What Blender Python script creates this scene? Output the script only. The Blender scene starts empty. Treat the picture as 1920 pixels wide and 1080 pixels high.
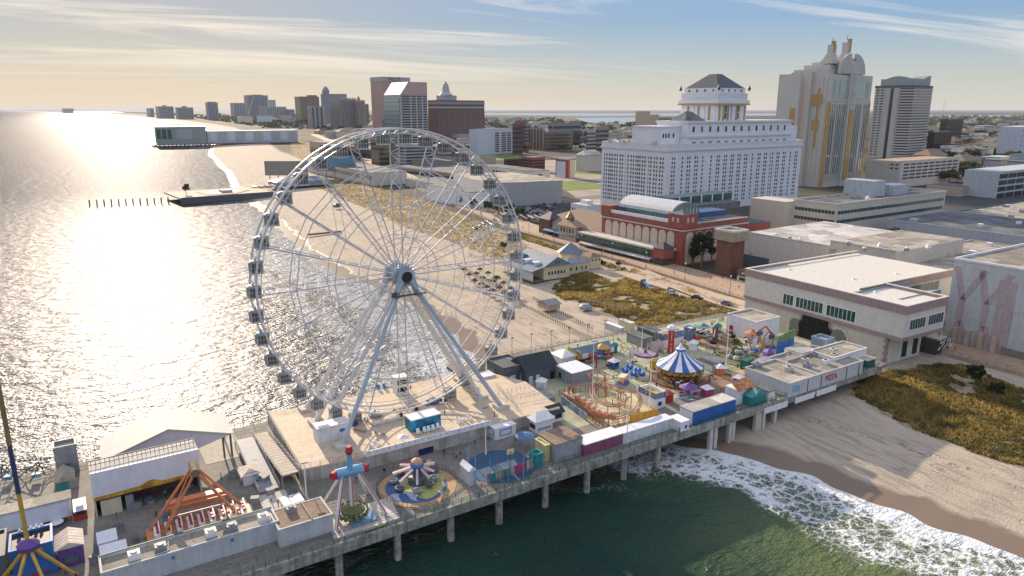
import bpy, math, random
from mathutils import Vector, Matrix, noise as mnoise
R = math.radians
random.seed(7)
sc = bpy.context.scene
# ---------------------------------------------------------------- camera
FPX, HC = 1340.0, 84.0
TH = math.atan(335/FPX)
AZ = R(60.5)                       # world X runs along the pier, 60.5 degrees right of the view; Y along the beach
hd = Vector((math.cos(AZ), math.sin(AZ), 0))      # view heading in world axes
rt = Vector((math.sin(AZ), -math.cos(AZ), 0))     # camera right
cam = bpy.data.cameras.new('camera'); co = bpy.data.objects.new('camera', cam); sc.collection.objects.link(co); sc.camera = co
fw = hd*math.cos(TH)+Vector((0, 0, -math.sin(TH))); up = rt.cross(fw)
mt = Matrix((rt, up, -fw)).transposed().to_4x4(); mt.translation = (0, 0, HC); co.matrix_world = mt
cam.sensor_width = 36; cam.lens = 36*FPX/1920; cam.clip_start = 1; cam.clip_end = 300000
# ---------------------------------------------------------------- light
SUN_EL, SUN_AZ = R(18), R(1.0)     # the sun stands low over the coast, almost exactly along +Y
sd = Vector((math.sin(SUN_AZ)*math.cos(SUN_EL), math.cos(SUN_AZ)*math.cos(SUN_EL), math.sin(SUN_EL)))
sl = bpy.data.lights.new('sun', 'SUN'); sl.energy = 5.0; sl.angle = R(0.6); sl.color = (1.0, .82, .62)
so = bpy.data.objects.new('sun', sl); sc.collection.objects.link(so); so.rotation_euler = sd.to_track_quat('Z', 'Y').to_euler()
w = bpy.data.worlds.new('World'); sc.world = w; w.use_nodes = True
nt = w.node_tree; nt.nodes.clear()
def N(t, ty, **k):
    n = t.nodes.new(ty)
    for a, b in k.items():
        if a.startswith('i_'):
            key = a[2:]; key = int(key) if key.isdigit() else key.replace('_', ' ')
            n.inputs[key].default_value = b
        else: setattr(n, a, b)
    return n
def ramp(t, pts, ip='LINEAR'):
    n = t.nodes.new('ShaderNodeValToRGB'); cr = n.color_ramp; cr.interpolation = ip
    while len(cr.elements) < len(pts): cr.elements.new(.5)
    for e, (p, c) in zip(cr.elements, pts):
        e.position = p; e.color = (c, c, c, 1) if isinstance(c, (int, float)) else (*c, 1)
    return n
def mth(t, op, a, b=None, cl=False):
    n = t.nodes.new('ShaderNodeMath'); n.operation = op; n.use_clamp = cl
    for i, v in enumerate((a, b)):
        if v is None: continue
        if isinstance(v, (int, float)): n.inputs[i].default_value = v
        else: t.links.new(v, n.inputs[i])
    return n.outputs[0]
def mixc(t, f, a, b, bt='MIX'):
    n = t.nodes.new('ShaderNodeMix'); n.data_type = 'RGBA'; n.blend_type = bt
    for i, v in ((0, f), (6, a), (7, b)):
        if isinstance(v, (int, float)): n.inputs[i].default_value = v
        elif isinstance(v, tuple): n.inputs[i].default_value = (*v, 1)
        else: t.links.new(v, n.inputs[i])
    return n.outputs[2]
L = nt.links.new
sky = N(nt, 'ShaderNodeTexSky', sky_type='NISHITA', sun_disc=False, sun_elevation=SUN_EL, sun_rotation=SUN_AZ, altitude=50, air_density=1.0, dust_density=.6, ozone_density=3.0)
tc = N(nt, 'ShaderNodeTexCoord'); sx = N(nt, 'ShaderNodeSeparateXYZ'); L(tc.outputs['Generated'], sx.inputs[0])
SKY_K = .82
# thin cirrus: noise on a plane far overhead, stretched across the view
den = mth(nt, 'MAXIMUM', sx.outputs[2], .012)
cx = mth(nt, 'DIVIDE', sx.outputs[0], mth(nt, 'ADD', den, .06)); cy = mth(nt, 'DIVIDE', sx.outputs[1], mth(nt, 'ADD', den, .06))
cb = N(nt, 'ShaderNodeCombineXYZ'); L(cx, cb.inputs[0]); L(cy, cb.inputs[1])
mp = N(nt, 'ShaderNodeMapping'); mp.inputs['Rotation'].default_value = (0, 0, R(58)); mp.inputs['Scale'].default_value = (.42, 1.5, 1); L(cb.outputs[0], mp.inputs[0])
n1 = N(nt, 'ShaderNodeTexNoise', i_Scale=.62, i_Detail=9, i_Roughness=.62, i_Distortion=.9); L(mp.outputs[0], n1.inputs[0])
n2 = N(nt, 'ShaderNodeTexNoise', i_Scale=.22, i_Detail=3, i_Roughness=.5); L(mp.outputs[0], n2.inputs[0])
cm = mth(nt, 'MULTIPLY', mth(nt, 'SUBTRACT', mth(nt, 'ADD', n1.outputs[0], mth(nt, 'MULTIPLY', n2.outputs[0], .9)), .96), 4.2, True)
fade = mth(nt, 'MULTIPLY', mth(nt, 'SUBTRACT', sx.outputs[2], .02), 14, True)
cm = mth(nt, 'MULTIPLY', mth(nt, 'MULTIPLY', cm, fade), .72)
glow = mth(nt, 'MULTIPLY', mth(nt, 'ADD', mth(nt, 'MULTIPLY', sx.outputs[1], .55), .45), 1.0, True)
ccol = mixc(nt, glow, (4.3, 4.2, 4.3), (5.3, 4.5, 3.6))
cp = N(nt, "ShaderNodeVectorMath", operation="DOT_PRODUCT"); L(sky.outputs[0], cp.inputs[0]); cp.inputs[1].default_value = (.3, .55, .15)
# the photograph holds the whole bright sky: compress its range towards an even brightness
kk = mth(nt, "POWER", mth(nt, "MAXIMUM", cp.outputs["Value"], .05), -SKY_K)
skv = N(nt, "ShaderNodeVectorMath", operation="SCALE"); L(sky.outputs[0], skv.inputs[0]); L(kk, skv.inputs[3])
skc = mixc(nt, 1.0, skv.outputs[0], (1.26, 1.34, 1.60), 'MULTIPLY')
zenith_fill = mth(nt, 'MULTIPLY', mth(nt, 'SUBTRACT', sx.outputs[2], .22), 2.6, True)   # unseen sky overhead brightened, added as fill to lift the shade
skc = mixc(nt, mth(nt, 'MULTIPLY', zenith_fill, .52), skc, (4.7, 4.5, 4.45))
low = mth(nt, 'MULTIPLY', mth(nt, 'SUBTRACT', 1, mth(nt, 'MULTIPLY', sx.outputs[2], 9), True), .34)   # pale haze along the horizon
skc = mixc(nt, low, skc, (4.9, 4.5, 4.1))
bg = N(nt, 'ShaderNodeBackground'); bg.inputs[1].default_value = .15
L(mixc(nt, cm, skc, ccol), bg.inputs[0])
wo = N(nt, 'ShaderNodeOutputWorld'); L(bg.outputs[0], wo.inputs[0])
vs = sc.view_settings; vs.view_transform = 'Standard'; vs.look = 'None'; vs.gamma = 1; vs.exposure = 0.7
# ---------------------------------------------------------------- helpers
def G(px, py, z=8.0):
    "ground point: the spot at height z that stands at this place in the photograph"
    r = px-960; v = 540-py
    dz = v*math.cos(TH)-FPX*math.sin(TH); f = FPX*math.cos(TH)+v*math.sin(TH)
    k = (z-HC)/dz
    p = hd*(f*k)+rt*(r*k)
    return Vector((p.x, p.y, z))
def PXY(p):
    p = Vector(p); q = p-Vector((0, 0, HC)); d = q.dot(fw)
    return 960+FPX*q.dot(rt)/d, 540-FPX*q.dot(up)/d
def ZT(p, py):
    f = hd.x*p[0]+hd.y*p[1]; v = (540-py)/FPX; c, s = math.cos(TH), math.sin(TH)
    return HC+f*(v*c-s)/(c+v*s)
MATS = {}
def M(name, col, rough=.7, metal=0, var=.12, sc_=.6, bump=0, bs=4, alt=None, spec=.25, trans=0, patch=0):
    if name in MATS: return MATS[name]
    m = bpy.data.materials.new(name); m.use_nodes = True; t = m.node_tree; b = t.nodes['Principled BSDF']
    b.inputs['Roughness'].default_value = rough; b.inputs['Metallic'].default_value = metal
    b.inputs['Specular IOR Level'].default_value = spec
    g = N(t, 'ShaderNodeNewGeometry')
    n = N(t, 'ShaderNodeTexNoise', i_Scale=sc_, i_Detail=5, i_Roughness=.65); t.links.new(g.outputs['Position'], n.inputs[0])
    lo = tuple(c*(1-var*1.6) for c in col); hi = alt or tuple(min(1, c*(1+var)) for c in col)
    rp = ramp(t, [(.3, lo), (.7, hi)]); t.links.new(n.outputs[0], rp.inputs[0])
    # soft streaks running down walls
    mp2 = N(t, 'ShaderNodeMapping'); mp2.inputs['Scale'].default_value = (1.3, 1.3, .09); t.links.new(g.outputs['Position'], mp2.inputs[0])
    n3 = N(t, 'ShaderNodeTexNoise', i_Scale=1.1, i_Detail=3); t.links.new(mp2.outputs[0], n3.inputs[0])
    r3 = ramp(t, [(.35, 1-var*1.2), (.6, 1.0)]); t.links.new(n3.outputs[0], r3.inputs[0])
    fin = mixc(t, 1.0, rp.outputs[0], r3.outputs[0], 'MULTIPLY')
    if patch:      # roofing sheets of different age, with darker seams
        vo_ = N(t, 'ShaderNodeTexVoronoi', i_Scale=.11, distance='CHEBYCHEV'); t.links.new(g.outputs['Position'], vo_.inputs[0]); se_ = N(t, 'ShaderNodeSeparateColor'); t.links.new(vo_.outputs['Color'], se_.inputs[0])
        rr_ = ramp(t, [(0, 1-patch), (1, 1+patch*.4)]); t.links.new(se_.outputs[0], rr_.inputs[0]); fin = mixc(t, 1.0, fin, rr_.outputs[0], 'MULTIPLY')
    t.links.new(fin, b.inputs['Base Color'])
    if trans:
        tr_ = N(t, 'ShaderNodeBsdfTranslucent'); t.links.new(fin, tr_.inputs[0]); mx_ = N(t, 'ShaderNodeMixShader', i_0=trans); t.links.new(b.outputs[0], mx_.inputs[1]); t.links.new(tr_.outputs[0], mx_.inputs[2]); t.links.new(mx_.outputs[0], t.nodes['Material Output'].inputs[0])
    if bump:
        n4 = N(t, 'ShaderNodeTexNoise', i_Scale=bs, i_Detail=4); t.links.new(g.outputs['Position'], n4.inputs[0])
        bp = N(t, 'ShaderNodeBump'); bp.inputs['Strength'].default_value = 1; bp.inputs['Distance'].default_value = bump
        t.links.new(n4.outputs[0], bp.inputs['Height']); t.links.new(bp.outputs[0], b.inputs['Normal'])
    MATS[name] = m; return m
def lines(m, axis, per, wid, dark=.6, axis2=None):
    "thin seams every `per` metres across a material (object coordinates)"
    t = m.node_tree; b = t.nodes['Principled BSDF']; src = b.inputs['Base Color'].links[0].from_socket
    o = N(t, 'ShaderNodeTexCoord'); s = N(t, 'ShaderNodeSeparateXYZ'); t.links.new(o.outputs['Object'], s.inputs[0])
    f = None
    for a, pr in ((axis, per), axis2 or (None, 0)):
        if a is None: continue
        v = s.outputs[a] if a < 3 else mth(t, 'ADD', s.outputs[0], s.outputs[1])
        k = mth(t, 'LESS_THAN', mth(t, 'FRACT', mth(t, 'DIVIDE', v, pr)), wid/pr)
        f = k if f is None else mth(t, 'MAXIMUM', f, k)
    t.links.new(mixc(t, mth(t, 'MULTIPLY', f, 1-dark), src, (.02, .02, .02)), b.inputs['Base Color']); return m
class MB:
    def __init__(s): s.v = []; s.f = []; s.mi = []; s.cm = 0
    def add(s, vs_, fs):
        o = len(s.v); s.v += [tuple(v) for v in vs_]; s.f += [tuple(i+o for i in f) for f in fs]; s.mi += [s.cm]*len(fs); return s
    def m(s, i): s.cm = i; return s
    def box(s, x0, y0, z0, x1, y1, z1):
        return s.add([(x0, y0, z0), (x1, y0, z0), (x1, y1, z0), (x0, y1, z0), (x0, y0, z1), (x1, y0, z1), (x1, y1, z1), (x0, y1, z1)],
            [(0, 3, 2, 1), (4, 5, 6, 7), (0, 1, 5, 4), (1, 2, 6, 5), (2, 3, 7, 6), (3, 0, 4, 7)])
    def cb(s, c, d): return s.box(c[0]-d[0]/2, c[1]-d[1]/2, c[2]-d[2]/2, c[0]+d[0]/2, c[1]+d[1]/2, c[2]+d[2]/2)
    def beam(s, p, q, r, n=4, r2=None, ph=None):
        p, q = Vector(p), Vector(q); d = (q-p)
        if d.length < 1e-6: return s
        d.normalize(); u = d.cross(Vector((0, 0, 1)))
        if u.length < 1e-3: u = Vector((1, 0, 0))
        u.normalize(); v = d.cross(u); r2 = r if r2 is None else r2
        ph = (math.pi/4 if n == 4 else 0) if ph is None else ph
        a = []
        for c, rr in ((p, r), (q, r2)):
            for i in range(n):
                t = 2*math.pi*i/n+ph; a.append(c+(u*math.cos(t)+v*math.sin(t))*rr)
        fs = [(i, (i+1) % n, n+(i+1) % n, n+i) for i in range(n)]+[tuple(range(n))[::-1], tuple(range(n, 2*n))]
        return s.add(a, fs)
    def path(s, pts, r, n=4, close=False):
        pts = list(pts)
        for a, b in zip(pts, pts[1:]+(pts[:1] if close else [])): s.beam(a, b, r, n)
        return s
    def cyl(s, x, y, z0, z1, r, n=12, r2=None): return s.beam((x, y, z0), (x, y, z1), r, n, r2)
    def prism(s, poly, z0, z1):
        n = len(poly); ar = sum(poly[i][0]*poly[(i+1) % n][1]-poly[(i+1) % n][0]*poly[i][1] for i in range(n))
        if ar < 0: poly = poly[::-1]
        vs_ = [(p[0], p[1], z0) for p in poly]+[(p[0], p[1], z1) for p in poly]
        return s.add(vs_, [tuple(range(n))[::-1], tuple(range(n, 2*n))]+[(i, (i+1) % n, n+(i+1) % n, n+i) for i in range(n)])
    def xprism(s, prof, a, b, ax='y'):
        "profile (u,z) pushed along an axis"
        n = len(prof)
        if ax == 'y': vs_ = [(u, a, z) for u, z in prof]+[(u, b, z) for u, z in prof]
        else: vs_ = [(a, u, z) for u, z in prof]+[(b, u, z) for u, z in prof]
        return s.add(vs_, [tuple(range(n))[::-1], tuple(range(n, 2*n))]+[(i, (i+1) % n, n+(i+1) % n, n+i) for i in range(n)])
    def rev(s, prof, n=24, c=(0, 0), a0=0):
        vs_ = []
        for r, z in prof:
            for i in range(n):
                t = 2*math.pi*i/n+a0; vs_.append((c[0]+r*math.cos(t), c[1]+r*math.sin(t), z))
        fs = []
        for k in range(len(prof)-1):
            for i in range(n): fs.append((k*n+i, k*n+(i+1) % n, (k+1)*n+(i+1) % n, (k+1)*n+i))
        fs += [tuple(range(n))[::-1], tuple(range((len(prof)-1)*n, len(prof)*n))]
        return s.add(vs_, fs)
    def hip(s, x0, y0, x1, y1, z0, z1, ins):
        "hipped roof: ridge inset from the short ends"
        w_, d = x1-x0, y1-y0
        if w_ >= d: rg = [((x0+ins), (y0+y1)/2, z1), ((x1-ins), (y0+y1)/2, z1)]; fs = [(0, 1, 5, 4), (1, 2, 5), (2, 3, 4, 5), (3, 0, 4)]
        else: rg = [((x0+x1)/2, y0+ins, z1), ((x0+x1)/2, y1-ins, z1)]; fs = [(0, 1, 4), (1, 2, 5, 4), (2, 3, 5), (3, 0, 4, 5)]
        return s.add([(x0, y0, z0), (x1, y0, z0), (x1, y1, z0), (x0, y1, z0)]+rg, fs+[(3, 2, 1, 0)])
    def mesh(s, mats):
        me = bpy.data.meshes.new('m'); me.from_pydata(s.v, [], s.f)
        if not isinstance(mats, (list, tuple)): mats = [mats]
        for m in mats: me.materials.append(m)
        if len(mats) > 1: me.polygons.foreach_set('material_index', s.mi)
        me.update(); return me
    def obj(s, name, mats, parent=None, loc=(0, 0, 0), smooth=False):
        me = s.mesh(mats); me.name = name
        if smooth: me.polygons.foreach_set('use_smooth', [True]*len(me.polygons))
        return mk(name, me, parent, loc)
def mk(name, me, parent=None, loc=(0, 0, 0), rz=0):
    o = bpy.data.objects.new(name, me); sc.collection.objects.link(o); o.location = loc; o.rotation_euler = (0, 0, rz)
    if parent is not None: o.parent = parent
    return o
def tag(o, label=None, cat=None, group=None, kind=None):
    if label: o['label'] = label
    if cat: o['category'] = cat
    if group: o['group'] = group
    if kind: o['kind'] = kind
    return o
WM = {}; WR_ = random.Random(2)
class T:
    "one thing: an Empty at its base, parts as children, windows collected until done()"
    def __init__(s, name, label, cat, loc, rz=0, group=None):
        s.o = mk(name, None, None, loc, rz); s.o.empty_display_size = 1; tag(s.o, label, cat, group); s.pend = {}; s.loc = Vector(loc); s.rz = rz
    def part(s, name, mb, mat, parent=None, label=None, smooth=False):
        o = mb.obj(name, mat, parent or s.o, smooth=smooth)
        if label: o['label'] = label
        return o
    def W(s, p):
        c, n = math.cos(s.rz), math.sin(s.rz); return Vector((s.loc.x+c*p[0]-n*p[1], s.loc.y+n*p[0]+c*p[1], s.loc.z+p[2]))
    def wins(s, face, us, zs, w_, h, mat, name='window', d=.12, off=0, x1=0):
        "windows centred at (u, z) on the front (F: y=off), side (S: x=off) or far side (E: x=off, facing +x)"
        for z in zs:
            for u in us:
                m0 = mat
                if mat.name == 'window_glass' and w_ < 2.7: mat = WR_.choice(GV)
                p = (u, off, z) if face == 'F' else (off, u, z)
                s.pend.setdefault(name, []).append((p, face, round(w_, 2), round(h, 2), mat, d)); mat = m0
    def done(s):
        for name, L_ in s.pend.items():
            L_.sort(key=lambda e: (s.W(e[0])-Vector((0, 0, HC))).length)
            def mb_(e, mb, o=(0, 0, 0)):
                p, face, w_, h, mat, d = e
                if face == 'F': mb.cb((o[0], o[1]-d/2+.03, o[2]), (w_, d+.06, h))
                elif face == 'S': mb.cb((o[0]-d/2+.03, o[1], o[2]), (d+.06, w_, h))
                else: mb.cb((o[0]+d/2-.03, o[1], o[2]), (d+.06, w_, h))
            for e in L_[:100 if len(L_) <= 100 else 99]:
                k = (e[1], e[2], e[3], e[4].name, e[5])
                if k not in WM:
                    mb = MB(); mb_(e, mb); WM[k] = mb.mesh(e[4]); WM[k].name = name
                mk(name, WM[k], s.o, e[0])
            if len(L_) > 100:
                mats = []; mb = MB()
                for e in L_[99:]:
                    if e[4] not in mats: mats.append(e[4])
                    mb.m(mats.index(e[4])); mb_(e, mb, e[0])
                tag(mb.obj(name, mats, s.o), kind='stuff')
        s.pend = {}
        return s
def rng(a, b, n): return [a+(b-a)*(i+.5)/n for i in range(n)]
def solve(p, d, xt):
    "how far to go from p along d until the photograph's column is xt"
    lo, hi = 0., 4000. if p.length > 900 else 600.
    s0 = 1 if PXY(p+d*1.0)[0] > PXY(p)[0] else -1
    for _ in range(60):
        m = (lo+hi)/2
        if (PXY(p+d*m)[0]-xt)*s0 < 0: lo = m
        else: hi = m
    return lo
def B3(name, label, cat, px, py, zr, x0, x1, rot=3, zb=8, top=None, ytop=None, group=None, W=None, D=None, tl=False):
    "block whose near corner stands at (px,py,zr), reaching columns x0 (along the beach) and x1 (along the pier). Returns thing, W, D, H"
    r = R(rot); p = G(px, py, zr); ex = Vector((math.cos(r), math.sin(r), 0)); ey = Vector((-math.sin(r), math.cos(r), 0))
    if top is None: top = ZT(p, ytop) if ytop else zr
    pe = Vector((p.x, p.y, top)) if tl else p
    W = W or solve(pe, ex, x1); D = D or solve(pe, ey, x0)
    t = T(name, label, cat, (p.x, p.y, zb), r, group); return t, W, D, top-zb
def copyt(o, loc=None, rz=None, label=None, group=None, parent=None, scale=None):
    c = o.copy(); sc.collection.objects.link(c)
    if parent is not None: c.parent = parent
    if loc is not None: c.location = loc
    if rz is not None: c.rotation_euler = (0, 0, rz)
    if scale: c.scale = (scale,)*3 if isinstance(scale, (int, float)) else scale
    if label: c['label'] = label
    if group: c['group'] = group
    for ch in o.children: copyt(ch, parent=c)
    return c
def text(body, size, mat, name='lettering', parent=None, loc=(0, 0, 0), rot=(0, 0, 0), ext=.05, sx_=1):
    cu = bpy.data.curves.new('t', 'FONT'); cu.body = body; cu.size = size; cu.extrude = ext; cu.align_x = 'CENTER'; cu.align_y = 'CENTER'; cu.resolution_u = 2
    to = bpy.data.objects.new('t', cu); me = bpy.data.meshes.new_from_object(to); bpy.data.objects.remove(to)
    me.materials.clear(); me.materials.append(mat); me.name = name
    o = mk(name, me, parent, loc); o.rotation_euler = rot; o.scale = (sx_, 1, 1); return o
# ---------------------------------------------------------------- materials
white = M('white_paint', (.78, .78, .77), .55, var=.07); steel = M('wheel_white', (.62, .61, .60), .38, var=.04, spec=.5)
bluegrey = M('bluegrey_steel', (.40, .47, .53), .45, var=.08); dark = M('dark_metal', (.03, .035, .04), .5)
glass = M('window_glass', (.035, .05, .06), .12, var=.3, sc_=.15, spec=.6); tealglass = M('teal_glass', (.04, .10, .10), .1, var=.3, spec=.7)
skyglass = M('mirror_glass', (.30, .40, .43), .06, .75, var=.15, sc_=.05)
conc = M('concrete', (.40, .38, .34), .85, var=.16, bump=.01); concl = M('pale_concrete', (.56, .53, .47), .85, var=.12, bump=.01)
deckm = lines(M('deck_boards', (.36, .29, .215), .8, var=.14), 1, 2.4, .06, .75, (0, 3.2))
platm = lines(M('platform_deck', (.60, .49, .36), .75, var=.1), 0, 3.0, .05, .8)
greenpad = M('green_deck_paint', (.42, .42, .28), .8, var=.16, sc_=.25); ygreen = M('pale_yellow_deck', (.55, .50, .30), .8, var=.12)
wood = M('weathered_wood', (.22, .16, .11), .85, var=.2); boardm = M('boardwalk_planks', (.44, .32, .22), .8, var=.12)
roofg = M('grey_roofing', (.16, .17, .18), .85, var=.2, sc_=.2, patch=.42); rooft = M('tan_roofing', (.42, .38, .31), .85, var=.18, sc_=.2, patch=.42); roofb = M('brown_roofing', (.26, .19, .14), .85, var=.15)
roofbl = M('slate_blue_roof', (.16, .22, .28), .6, var=.15, sc_=.3); rooflt = M('pale_roofing', (.60, .57, .52), .8, var=.12, sc_=.25, patch=.42)
orange = M('orange_paint', (.58, .22, .10), .5); red = M('red_paint', (.50, .045, .04), .5); yellow = M('yellow_paint', (.58, .36, .06), .5)
blue = M('blue_paint', (.05, .17, .50), .5); ltblue = M('light_blue_paint', (.20, .42, .62), .5); teal = M('teal_paint', (.03, .25, .26), .5)
purple = M('purple_paint', (.16, .08, .28), .5); pink = M('pink_paint', (.45, .07, .20), .55); cream = M('cream_paint', (.66, .60, .42), .7, var=.06)
green = M('green_paint', (.02, .14, .10), .6); black = M('black_paint', (.015, .015, .018), .5); grey = M('grey_paint', (.28, .30, .32), .6); dgrey = M('dark_grey_paint', (.11, .125, .14), .6)
brick = M('brick', (.17, .10, .085), .85, var=.2, sc_=.4); redbrick = M('red_brick', (.31, .10, .08), .85, var=.12); tanw = M('tan_wall', (.50, .40, .31), .85, var=.12)
stucco = lines(M('stucco_panels', (.64, .61, .54), .8, var=.06), 2, 1.5, .04, .9, (3, 3.0)); mauve = M('mauve_band', (.36, .27, .26), .8); greywall = lines(M('grey_wall', (.52, .53, .53), .8, var=.08), 3, 6, .06, .85)
hotelw = M('hotel_white', (.74, .75, .76), .75, var=.06, sc_=.12); gold = M('gold_trim', (.50, .32, .12), .5, .2); tower_grey = lines(M('tower_panels', (.47, .45, .43), .6, var=.07), 2, 3.2, .1, .85)
GV = [glass, glass, glass, M('window_blind', (.16, .16, .155), .5), M('window_blue', (.05, .075, .10), .08, spec=.8), M('window_curtain', (.09, .085, .075), .5)]
for m_, c_ in ((roofg, .7), (rooft, .8), (rooflt, .85)): lines(m_, 0, 7, .12, c_, (1, 11))
# ---------------------------------------------------------------- setting: terrain and sea share one shoreline
SH = [(-2500, 260), (-800, 190), (-250, 160), (0, 147), (56, 143.5), (67, 143), (78, 141), (94, 137), (104, 132.5), (114, 130), (122, 124), (150, 112), (180, 106), (199, 105), (223, 107), (259, 111), (289, 111.5), (318, 109), (355, 102), (403, 98), (448, 100), (526, 105), (616, 112), (722, 113), (852, 122), (1087, 148), (1492, 177), (1813, 223), (2227, 282), (3662, 423), (5694, 453), (10317, 404), (17150, 3), (25574, -1086), (48322, -4495), (160000, -9000)]
def Xs(y):
    for (y0, x0), (y1, x1) in zip(SH, SH[1:]):
        if y <= y1 or y1 == SH[-1][0]:
            t = (y-y0)/(y1-y0); return x0+(x1-x0)*t+(1.1*math.sin(y/7.3)+.8*math.sin(y/3.1+1)+.5*math.sin(y/1.7) if y < 1500 else 0)
def grid_obj(name, ys, ss, zf, mats, mf=None, attr='s'):
    v = []; at = []
    for y in ys:
        xs = Xs(y)
        for s in ss: v.append((xs+s, y, zf(s, y, xs+s))); at.append(s)
    n = len(ss); f = [(i*n+j, i*n+j+1, (i+1)*n+j+1, (i+1)*n+j) for i in range(len(ys)-1) for j in range(n-1)]
    me = bpy.data.meshes.new(name); me.from_pydata(v, [], f)
    for m in mats: me.materials.append(m)
    a = me.attributes.new(attr, 'FLOAT', 'POINT'); a.data.foreach_set('value', at)
    me.polygons.foreach_set('use_smooth', [True]*len(f)); me.update()
    # faces must look up
    if me.polygons[0].normal.z < 0: me.flip_normals()
    return mk(name, me)
def steps(a, segs):
    o = [a]
    for to, st in segs:
        while o[-1] < to-1e-6: o.append(min(to, o[-1]+st))
    return o
YS = steps(-2400, [(-200, 200), (-40, 20), (300, 1.0), (900, 6), (2000, 40), (6000, 400), (48000, 6000), (150000, 34000)])
def interp(pts, x):
    if x <= pts[0][0]: return pts[0][1]
    for (a, b), (c, d) in zip(pts, pts[1:]):
        if x <= c: return b+(d-b)*(x-a)/(c-a)
    return pts[-1][1]
ZP = [(-80, -5), (-6, -.45), (0, 0), (10, .45), (25, 1.3), (45, 2.0), (62, 2.6), (90, 3.3), (120, 3.5)]
def zter(s, y, x):
    z = interp(ZP, s)
    if 8 < s < 110: z += .35*mnoise.noise((x*.05, y*.05, 0))*min(1, (s-8)/20)+.10*mnoise.noise((x*.3, y*.12, 3))*min(1, (s-8)/10)
    return z
sand = bpy.data.materials.new('sand_and_ground'); sand.use_nodes = True; t = sand.node_tree; b = t.nodes['Principled BSDF']
g = N(t, 'ShaderNodeNewGeometry'); at = N(t, 'ShaderNodeAttribute', attribute_name='s')
def nz(t, src, scale, det=4, mapping=None, rough=.6, dist=0):
    if mapping:
        mp_ = N(t, 'ShaderNodeMapping'); mp_.inputs['Scale'].default_value = mapping[0]; mp_.inputs['Rotation'].default_value = (0, 0, mapping[1]); t.links.new(src, mp_.inputs[0]); src = mp_.outputs[0]
    n = N(t, 'ShaderNodeTexNoise', i_Scale=scale, i_Detail=det, i_Roughness=rough, i_Distortion=dist); t.links.new(src, n.inputs[0]); return n.outputs[0]
P = g.outputs['Position']
na = nz(t, P, .045, 5); nb = nz(t, P, .9, 4, ((1, .10, 1), R(-6)), .6, .6); nc = nz(t, P, 2.2, 3)
dry = mixc(t, na, (.40, .335, .26), (.56, .475, .37))
trk = ramp(t, [(.40, .62), (.50, 1.0), (.62, 1.04)]); t.links.new(nb, trk.inputs[0])
dry = mixc(t, mth(t, 'MULTIPLY', na, 1.3, True), dry, mixc(t, 1.0, dry, trk.outputs[0], 'MULTIPLY'))
nt_ = nz(t, P, .035, 3, ((1, .16, 1), R(-7)), .55, .5); lf = mth(t, 'FRACT', mth(t, 'MULTIPLY', nt_, 34)); ln_ = mth(t, 'SUBTRACT', 1, mth(t, 'MULTIPLY', mth(t, 'ABSOLUTE', mth(t, 'SUBTRACT', lf, .5)), 9), True)
ln_ = mth(t, 'MULTIPLY', ln_, mth(t, 'MULTIPLY', mth(t, 'SUBTRACT', nz(t, P, .03, 3), .42), 6, True))
dry = mixc(t, mth(t, 'MULTIPLY', ln_, .30), dry, (.20, .15, .10))
wr = mth(t, 'MULTIPLY', mth(t, 'SUBTRACT', 1, mth(t, 'ABSOLUTE', mth(t, 'DIVIDE', mth(t, 'SUBTRACT', mth(t, 'ADD', at.outputs['Fac'], mth(t, 'MULTIPLY', nz(t, P, .05, 3), 14)), 38), 1.6)), True), mth(t, 'MULTIPLY', mth(t, 'SUBTRACT', nz(t, P, 1.1, 4), .52), 9, True))
dry = mixc(t, wr, dry, (.08, .06, .04))
spk = ramp(t, [(.28, .72), (.42, 1.0)]); t.links.new(nc, spk.inputs[0]); dry = mixc(t, .7, dry, mixc(t, 1.0, dry, spk.outputs[0], 'MULTIPLY'))
sw = mth(t, 'ADD', at.outputs['Fac'], mth(t, 'MULTIPLY', mth(t, 'SUBTRACT', nz(t, P, .06, 3), .5), 9))
wet = mth(t, 'SUBTRACT', 1, mth(t, 'DIVIDE', mth(t, 'SUBTRACT', sw, 7), 2.2), True)
dry = mixc(t, wet, dry, (.215, .165, .12))
land = nz(t, P, .004, 8); lr = ramp(t, [(.36, (.035, .042, .025)), (.48, (.075, .075, .05)), (.56, (.12, .105, .085)), (.7, (.065, .065, .062))]); t.links.new(land, lr.inputs[0])
ins = mth(t, 'DIVIDE', mth(t, 'SUBTRACT', at.outputs['Fac'], 128), 10, True)
t.links.new(mixc(t, ins, dry, lr.outputs[0]), b.inputs['Base Color']); b.inputs['Specular IOR Level'].default_value = .08
t.links.new(mth(t, 'SUBTRACT', .9, mth(t, 'MULTIPLY', wet, .55)), b.inputs['Roughness'])
bp = N(t, 'ShaderNodeBump'); bp.inputs['Distance'].default_value = .35; bp.inputs['Strength'].default_value = .9
hb = mth(t, 'MULTIPLY', mth(t, 'SUBTRACT', mth(t, 'ADD', mth(t, 'MULTIPLY', nb, .8), mth(t, 'MULTIPLY', nz(t, P, 1.6, 5, None, .75), .9)), mth(t, 'MULTIPLY', ln_, .5)), mth(t, 'SUBTRACT', 1, wet))
t.links.new(hb, bp.inputs['Height']); t.links.new(bp.outputs[0], b.inputs['Normal'])
tag(grid_obj('ground', YS, [-80, -40, -20, -12, -8, -5, -3, -1.5, 0, 1.5, 3, 5, 7, 9, 12, 15, 18, 22, 26, 30, 35, 40, 46, 52, 58, 65, 72, 80, 90, 100, 112, 125, 150, 300, 1000, 3000, 8000, 20000, 60000, 140000], zter, [sand]),
    'pale beach sand and the low city ground behind it', kind='structure')
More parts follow.
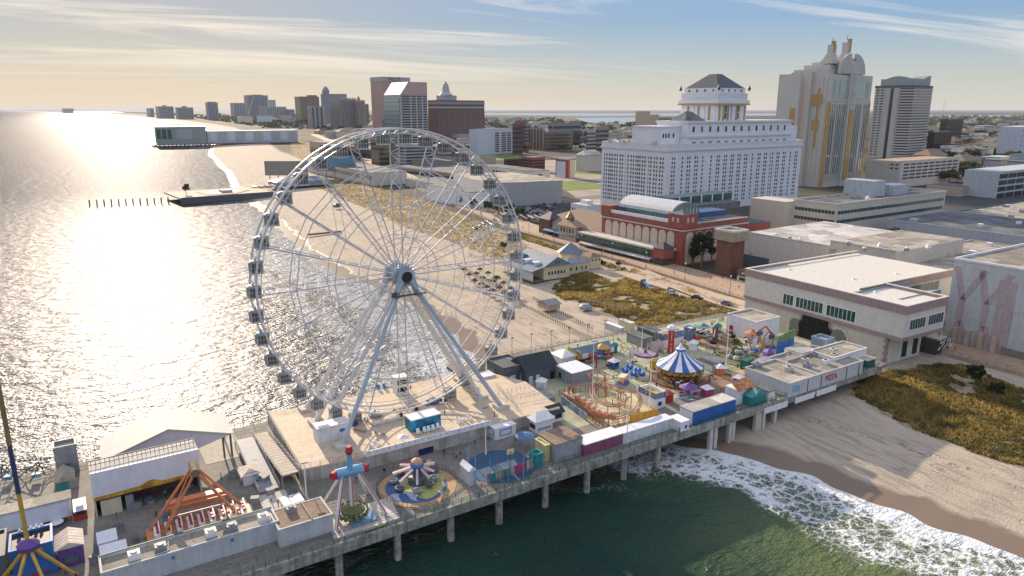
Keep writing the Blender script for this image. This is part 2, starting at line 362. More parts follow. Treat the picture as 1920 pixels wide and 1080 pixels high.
# ---- sea
sea = bpy.data.materials.new('sea_water'); sea.use_nodes = True; t = sea.node_tree; b = t.nodes['Principled BSDF']
g = N(t, 'ShaderNodeNewGeometry'); P = g.outputs['Position']; at = N(t, 'ShaderNodeAttribute', attribute_name='s')
off = mth(t, 'MULTIPLY', at.outputs['Fac'], -1)           # metres offshore
sp = N(t, 'ShaderNodeSeparateXYZ'); t.links.new(P, sp.inputs[0])
near = mth(t, 'SUBTRACT', 1, mth(t, 'DIVIDE', mth(t, 'SUBTRACT', sp.outputs[1], 105), 40), True)   # 1 on this side of the pier
wob = mth(t, 'ADD', off, mth(t, 'MULTIPLY', mth(t, 'SUBTRACT', nz(t, P, .05, 4), .5), 26))
wid = mth(t, 'ADD', mth(t, 'MULTIPLY', near, -38), 74)
dens = mth(t, 'SUBTRACT', 1.0, mth(t, 'DIVIDE', wob, wid))
dens = mth(t, 'MAXIMUM', dens, -.3)
# breaker lines parallel to the shore
wv = mth(t, 'SINE', mth(t, 'ADD', mth(t, 'MULTIPLY', wob, .30), mth(t, 'MULTIPLY', nz(t, P, .03, 3), 5)))
dens2 = mth(t, 'ADD', dens, mth(t, 'MULTIPLY', wv, .17))
vo = N(t, 'ShaderNodeTexVoronoi', feature='DISTANCE_TO_EDGE', i_Scale=.36); 
nd = N(t, 'ShaderNodeTexNoise', i_Scale=.7, i_Detail=4); t.links.new(P, nd.inputs[0])
vd = N(t, 'ShaderNodeVectorMath', operation='MULTIPLY_ADD'); vd.inputs[1].default_value = (2.4, 2.4, 0); t.links.new(nd.outputs['Color'], vd.inputs[0]); t.links.new(P, vd.inputs[2]); t.links.new(vd.outputs[0], vo.inputs[0])
vo2 = N(t, 'ShaderNodeTexVoronoi', feature='DISTANCE_TO_EDGE', i_Scale=1.1); t.links.new(vd.outputs[0], vo2.inputs[0])
lace = mth(t, 'MINIMUM', mth(t, 'MULTIPLY', vo.outputs[0], 1.15), mth(t, 'MULTIPLY', vo2.outputs[0], 2.2))
fo = mth(t, 'MULTIPLY', mth(t, 'SUBTRACT', mth(t, 'MULTIPLY', dens2, .52), mth(t, 'ADD', lace, mth(t, 'MULTIPLY', nz(t, P, 1.8, 5), .28))), 5.5, True)
edge = mth(t, 'MULTIPLY', mth(t, 'SUBTRACT', 1.3, mth(t, 'ABSOLUTE', mth(t, 'SUBTRACT', off, .2))), 1.2, True)
fo = mth(t, 'MAXIMUM', fo, mth(t, 'MULTIPLY', edge, .9))
cap = mth(t, 'MULTIPLY', mth(t, 'SUBTRACT', mth(t, 'MULTIPLY', nz(t, P, .16, 6, ((1, .5, 1), 0), .7), nz(t, P, .045, 2)), .405), 14, True)
fo = mth(t, 'MAXIMUM', fo, mth(t, 'MULTIPLY', cap, mth(t, 'SUBTRACT', .8, mth(t, 'MULTIPLY', lace, 2.2)), True))
fo = mth(t, 'MULTIPLY', fo, mth(t, 'SUBTRACT', 1, mth(t, 'ADD', mth(t, 'MULTIPLY', mth(t, 'DIVIDE', mth(t, 'SUBTRACT', sp.outputs[1], 300), 400, True), .4), mth(t, 'MULTIPLY', mth(t, 'DIVIDE', mth(t, 'SUBTRACT', sp.outputs[1], 180), 60, True), .42))))
deep = mixc(t, nz(t, P, .035, 4), (.004, .024, .019), (.014, .062, .040))
oliv = mth(t, 'MULTIPLY', mth(t, 'SUBTRACT', 1, mth(t, 'DIVIDE', mth(t, 'SUBTRACT', wob, 26), 34), True), mth(t, 'SUBTRACT', 1, mth(t, 'DIVIDE', mth(t, 'SUBTRACT', sp.outputs[1], 70), 34), True), True)
deep = mixc(t, mth(t, 'MULTIPLY', oliv, .8), deep, (.17, .20, .07))
shal = mth(t, 'SUBTRACT', 1, mth(t, 'DIVIDE', wob, 42), True)
deep = mixc(t, mth(t, 'MULTIPLY', shal, .8), deep, (.10, .15, .075))
farc = mth(t, 'DIVIDE', mth(t, 'SUBTRACT', sp.outputs[1], 140), 60, True)  # far water body painted lighter to lift the dark between the glints
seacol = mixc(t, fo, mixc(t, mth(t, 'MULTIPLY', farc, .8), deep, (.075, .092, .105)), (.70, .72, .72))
h1 = nz(t, P, .13, 2, ((1, 1.6, 1), R(-20)), .5, .3); h2 = nz(t, P, .75, 2, ((.8, 1.5, 1), R(-12)), .5, .4); h3 = nz(t, P, 2.1, 1, ((.8, 1.4, 1), R(20)), .5)
hh = mth(t, 'ADD', mth(t, 'ADD', mth(t, 'MULTIPLY', h1, 1.6), mth(t, 'MULTIPLY', h2, .62)), mth(t, 'MULTIPLY', h3, .22))
hh = mth(t, 'ADD', hh, mth(t, 'MULTIPLY', fo, .12))
bp = N(t, 'ShaderNodeBump'); bp.inputs['Distance'].default_value = 1.0; bp.inputs['Strength'].default_value = 1
t.links.new(hh, bp.inputs['Height'])
# water: a dark body colour under a glossy coat whose strength follows Fresnel; coat tint darkened with distance to hold back the far sun glare
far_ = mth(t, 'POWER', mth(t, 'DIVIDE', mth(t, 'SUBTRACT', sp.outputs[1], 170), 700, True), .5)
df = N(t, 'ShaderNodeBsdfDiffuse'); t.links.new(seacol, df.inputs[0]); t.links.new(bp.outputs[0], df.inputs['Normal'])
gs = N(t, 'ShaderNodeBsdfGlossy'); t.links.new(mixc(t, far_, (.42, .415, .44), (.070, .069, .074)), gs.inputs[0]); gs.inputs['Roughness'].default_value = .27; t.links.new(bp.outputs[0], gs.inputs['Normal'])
fr = N(t, 'ShaderNodeFresnel', i_IOR=1.33); t.links.new(bp.outputs[0], fr.inputs['Normal'])
mx = N(t, 'ShaderNodeMixShader'); t.links.new(mth(t, 'MULTIPLY', fr.outputs[0], mth(t, 'SUBTRACT', 1, mth(t, 'MULTIPLY', fo, .8)), True), mx.inputs[0]); t.links.new(df.outputs[0], mx.inputs[1]); t.links.new(gs.outputs[0], mx.inputs[2])
t.links.new(mx.outputs[0], t.nodes['Material Output'].inputs[0]); t.nodes.remove(b)
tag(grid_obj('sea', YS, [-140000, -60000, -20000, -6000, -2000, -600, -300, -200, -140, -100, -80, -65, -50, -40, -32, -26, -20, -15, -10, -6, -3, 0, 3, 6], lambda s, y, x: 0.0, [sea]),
    'dark green sea with surf along the beach and sun glitter', kind='structure')
# ---- haze
hz = MB().box(-150000, -2400, -6, 150000, 150000, 175).obj('haze', bpy.data.materials.new('haze')); tag(hz, 'thin sunlit sea haze', kind='stuff')
m = hz.data.materials[0]; m.use_nodes = True; t = m.node_tree; t.nodes.clear()
pv = N(t, 'ShaderNodeVolumePrincipled'); pv.inputs['Color'].default_value = (.66, .70, .78, 1); pv.inputs['Density'].default_value = 1.9e-5; pv.inputs['Anisotropy'].default_value = .1
mo = N(t, 'ShaderNodeOutputMaterial'); t.links.new(pv.outputs[0], mo.inputs['Volume'])
# ---------------------------------------------------------------- the pier
def ny(x): return 114+.055*(x-19)
RP = R(3.1)
DZ, PZ = 8.0, 11.2
pier = T('pier', 'long concrete pier carrying the amusement park out over the surf', 'pier', (0, ny(0), DZ))
def plc(t_, p): return (p[0]-t_.loc.x, p[1]-t_.loc.y)
def poly(pts): return [plc(pier, p) for p in pts]
mb = MB().prism(poly([(-110, ny(-110)), (203, ny(203)), (200, 190), (84, 189), (84, 177), (-110, 169)]), -1.0, 0)
pier.part('deck', mb, M('pier_deck', (.23, .215, .185), .8, var=.2, sc_=.12, bump=.02))
mb = MB().prism(poly([(92, 133), (150, 137), (200, 140), (199, 186), (130, 188), (93, 184)]), 0, .03)
pier.part('painted_deck', mb, greenpad)
mb = MB()
for x0 in range(-110, 200, 10):
    a = Vector((x0, ny(x0)-ny(0), 0)); b_ = Vector((x0+9.94, ny(x0+9.94)-ny(0), 0))
    mb.add([(a.x, a.y-.5, -2.0), (b_.x, b_.y-.5, -2.0), (b_.x, b_.y+.3, -2.0), (a.x, a.y+.3, -2.0), (a.x, a.y-.5, .12), (b_.x, b_.y-.5, .12), (b_.x, b_.y+.3, .12), (a.x, a.y+.3, .12)],
        [(0, 3, 2, 1), (4, 5, 6, 7), (0, 1, 5, 4), (1, 2, 6, 5), (2, 3, 7, 6), (3, 0, 4, 7)])
pier.part('edge_beam', mb, M('edge_concrete', (.36, .35, .30), .9, var=.3, sc_=.5, bump=.03))
pile_m = M('pile_concrete', (.40, .36, .30), .9, var=.35, sc_=.7, bump=.03)
pm = MB().cyl(0, 0, -11, -1.0, .75, 14).mesh(pile_m); cap_m = MB().box(-1.1, -1.2, -1.9, 1.1, 1.4, -1.0).mesh(pile_m); pmw = MB().box(-.5, -.5, -9, .5, .5, -1).mesh(concl)
PX0 = [G(x, y, 6.5).x for x, y in ((640, 1040), (750, 1000), (853, 968), (943, 935), (1030, 905), (1108, 878), (1183, 858), (1250, 838))]
xs_ = [PX0[0]-10.4*i for i in range(8, 0, -1)]+PX0
for x in xs_:
    for k in range(4): mk('pile', pm, pier.o, (x, ny(x)-ny(0)+.9+k*14, 0))
    mk('pile_cap', cap_m, pier.o, (x, ny(x)-ny(0)+.9, 0))
for px_ in (1316, 1330, 1375, 1386, 1418, 1428, 1441, 1480):
    x = G(px_, 790, 6.5).x if px_ < 1400 else G(px_, 770, 6.5).x
    mk('pile', pmw, pier.o, (x, ny(x)-ny(0)+.3, 0))
mb = MB()
for i in range(-55, 100):
    x = i*2.0; y = ny(x)-ny(0)-.2
    mb.box(x-.05, y-.05, .1, x+.05, y+.05, 1.25)
for z in (.45, .85, 1.25): mb.beam((-110, ny(-110)-ny(0)-.2, z), (199, ny(199)-ny(0)-.2, z), .04)
pier.part('railing', mb, green)
mb = MB()
for i in range(-36, 66):
    x = i*3.0; y = ny(x)-ny(0)+2.6; mb.box(x-.04, y-.04, 0, x+.04, y+.04, 1.1)
for z in (.5, 1.1): mb.beam((-108, ny(-108)-ny(0)+2.6, z), (112, ny(112)-ny(0)+2.6, z), .035)
pier.part('railing', mb, dgrey)
mb = MB()
for a, b_ in (((1434, 770), (1482, 757)), ((1495, 752), (1535, 741)), ((1535, 738), (1575, 727))):
    p, q = G(*a, 6.5), G(*b_, 6.5); p.y = ny(p.x)-.62; q.y = ny(q.x)-.62
    mb.add([(p.x, p.y-ny(0), -2.6), (q.x, q.y-ny(0), -2.6), (q.x, q.y-ny(0), -.9), (p.x, p.y-ny(0), -.9), (p.x, p.y-ny(0)-.1, -2.6), (q.x, q.y-ny(0)-.1, -2.6), (q.x, q.y-ny(0)-.1, -.9), (p.x, p.y-ny(0)-.1, -.9)],
        [(0, 1, 2, 3), (4, 7, 6, 5), (0, 4, 5, 1), (3, 2, 6, 7), (0, 3, 7, 4), (1, 5, 6, 2)])
pier.part('edge_panel', mb, white)
# raised wheel platform
pl = [G(565, 880, PZ), G(686, 855, PZ), G(920, 795, PZ), G(1050, 764, PZ), G(985, 715, PZ), G(925, 700, PZ), G(838, 704, PZ), G(580, 762, PZ), G(500, 772, PZ)]
plat = T('wheel_platform', 'raised pale platform with white parapet under the ferris wheel', 'platform', (pl[0].x, pl[0].y, DZ))
pp = [plc(plat, p) for p in pl]
plat.part('deck', MB().prism(pp, 2.8, PZ-DZ), platm)
plat.part('wall', MB().prism([(x*.998+.1, y*.998+.1) for x, y in pp], 0, 2.8), M('stained_concrete', (.46, .43, .38), .9, var=.22, sc_=.3, bump=.02))
mb = MB(); q0, q1, q2 = [plc(plat, p) for p in pl[:3]]
def wallseg(mb, a, b_, z0, z1, w_=.3):
    a, b_ = Vector((a[0], a[1], 0)), Vector((b_[0], b_[1], 0)); d = (b_-a).normalized(); n = Vector((-d.y, d.x, 0))*w_/2
    return mb.prism([tuple((a-n)[:2]), tuple((b_-n)[:2]), tuple((b_+n)[:2]), tuple((a+n)[:2])], z0, z1)
wallseg(mb, q1, q2, PZ-DZ-.25, PZ-DZ+1.0); plat.part('parapet', mb, white)
mb = MB()
for a, b_ in ((q0, q1), (q0, pp[8]), (pp[8], pp[7]), (pp[7], pp[6]), (pp[6], pp[5])):
    n = int((Vector(b_)-Vector(a)).length/1.8)
    for i in range(n+1): p = Vector(a).lerp(Vector(b_), i/n); mb.box(p.x-.04, p.y-.04, 3.2, p.x+.04, p.y+.04, 4.3)
    for z in (3.5, 3.9, 4.3): mb.beam((*a, z), (*b_, z), .035)
plat.part('railing', mb, grey)
mb = MB()
for px_, w_ in ((700, 5), (735, 10), (850, 4), (885, 4)):
    p = G(px_, 862-(px_-686)*.245, 9.3); x, y = plc(plat, p); plat.part('wall_vent', MB().box(x, y-.25, 1.1, x+w_*.8, y+.3, 1.7), black)
mb = MB()
lm = MB().box(-.08, -.2, 3.6, .08, -.15, 3.9).mesh(blue)
for p in rng(0, 1, 20): v = Vector(q1).lerp(Vector(q2), p); mk('parapet_light', lm, plat.o, (v.x, v.y, 0))
# ramps left of the platform
def ramp_(label, pts, zs, mat, rails=True):
    a, b_, w0 = pts; A, B_ = G(*a, zs[0]), G(*b_, zs[1]); t_ = T('ramp', label, 'ramp', (A.x, A.y, DZ))
    d = (B_-A); d.z = 0; n = Vector((-d.y, d.x, 0)).normalized()*w0/2; z0, z1 = zs[0]-DZ, zs[1]-DZ
    v = [(-n.x, -n.y, z0), (d.x-n.x, d.y-n.y, z1), (d.x+n.x, d.y+n.y, z1), (n.x, n.y, z0)]
    mb = MB().add([(x, y, z-.3) for x, y, z in v]+v, [(0, 3, 2, 1), (4, 5, 6, 7), (0, 1, 5, 4), (1, 2, 6, 5), (2, 3, 7, 6), (3, 0, 4, 7)]); t_.part('walkway', mb, mat)
    mb = MB()
    for s in (-1, 1):
        for k in range(13):
            f = k/12; x, y, z = d.x*f+s*n.x, d.y*f+s*n.y, z0+(z1-z0)*f; mb.box(x-.05, y-.05, z, x+.05, y+.05, z+1.1)
        for h in (.5, 1.1): mb.beam((s*n.x, s*n.y, z0+h), (d.x+s*n.x, d.y+s*n.y, z1+h), .06)
    t_.part('handrail', mb, concl)
    mb = MB()
    for s in (-1, 1):
        for k in range(5):
            f = k/4; x, y, z = d.x*f+s*n.x, d.y*f+s*n.y, z0+(z1-z0)*f; t_.part('support', MB().box(x-.1, y-.1, 0, x+.1, y+.1, max(.1, z-.3)), grey)
    return t_
ramp_('stepped ramp with pale treads beside the wheel platform', [(545, 888), (487, 812), 3.6], (PZ, 9.2), lines(M('ramp_tread', (.42, .38, .32), .8), 1, 1.6, .25, .45))
ramp_('long grey ramp left of the stepped ramp', [(505, 918), (458, 822), 4.2], (8.4, 9.6), grey)
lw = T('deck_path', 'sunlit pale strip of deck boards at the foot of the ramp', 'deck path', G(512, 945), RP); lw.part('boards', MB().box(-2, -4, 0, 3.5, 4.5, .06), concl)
# ---------------------------------------------------------------- ferris wheel
HX, HY, HZ, WR = 58.3, 157.5, 46.0, 33.8; RW = R(4.5); HW = 2.5
fwh = T('ferris_wheel', 'giant white observation wheel with forty glazed cabins on the pier platform', 'ferris wheel', (HX, HY, PZ), RW)
hz_ = HZ-PZ
def wp(r, a, y): return (r*math.cos(a), y, hz_+r*math.sin(a))
for y in (-HW, HW):
    mb = MB(); mb.path([wp(WR, 2*math.pi*i/80, y) for i in range(80)], .25, 6, True); fwh.part('rim', mb, steel)
    mb = MB(); mb.path([wp(WR-1.0, 2*math.pi*i/80, y) for i in range(80)], .10, 4, True)
    for i in range(80): mb.beam(wp(WR, 2*math.pi*i/80, y), wp(WR-1.0, 2*math.pi*(i+.5)/80, y), .05); 
    fwh.part('inner_rim', mb, steel)
for r, rr in ((9.2, .11), (16.8, .12), (25.4, .13)):
    for y in (-HW, HW):
        mb = MB(); mb.path([wp(r, 2*math.pi*i/20+math.pi/2, y) for i in range(20)], rr, 5, True); fwh.part('brace_ring', mb, steel)
for i in range(20):
    a = 2*math.pi*i/20+math.pi/2; fwh.part('cross_tie', MB().beam(wp(WR, a, -HW), wp(WR, a, HW), .12), steel)
violet = M('violet_light_strip', (.36, .36, .62), .4, var=.1)
for k in range(20):
    a = 2*math.pi*k/20+math.pi/2; mb = MB()
    for y in (-HW, HW): mb.beam(wp(2.0, a, y*.9), wp(WR-.1, a, y), .155, 5)
    n = 18
    for j in range(n):
        r0, r1 = 5+(WR-6)*j/n, 5+(WR-6)*(j+1)/n; s = HW if j % 2 else -HW
        mb.beam(wp(r0, a, s), wp(r1, a, -s), .085)
        if j % 3 == 0: mb.beam(wp(r0, a, s), wp(r0, a, -s), .07)
    s_ = fwh.part('spoke', mb, steel)
    mb = MB(); mb.beam(wp(20, a, -HW-.17), wp(WR-.5, a, -HW-.17), .07); mb.obj('light_strip', violet, s_)
# lattice diagonals between the two outer rings and the rim, as on the real wheel every other bay
mb = MB()
for k in range(20):
    for y in (-HW, HW):
        a0, a1 = 2*math.pi*k/20+math.pi/2, 2*math.pi*(k+1)/20+math.pi/2
        if k % 2: mb.beam(wp(16.8, a0, y), wp(25.4, a1, y), .07)
        else: mb.beam(wp(25.4, a0, y), wp(16.8, a1, y), .07)
fwh.part('diagonal_rod', mb, steel)
def yd(mb, r, y0, y1, n=24, c=(0, 0)): return mb.beam((c[0], y0, hz_+c[1]), (c[0], y1, hz_+c[1]), r, n)
mb = MB(); yd(mb, 1.7, -HW, HW); yd(mb, 2.5, -HW-.1, -HW+.5); yd(mb, 2.5, HW-.5, HW+.1); yd(mb, 1.1, -HW-1.6, HW+1.6); hub = fwh.part('hub', mb, bluegrey, smooth=False)
mb = MB()
for k in range(20):
    for y in (-HW, HW): mb.beam(wp(1.6, 2*math.pi*k/20+.15, y), wp(3.0, 2*math.pi*k/20+.15, y), .2, 4)
mb.obj('hub_bracket', bluegrey, hub)
mb = MB(); yd(mb, 1.35, -HW-1.75, -HW-1.55, 20); mb.obj('bearing_cap', dark, hub)
feet = {(-1, -1): (-20.5, -11), (-1, -.35): (-20, .5), (-1, .35): (-21, 4.5), (-1, 1): (-20.5, 13.5), (1, -1): (20.6, -12.5), (1, -.35): (19.6, -4), (1, .35): (20.5, 2), (1, 1): (21.5, 9)}
for (sx_, sy_), (fx, fy) in feet.items():
    y = -HW-1.2 if sy_ < 0 else HW+1.2
    mb = MB(); mb.beam((sx_*.8, y, hz_-.6), (fx, fy, .5), .40, 8, .58)
    lg = fwh.part('support_leg', mb, bluegrey if sy_ == -1 else steel)
    MB().box(fx-1.6, fy-1.6, 0, fx+1.6, fy+1.6, .9).obj('foot_block', concl, lg)
for sx_ in (-1, 1):
    for f in (.35, .62, .82):
        pts_ = [Vector((sx_*.8, -HW-1.2 if k < 0 else HW+1.2, hz_-.6)).lerp(Vector((*feet[(sx_, k)], .5)), f) for k in (-1, -.35, .35, 1)]
        for a_ in (0, 2): fwh.part('leg_tie', MB().beam(pts_[a_], pts_[a_+1], .2), steel)
for y in (-HW-1.2, HW+1.2):
    mb = MB().xprism([(-3.6, hz_-5.0), (-2.3, hz_-5.0), (-.9, hz_-1.2), (.9, hz_-1.2), (2.3, hz_-5.0), (3.6, hz_-5.0), (1.5, hz_+1.3), (-1.5, hz_+1.3)], y-.5, y+.5); fwh.part('bearing_frame', mb, bluegrey)
mb = MB().box(-4.4, -HW-3.0, hz_-4.2, 4.4, -HW-1.9, hz_-4.0)
for x in rng(-4.4, 4.4, 9): mb.box(x-.03, -HW-3.0, hz_-4.0, x+.03, -HW-2.95, hz_-3.1)
mb.beam((-4.4, -HW-3, hz_-3.1), (4.4, -HW-3, hz_-3.1), .05); mb.box(-4.3, -HW-2.9, hz_-4, -3.2, -HW-2.1, hz_-2.9); fwh.part('service_catwalk', mb, dgrey)
# cabins
cab_gl = M('cabin_glass', (.15, .15, .135), .15, var=.3, spec=.6)
proto = None
for k in range(40):
    a = 2*math.pi*(k+.5)/40+math.pi/2; x, y, z = wp(WR, a, 0)
    if proto is None:
        proto = mk('cabin', None, fwh.o, (x, y, z)); proto.scale = (.88, .88, .9)
        MB().box(-1.25, -1.25, -3.55, 1.25, 1.25, -1.35).obj('glazing', cab_gl, proto)
        mb = MB().box(-1.45, -1.45, -3.9, 1.45, 1.45, -3.5); mb.box(-1.4, -1.4, -2.5, 1.4, 1.4, -2.38)
        for u in (-1.38, -.7, 0, .7, 1.38):
            for s in (-1.34, 1.34): mb.box(u-.06, s-.06, -3.5, u+.06, s+.06, -1.3); mb.box(s-.06, u-.06, -3.5, s+.06, u+.06, -1.3)
        mb.obj('frame', M('cabin_frame', (.52, .52, .50), .5), proto)
        mb = MB().rev([(1.9, -1.4), (1.9, -1.2), (1.3, -.85), (.5, -.7)], 8, a0=math.pi/8); mb.obj('roof', grey, proto)
        mb = MB().beam((0, -HW, 0), (0, HW, 0), .13); mb.beam((0, -.6, -.75), (0, 0, 0), .12); mb.beam((0, .6, -.75), (0, 0, 0), .12); mb.obj('hanger', steel, proto)
    else: copyt(proto, (x, y, z), parent=fwh.o)
# ---------------------------------------------------------------- small helpers for pier buildings
DOORS = 0
def shed(name, label, cat, px, py, x0, x1, ytop, wall, roof, zb=DZ, rt_='flat', D=None, W=None, rot=3.1, rh=1.5, over=.3, door=None, par=.35, zr=None, top=None):
    t_, W_, D_, h = B3(name, label, cat, px, py, zb if zr is None else zr, x0, x1, rot, zb, ytop=ytop, D=D, W=W, top=top)
    wl = t_.part('wall', MB().box(0, 0, 0, W_, D_, h), wall)
    if rt_ == 'flat':
        mb = MB().m(0).box(.25, .25, h, W_-.25, D_-.25, h+.05).m(1)
        for b in ((-.1, -.1, W_+.1, .25), (-.1, D_-.25, W_+.1, D_+.1), (-.1, .25, .25, D_-.25), (W_-.25, .25, W_+.1, D_-.25)): mb.box(b[0], b[1], h+.002, b[2], b[3], h+par)
        t_.part('roof', mb, [roof, wall])
    elif rt_ == 'slab': t_.part('roof', MB().box(-over, -over, h, W_+over, D_+over, h+.2), roof)
    elif rt_ == 'gx': t_.part('roof', MB().xprism([(-over, h-.1), (D_+over, h-.1), (D_/2, h+rh)], -over, W_+over, 'x'), roof)
    elif rt_ == 'gy': t_.part('roof', MB().xprism([(-over, h-.1), (W_+over, h-.1), (W_/2, h+rh)], -over, D_+over, 'y'), roof)
    elif rt_ == 'hip': t_.part('roof', MB().hip(-over, -over, W_+over, D_+over, h, h+rh, min(W_, D_)/2), roof)
    elif rt_ == 'mono': t_.part('roof', MB().xprism([(-over, h), (D_+over, h+rh), (D_+over, h+rh+.2), (-over, h+.2)], -over, W_+over, 'x'), roof)
    if door is not None:
        for u in door: t_.part('door', MB().box(u, -.08, .05, u+1.1, .02, 2.2), dgrey)
    t_.W_, t_.D_, t_.h = W_, D_, h
    return t_
def band(t_, name, mat, face, u0, u1, z0, z1, d=.12, off=0):
    if face == 'F': mb = MB().box(u0, off-d, z0, u1, off+.02, z1)
    else: mb = MB().box(off-d, u0, z0, off+.02, u1, z1)
    return t_.part(name, mb, mat)
# ---------------------------------------------------------------- left part of the pier
def lathe_x(mb, c, r, x0, x1, n=16): return mb.beam((x0, c[0], c[1]), (x1, c[0], c[1]), r, n)
slope = M('awning_white', (.70, .70, .74), .6, var=.05)
t_ = shed('games_hall', 'wide hall with blank pale front and painted yellow trim over a dark opening', 'games hall', 181, 972, 0, 380, 888, slope, concl, D=5, par=.2)
for c in list(t_.o.children): bpy.data.objects.remove(c)
W_, h = t_.W_, t_.h
t_.part('fascia', MB().box(0, -.3, h*.47, W_, .1, h), slope); t_.part('roof', MB().box(0, .1, h-.3, W_, 5, h), concl)
t_.part('back_wall', MB().box(0, 4.6, 0, W_, 5, h-.3), brick); t_.part('side_wall', MB().box(0, .1, 0, .3, 4.6, h-.3), greywall); t_.part('side_wall', MB().box(W_-.3, .1, 0, W_, 4.6, h-.3), greywall)
t_.part('counter', MB().box(1, .1, 0, 4.5, 1.2, 3.2), cream); t_.part('shutter', MB().box(5.2, .1, 0, 6.6, 1, 3.1), grey)
mb = MB(); tr = M('painted_trim', (.45, .10, .05), .6, var=.2, sc_=.5, alt=(.75, .55, .06))
mb.xprism([(0, h*.47-.7), (W_, h*.47-.5), (W_, h*.47+.1), (W_*.62, h*.47+.25), (W_*.55, h*.47+.9), (W_*.5, h*.47+.9), (W_*.42, h*.47+.2), (0, h*.47)], -.45, -.31); t_.part('painted_trim', mb, tr)
mb = MB()
for z in (h+.5, h+1.3): mb.beam((0, 2.5, z), (W_, 2.5, z), .1)
for u in rng(0, W_, 24): mb.beam((u, 2.5, h), (u, 2.5, h+1.3), .07)
t_.part('lighting_truss', mb, dgrey)
# tent hall
a, b_, c = G(193, 867, 13.5), G(436, 815, 13.5), G(417, 778.5, 13.5)
d = b_-a; wdt = d.length; rz = math.atan2(d.y, d.x); ey = Vector((-math.sin(rz), math.cos(rz), 0)); dep = max(8, (c-b_).dot(ey)); mid = (a+b_)/2; az = ZT(mid, 807)
tt = T('marquee_hall', 'big white gabled marquee hall with panelled roof at the seaward edge of the pier', 'marquee', (a.x, a.y, DZ), rz)
ez, ap = 13.5-DZ, az-DZ
tent = lines(M('marquee_fabric', (.60, .56, .50), .6, var=.06), 0, 4.2, .05, .9, (1, dep/2)); shadef = M('marquee_gable', (.62, .63, .68), .6, var=.04)
tt.part('roof', MB().xprism([(-.3, ez), (wdt/2, ap), (wdt+.3, ez), (wdt+.3, ez+.25), (wdt/2, ap+.3), (-.3, ez+.25)], 0, dep), tent)
tt.part('gable', MB().xprism([(.3, ez-.2), (.3, 0), (wdt*.62, 0), (wdt*.64, ez-2.2), (wdt-.4, ez-.05), (wdt/2, ap-.15)], .5, .7), shadef)
tt.part('side_wall', MB().box(0, .8, 0, .3, dep-.5, ez), shadef)
for x, y in ((wdt-.4, .8), (wdt-.4, dep-.8), (wdt-2.0, .8), (.4, dep-.8)): tt.part('post', MB().box(x-.2, y-.2, 0, x+.2, y+.2, ez-.05), wood)
tt.part('storage_wall', MB().box(wdt*.64, .8, 0, wdt*.66, 5, ez-2.4), greywall)
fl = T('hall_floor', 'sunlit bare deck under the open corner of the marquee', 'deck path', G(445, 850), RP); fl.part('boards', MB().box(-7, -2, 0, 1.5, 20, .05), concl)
# swinging ship ride
F_ = [G(272, 1010), G(467, 959), G(298, 1022), G(461, 978)]
cen = sum(F_, Vector((0, 0, 0)))/4; azp = ZT(cen, 878)-DZ
sr = T('swinging_ship', 'orange A-frame swing ride with white seat rows facing each other', 'fairground ride', (cen.x, cen.y, DZ), 0)
rf = [f-cen for f in F_]
dx = (rf[1]-rf[0]).normalized(); dn = Vector((-dx.y, dx.x, 0)); 
p0 = dn*1.5+Vector((0, 0, azp)); p1 = -dn*1.5+Vector((0, 0, azp))
for k, f in enumerate(rf): f.z = .1; sr.part('leg', MB().beam(p0 if k < 2 else p1, f, .22, 6, .30), orange)
sr.part('axle', MB().beam(p0+dn*.7, p1-dn*.7, .75, 12), wood)
for s, q in ((p0, 0), (p1, 2)):
    mb = MB()
    for f in (.62, .86): mb.beam(s.lerp(rf[q], f), s.lerp(rf[q+1], f), .15)
    sr.part('cross_brace', mb, orange)
mb = MB(); bw = 9.0
mb.add([tuple(dx*u+dn*v+Vector((0, 0, z))) for u, v, z in ((-bw, -2.2, 1.5), (bw, -2.2, 1.5), (bw, 2.2, 1.5), (-bw, 2.2, 1.5), (-bw*.9, -1.6, .7), (bw*.9, -1.6, .7), (bw*.9, 1.6, .7), (-bw*.9, 1.6, .7))],
    [(0, 1, 2, 3), (4, 7, 6, 5), (0, 4, 5, 1), (1, 5, 6, 2), (2, 6, 7, 3), (3, 7, 4, 0)])
ship = sr.part('ship', mb, orange); 
for u in rng(-bw+.8, bw-.5, 9):
    c = dx*u; mb = MB(); vs_ = [tuple(c+dx*i+dn*j+Vector((0, 0, z))) for z in (1.5, 2.1) for i, j in ((-.5, -2), (.5, -2), (.5, 2), (-.5, 2))]
    mb.add(vs_, [(0, 3, 2, 1), (4, 5, 6, 7), (0, 1, 5, 4), (1, 2, 6, 5), (2, 3, 7, 6), (3, 0, 4, 7)])
    vs_ = [tuple(c+dx*i+dn*j+Vector((0, 0, z))) for z in (2.1, 3.1) for i, j in ((.3, -2), (.5, -2), (.5, 2), (.3, 2))]
    mb.add(vs_, [(0, 3, 2, 1), (4, 5, 6, 7), (0, 1, 5, 4), (1, 2, 6, 5), (2, 3, 7, 6), (3, 0, 4, 7)]); s = mb.obj('seat_row', white, ship)
    mb = MB()
    for j in (-1.2, 0, 1.2): mb.beam(c+dx*.1+dn*(j-.35)+Vector((0, 0, 2.5)), c+dx*.1+dn*(j+.35)+Vector((0, 0, 2.5)), .28)
    mb.obj('restraint', red, s)
for s in (p0, p1): sr.part('swing_arm', MB().beam(s, s.lerp(dx*6+Vector((0, 0, 1.6)), 1), .18), orange); sr.part('swing_arm', MB().beam(s, -dx*6+Vector((0, 0, 1.6)), .18), orange)
mb = MB(); e = dn*5.5; mb.beam(-dx*5+e+Vector((0, 0, 3.2)), dx*5+e+Vector((0, 0, 3.2)), 1.2, 4); sr.part('sign_panel', mb, orange)
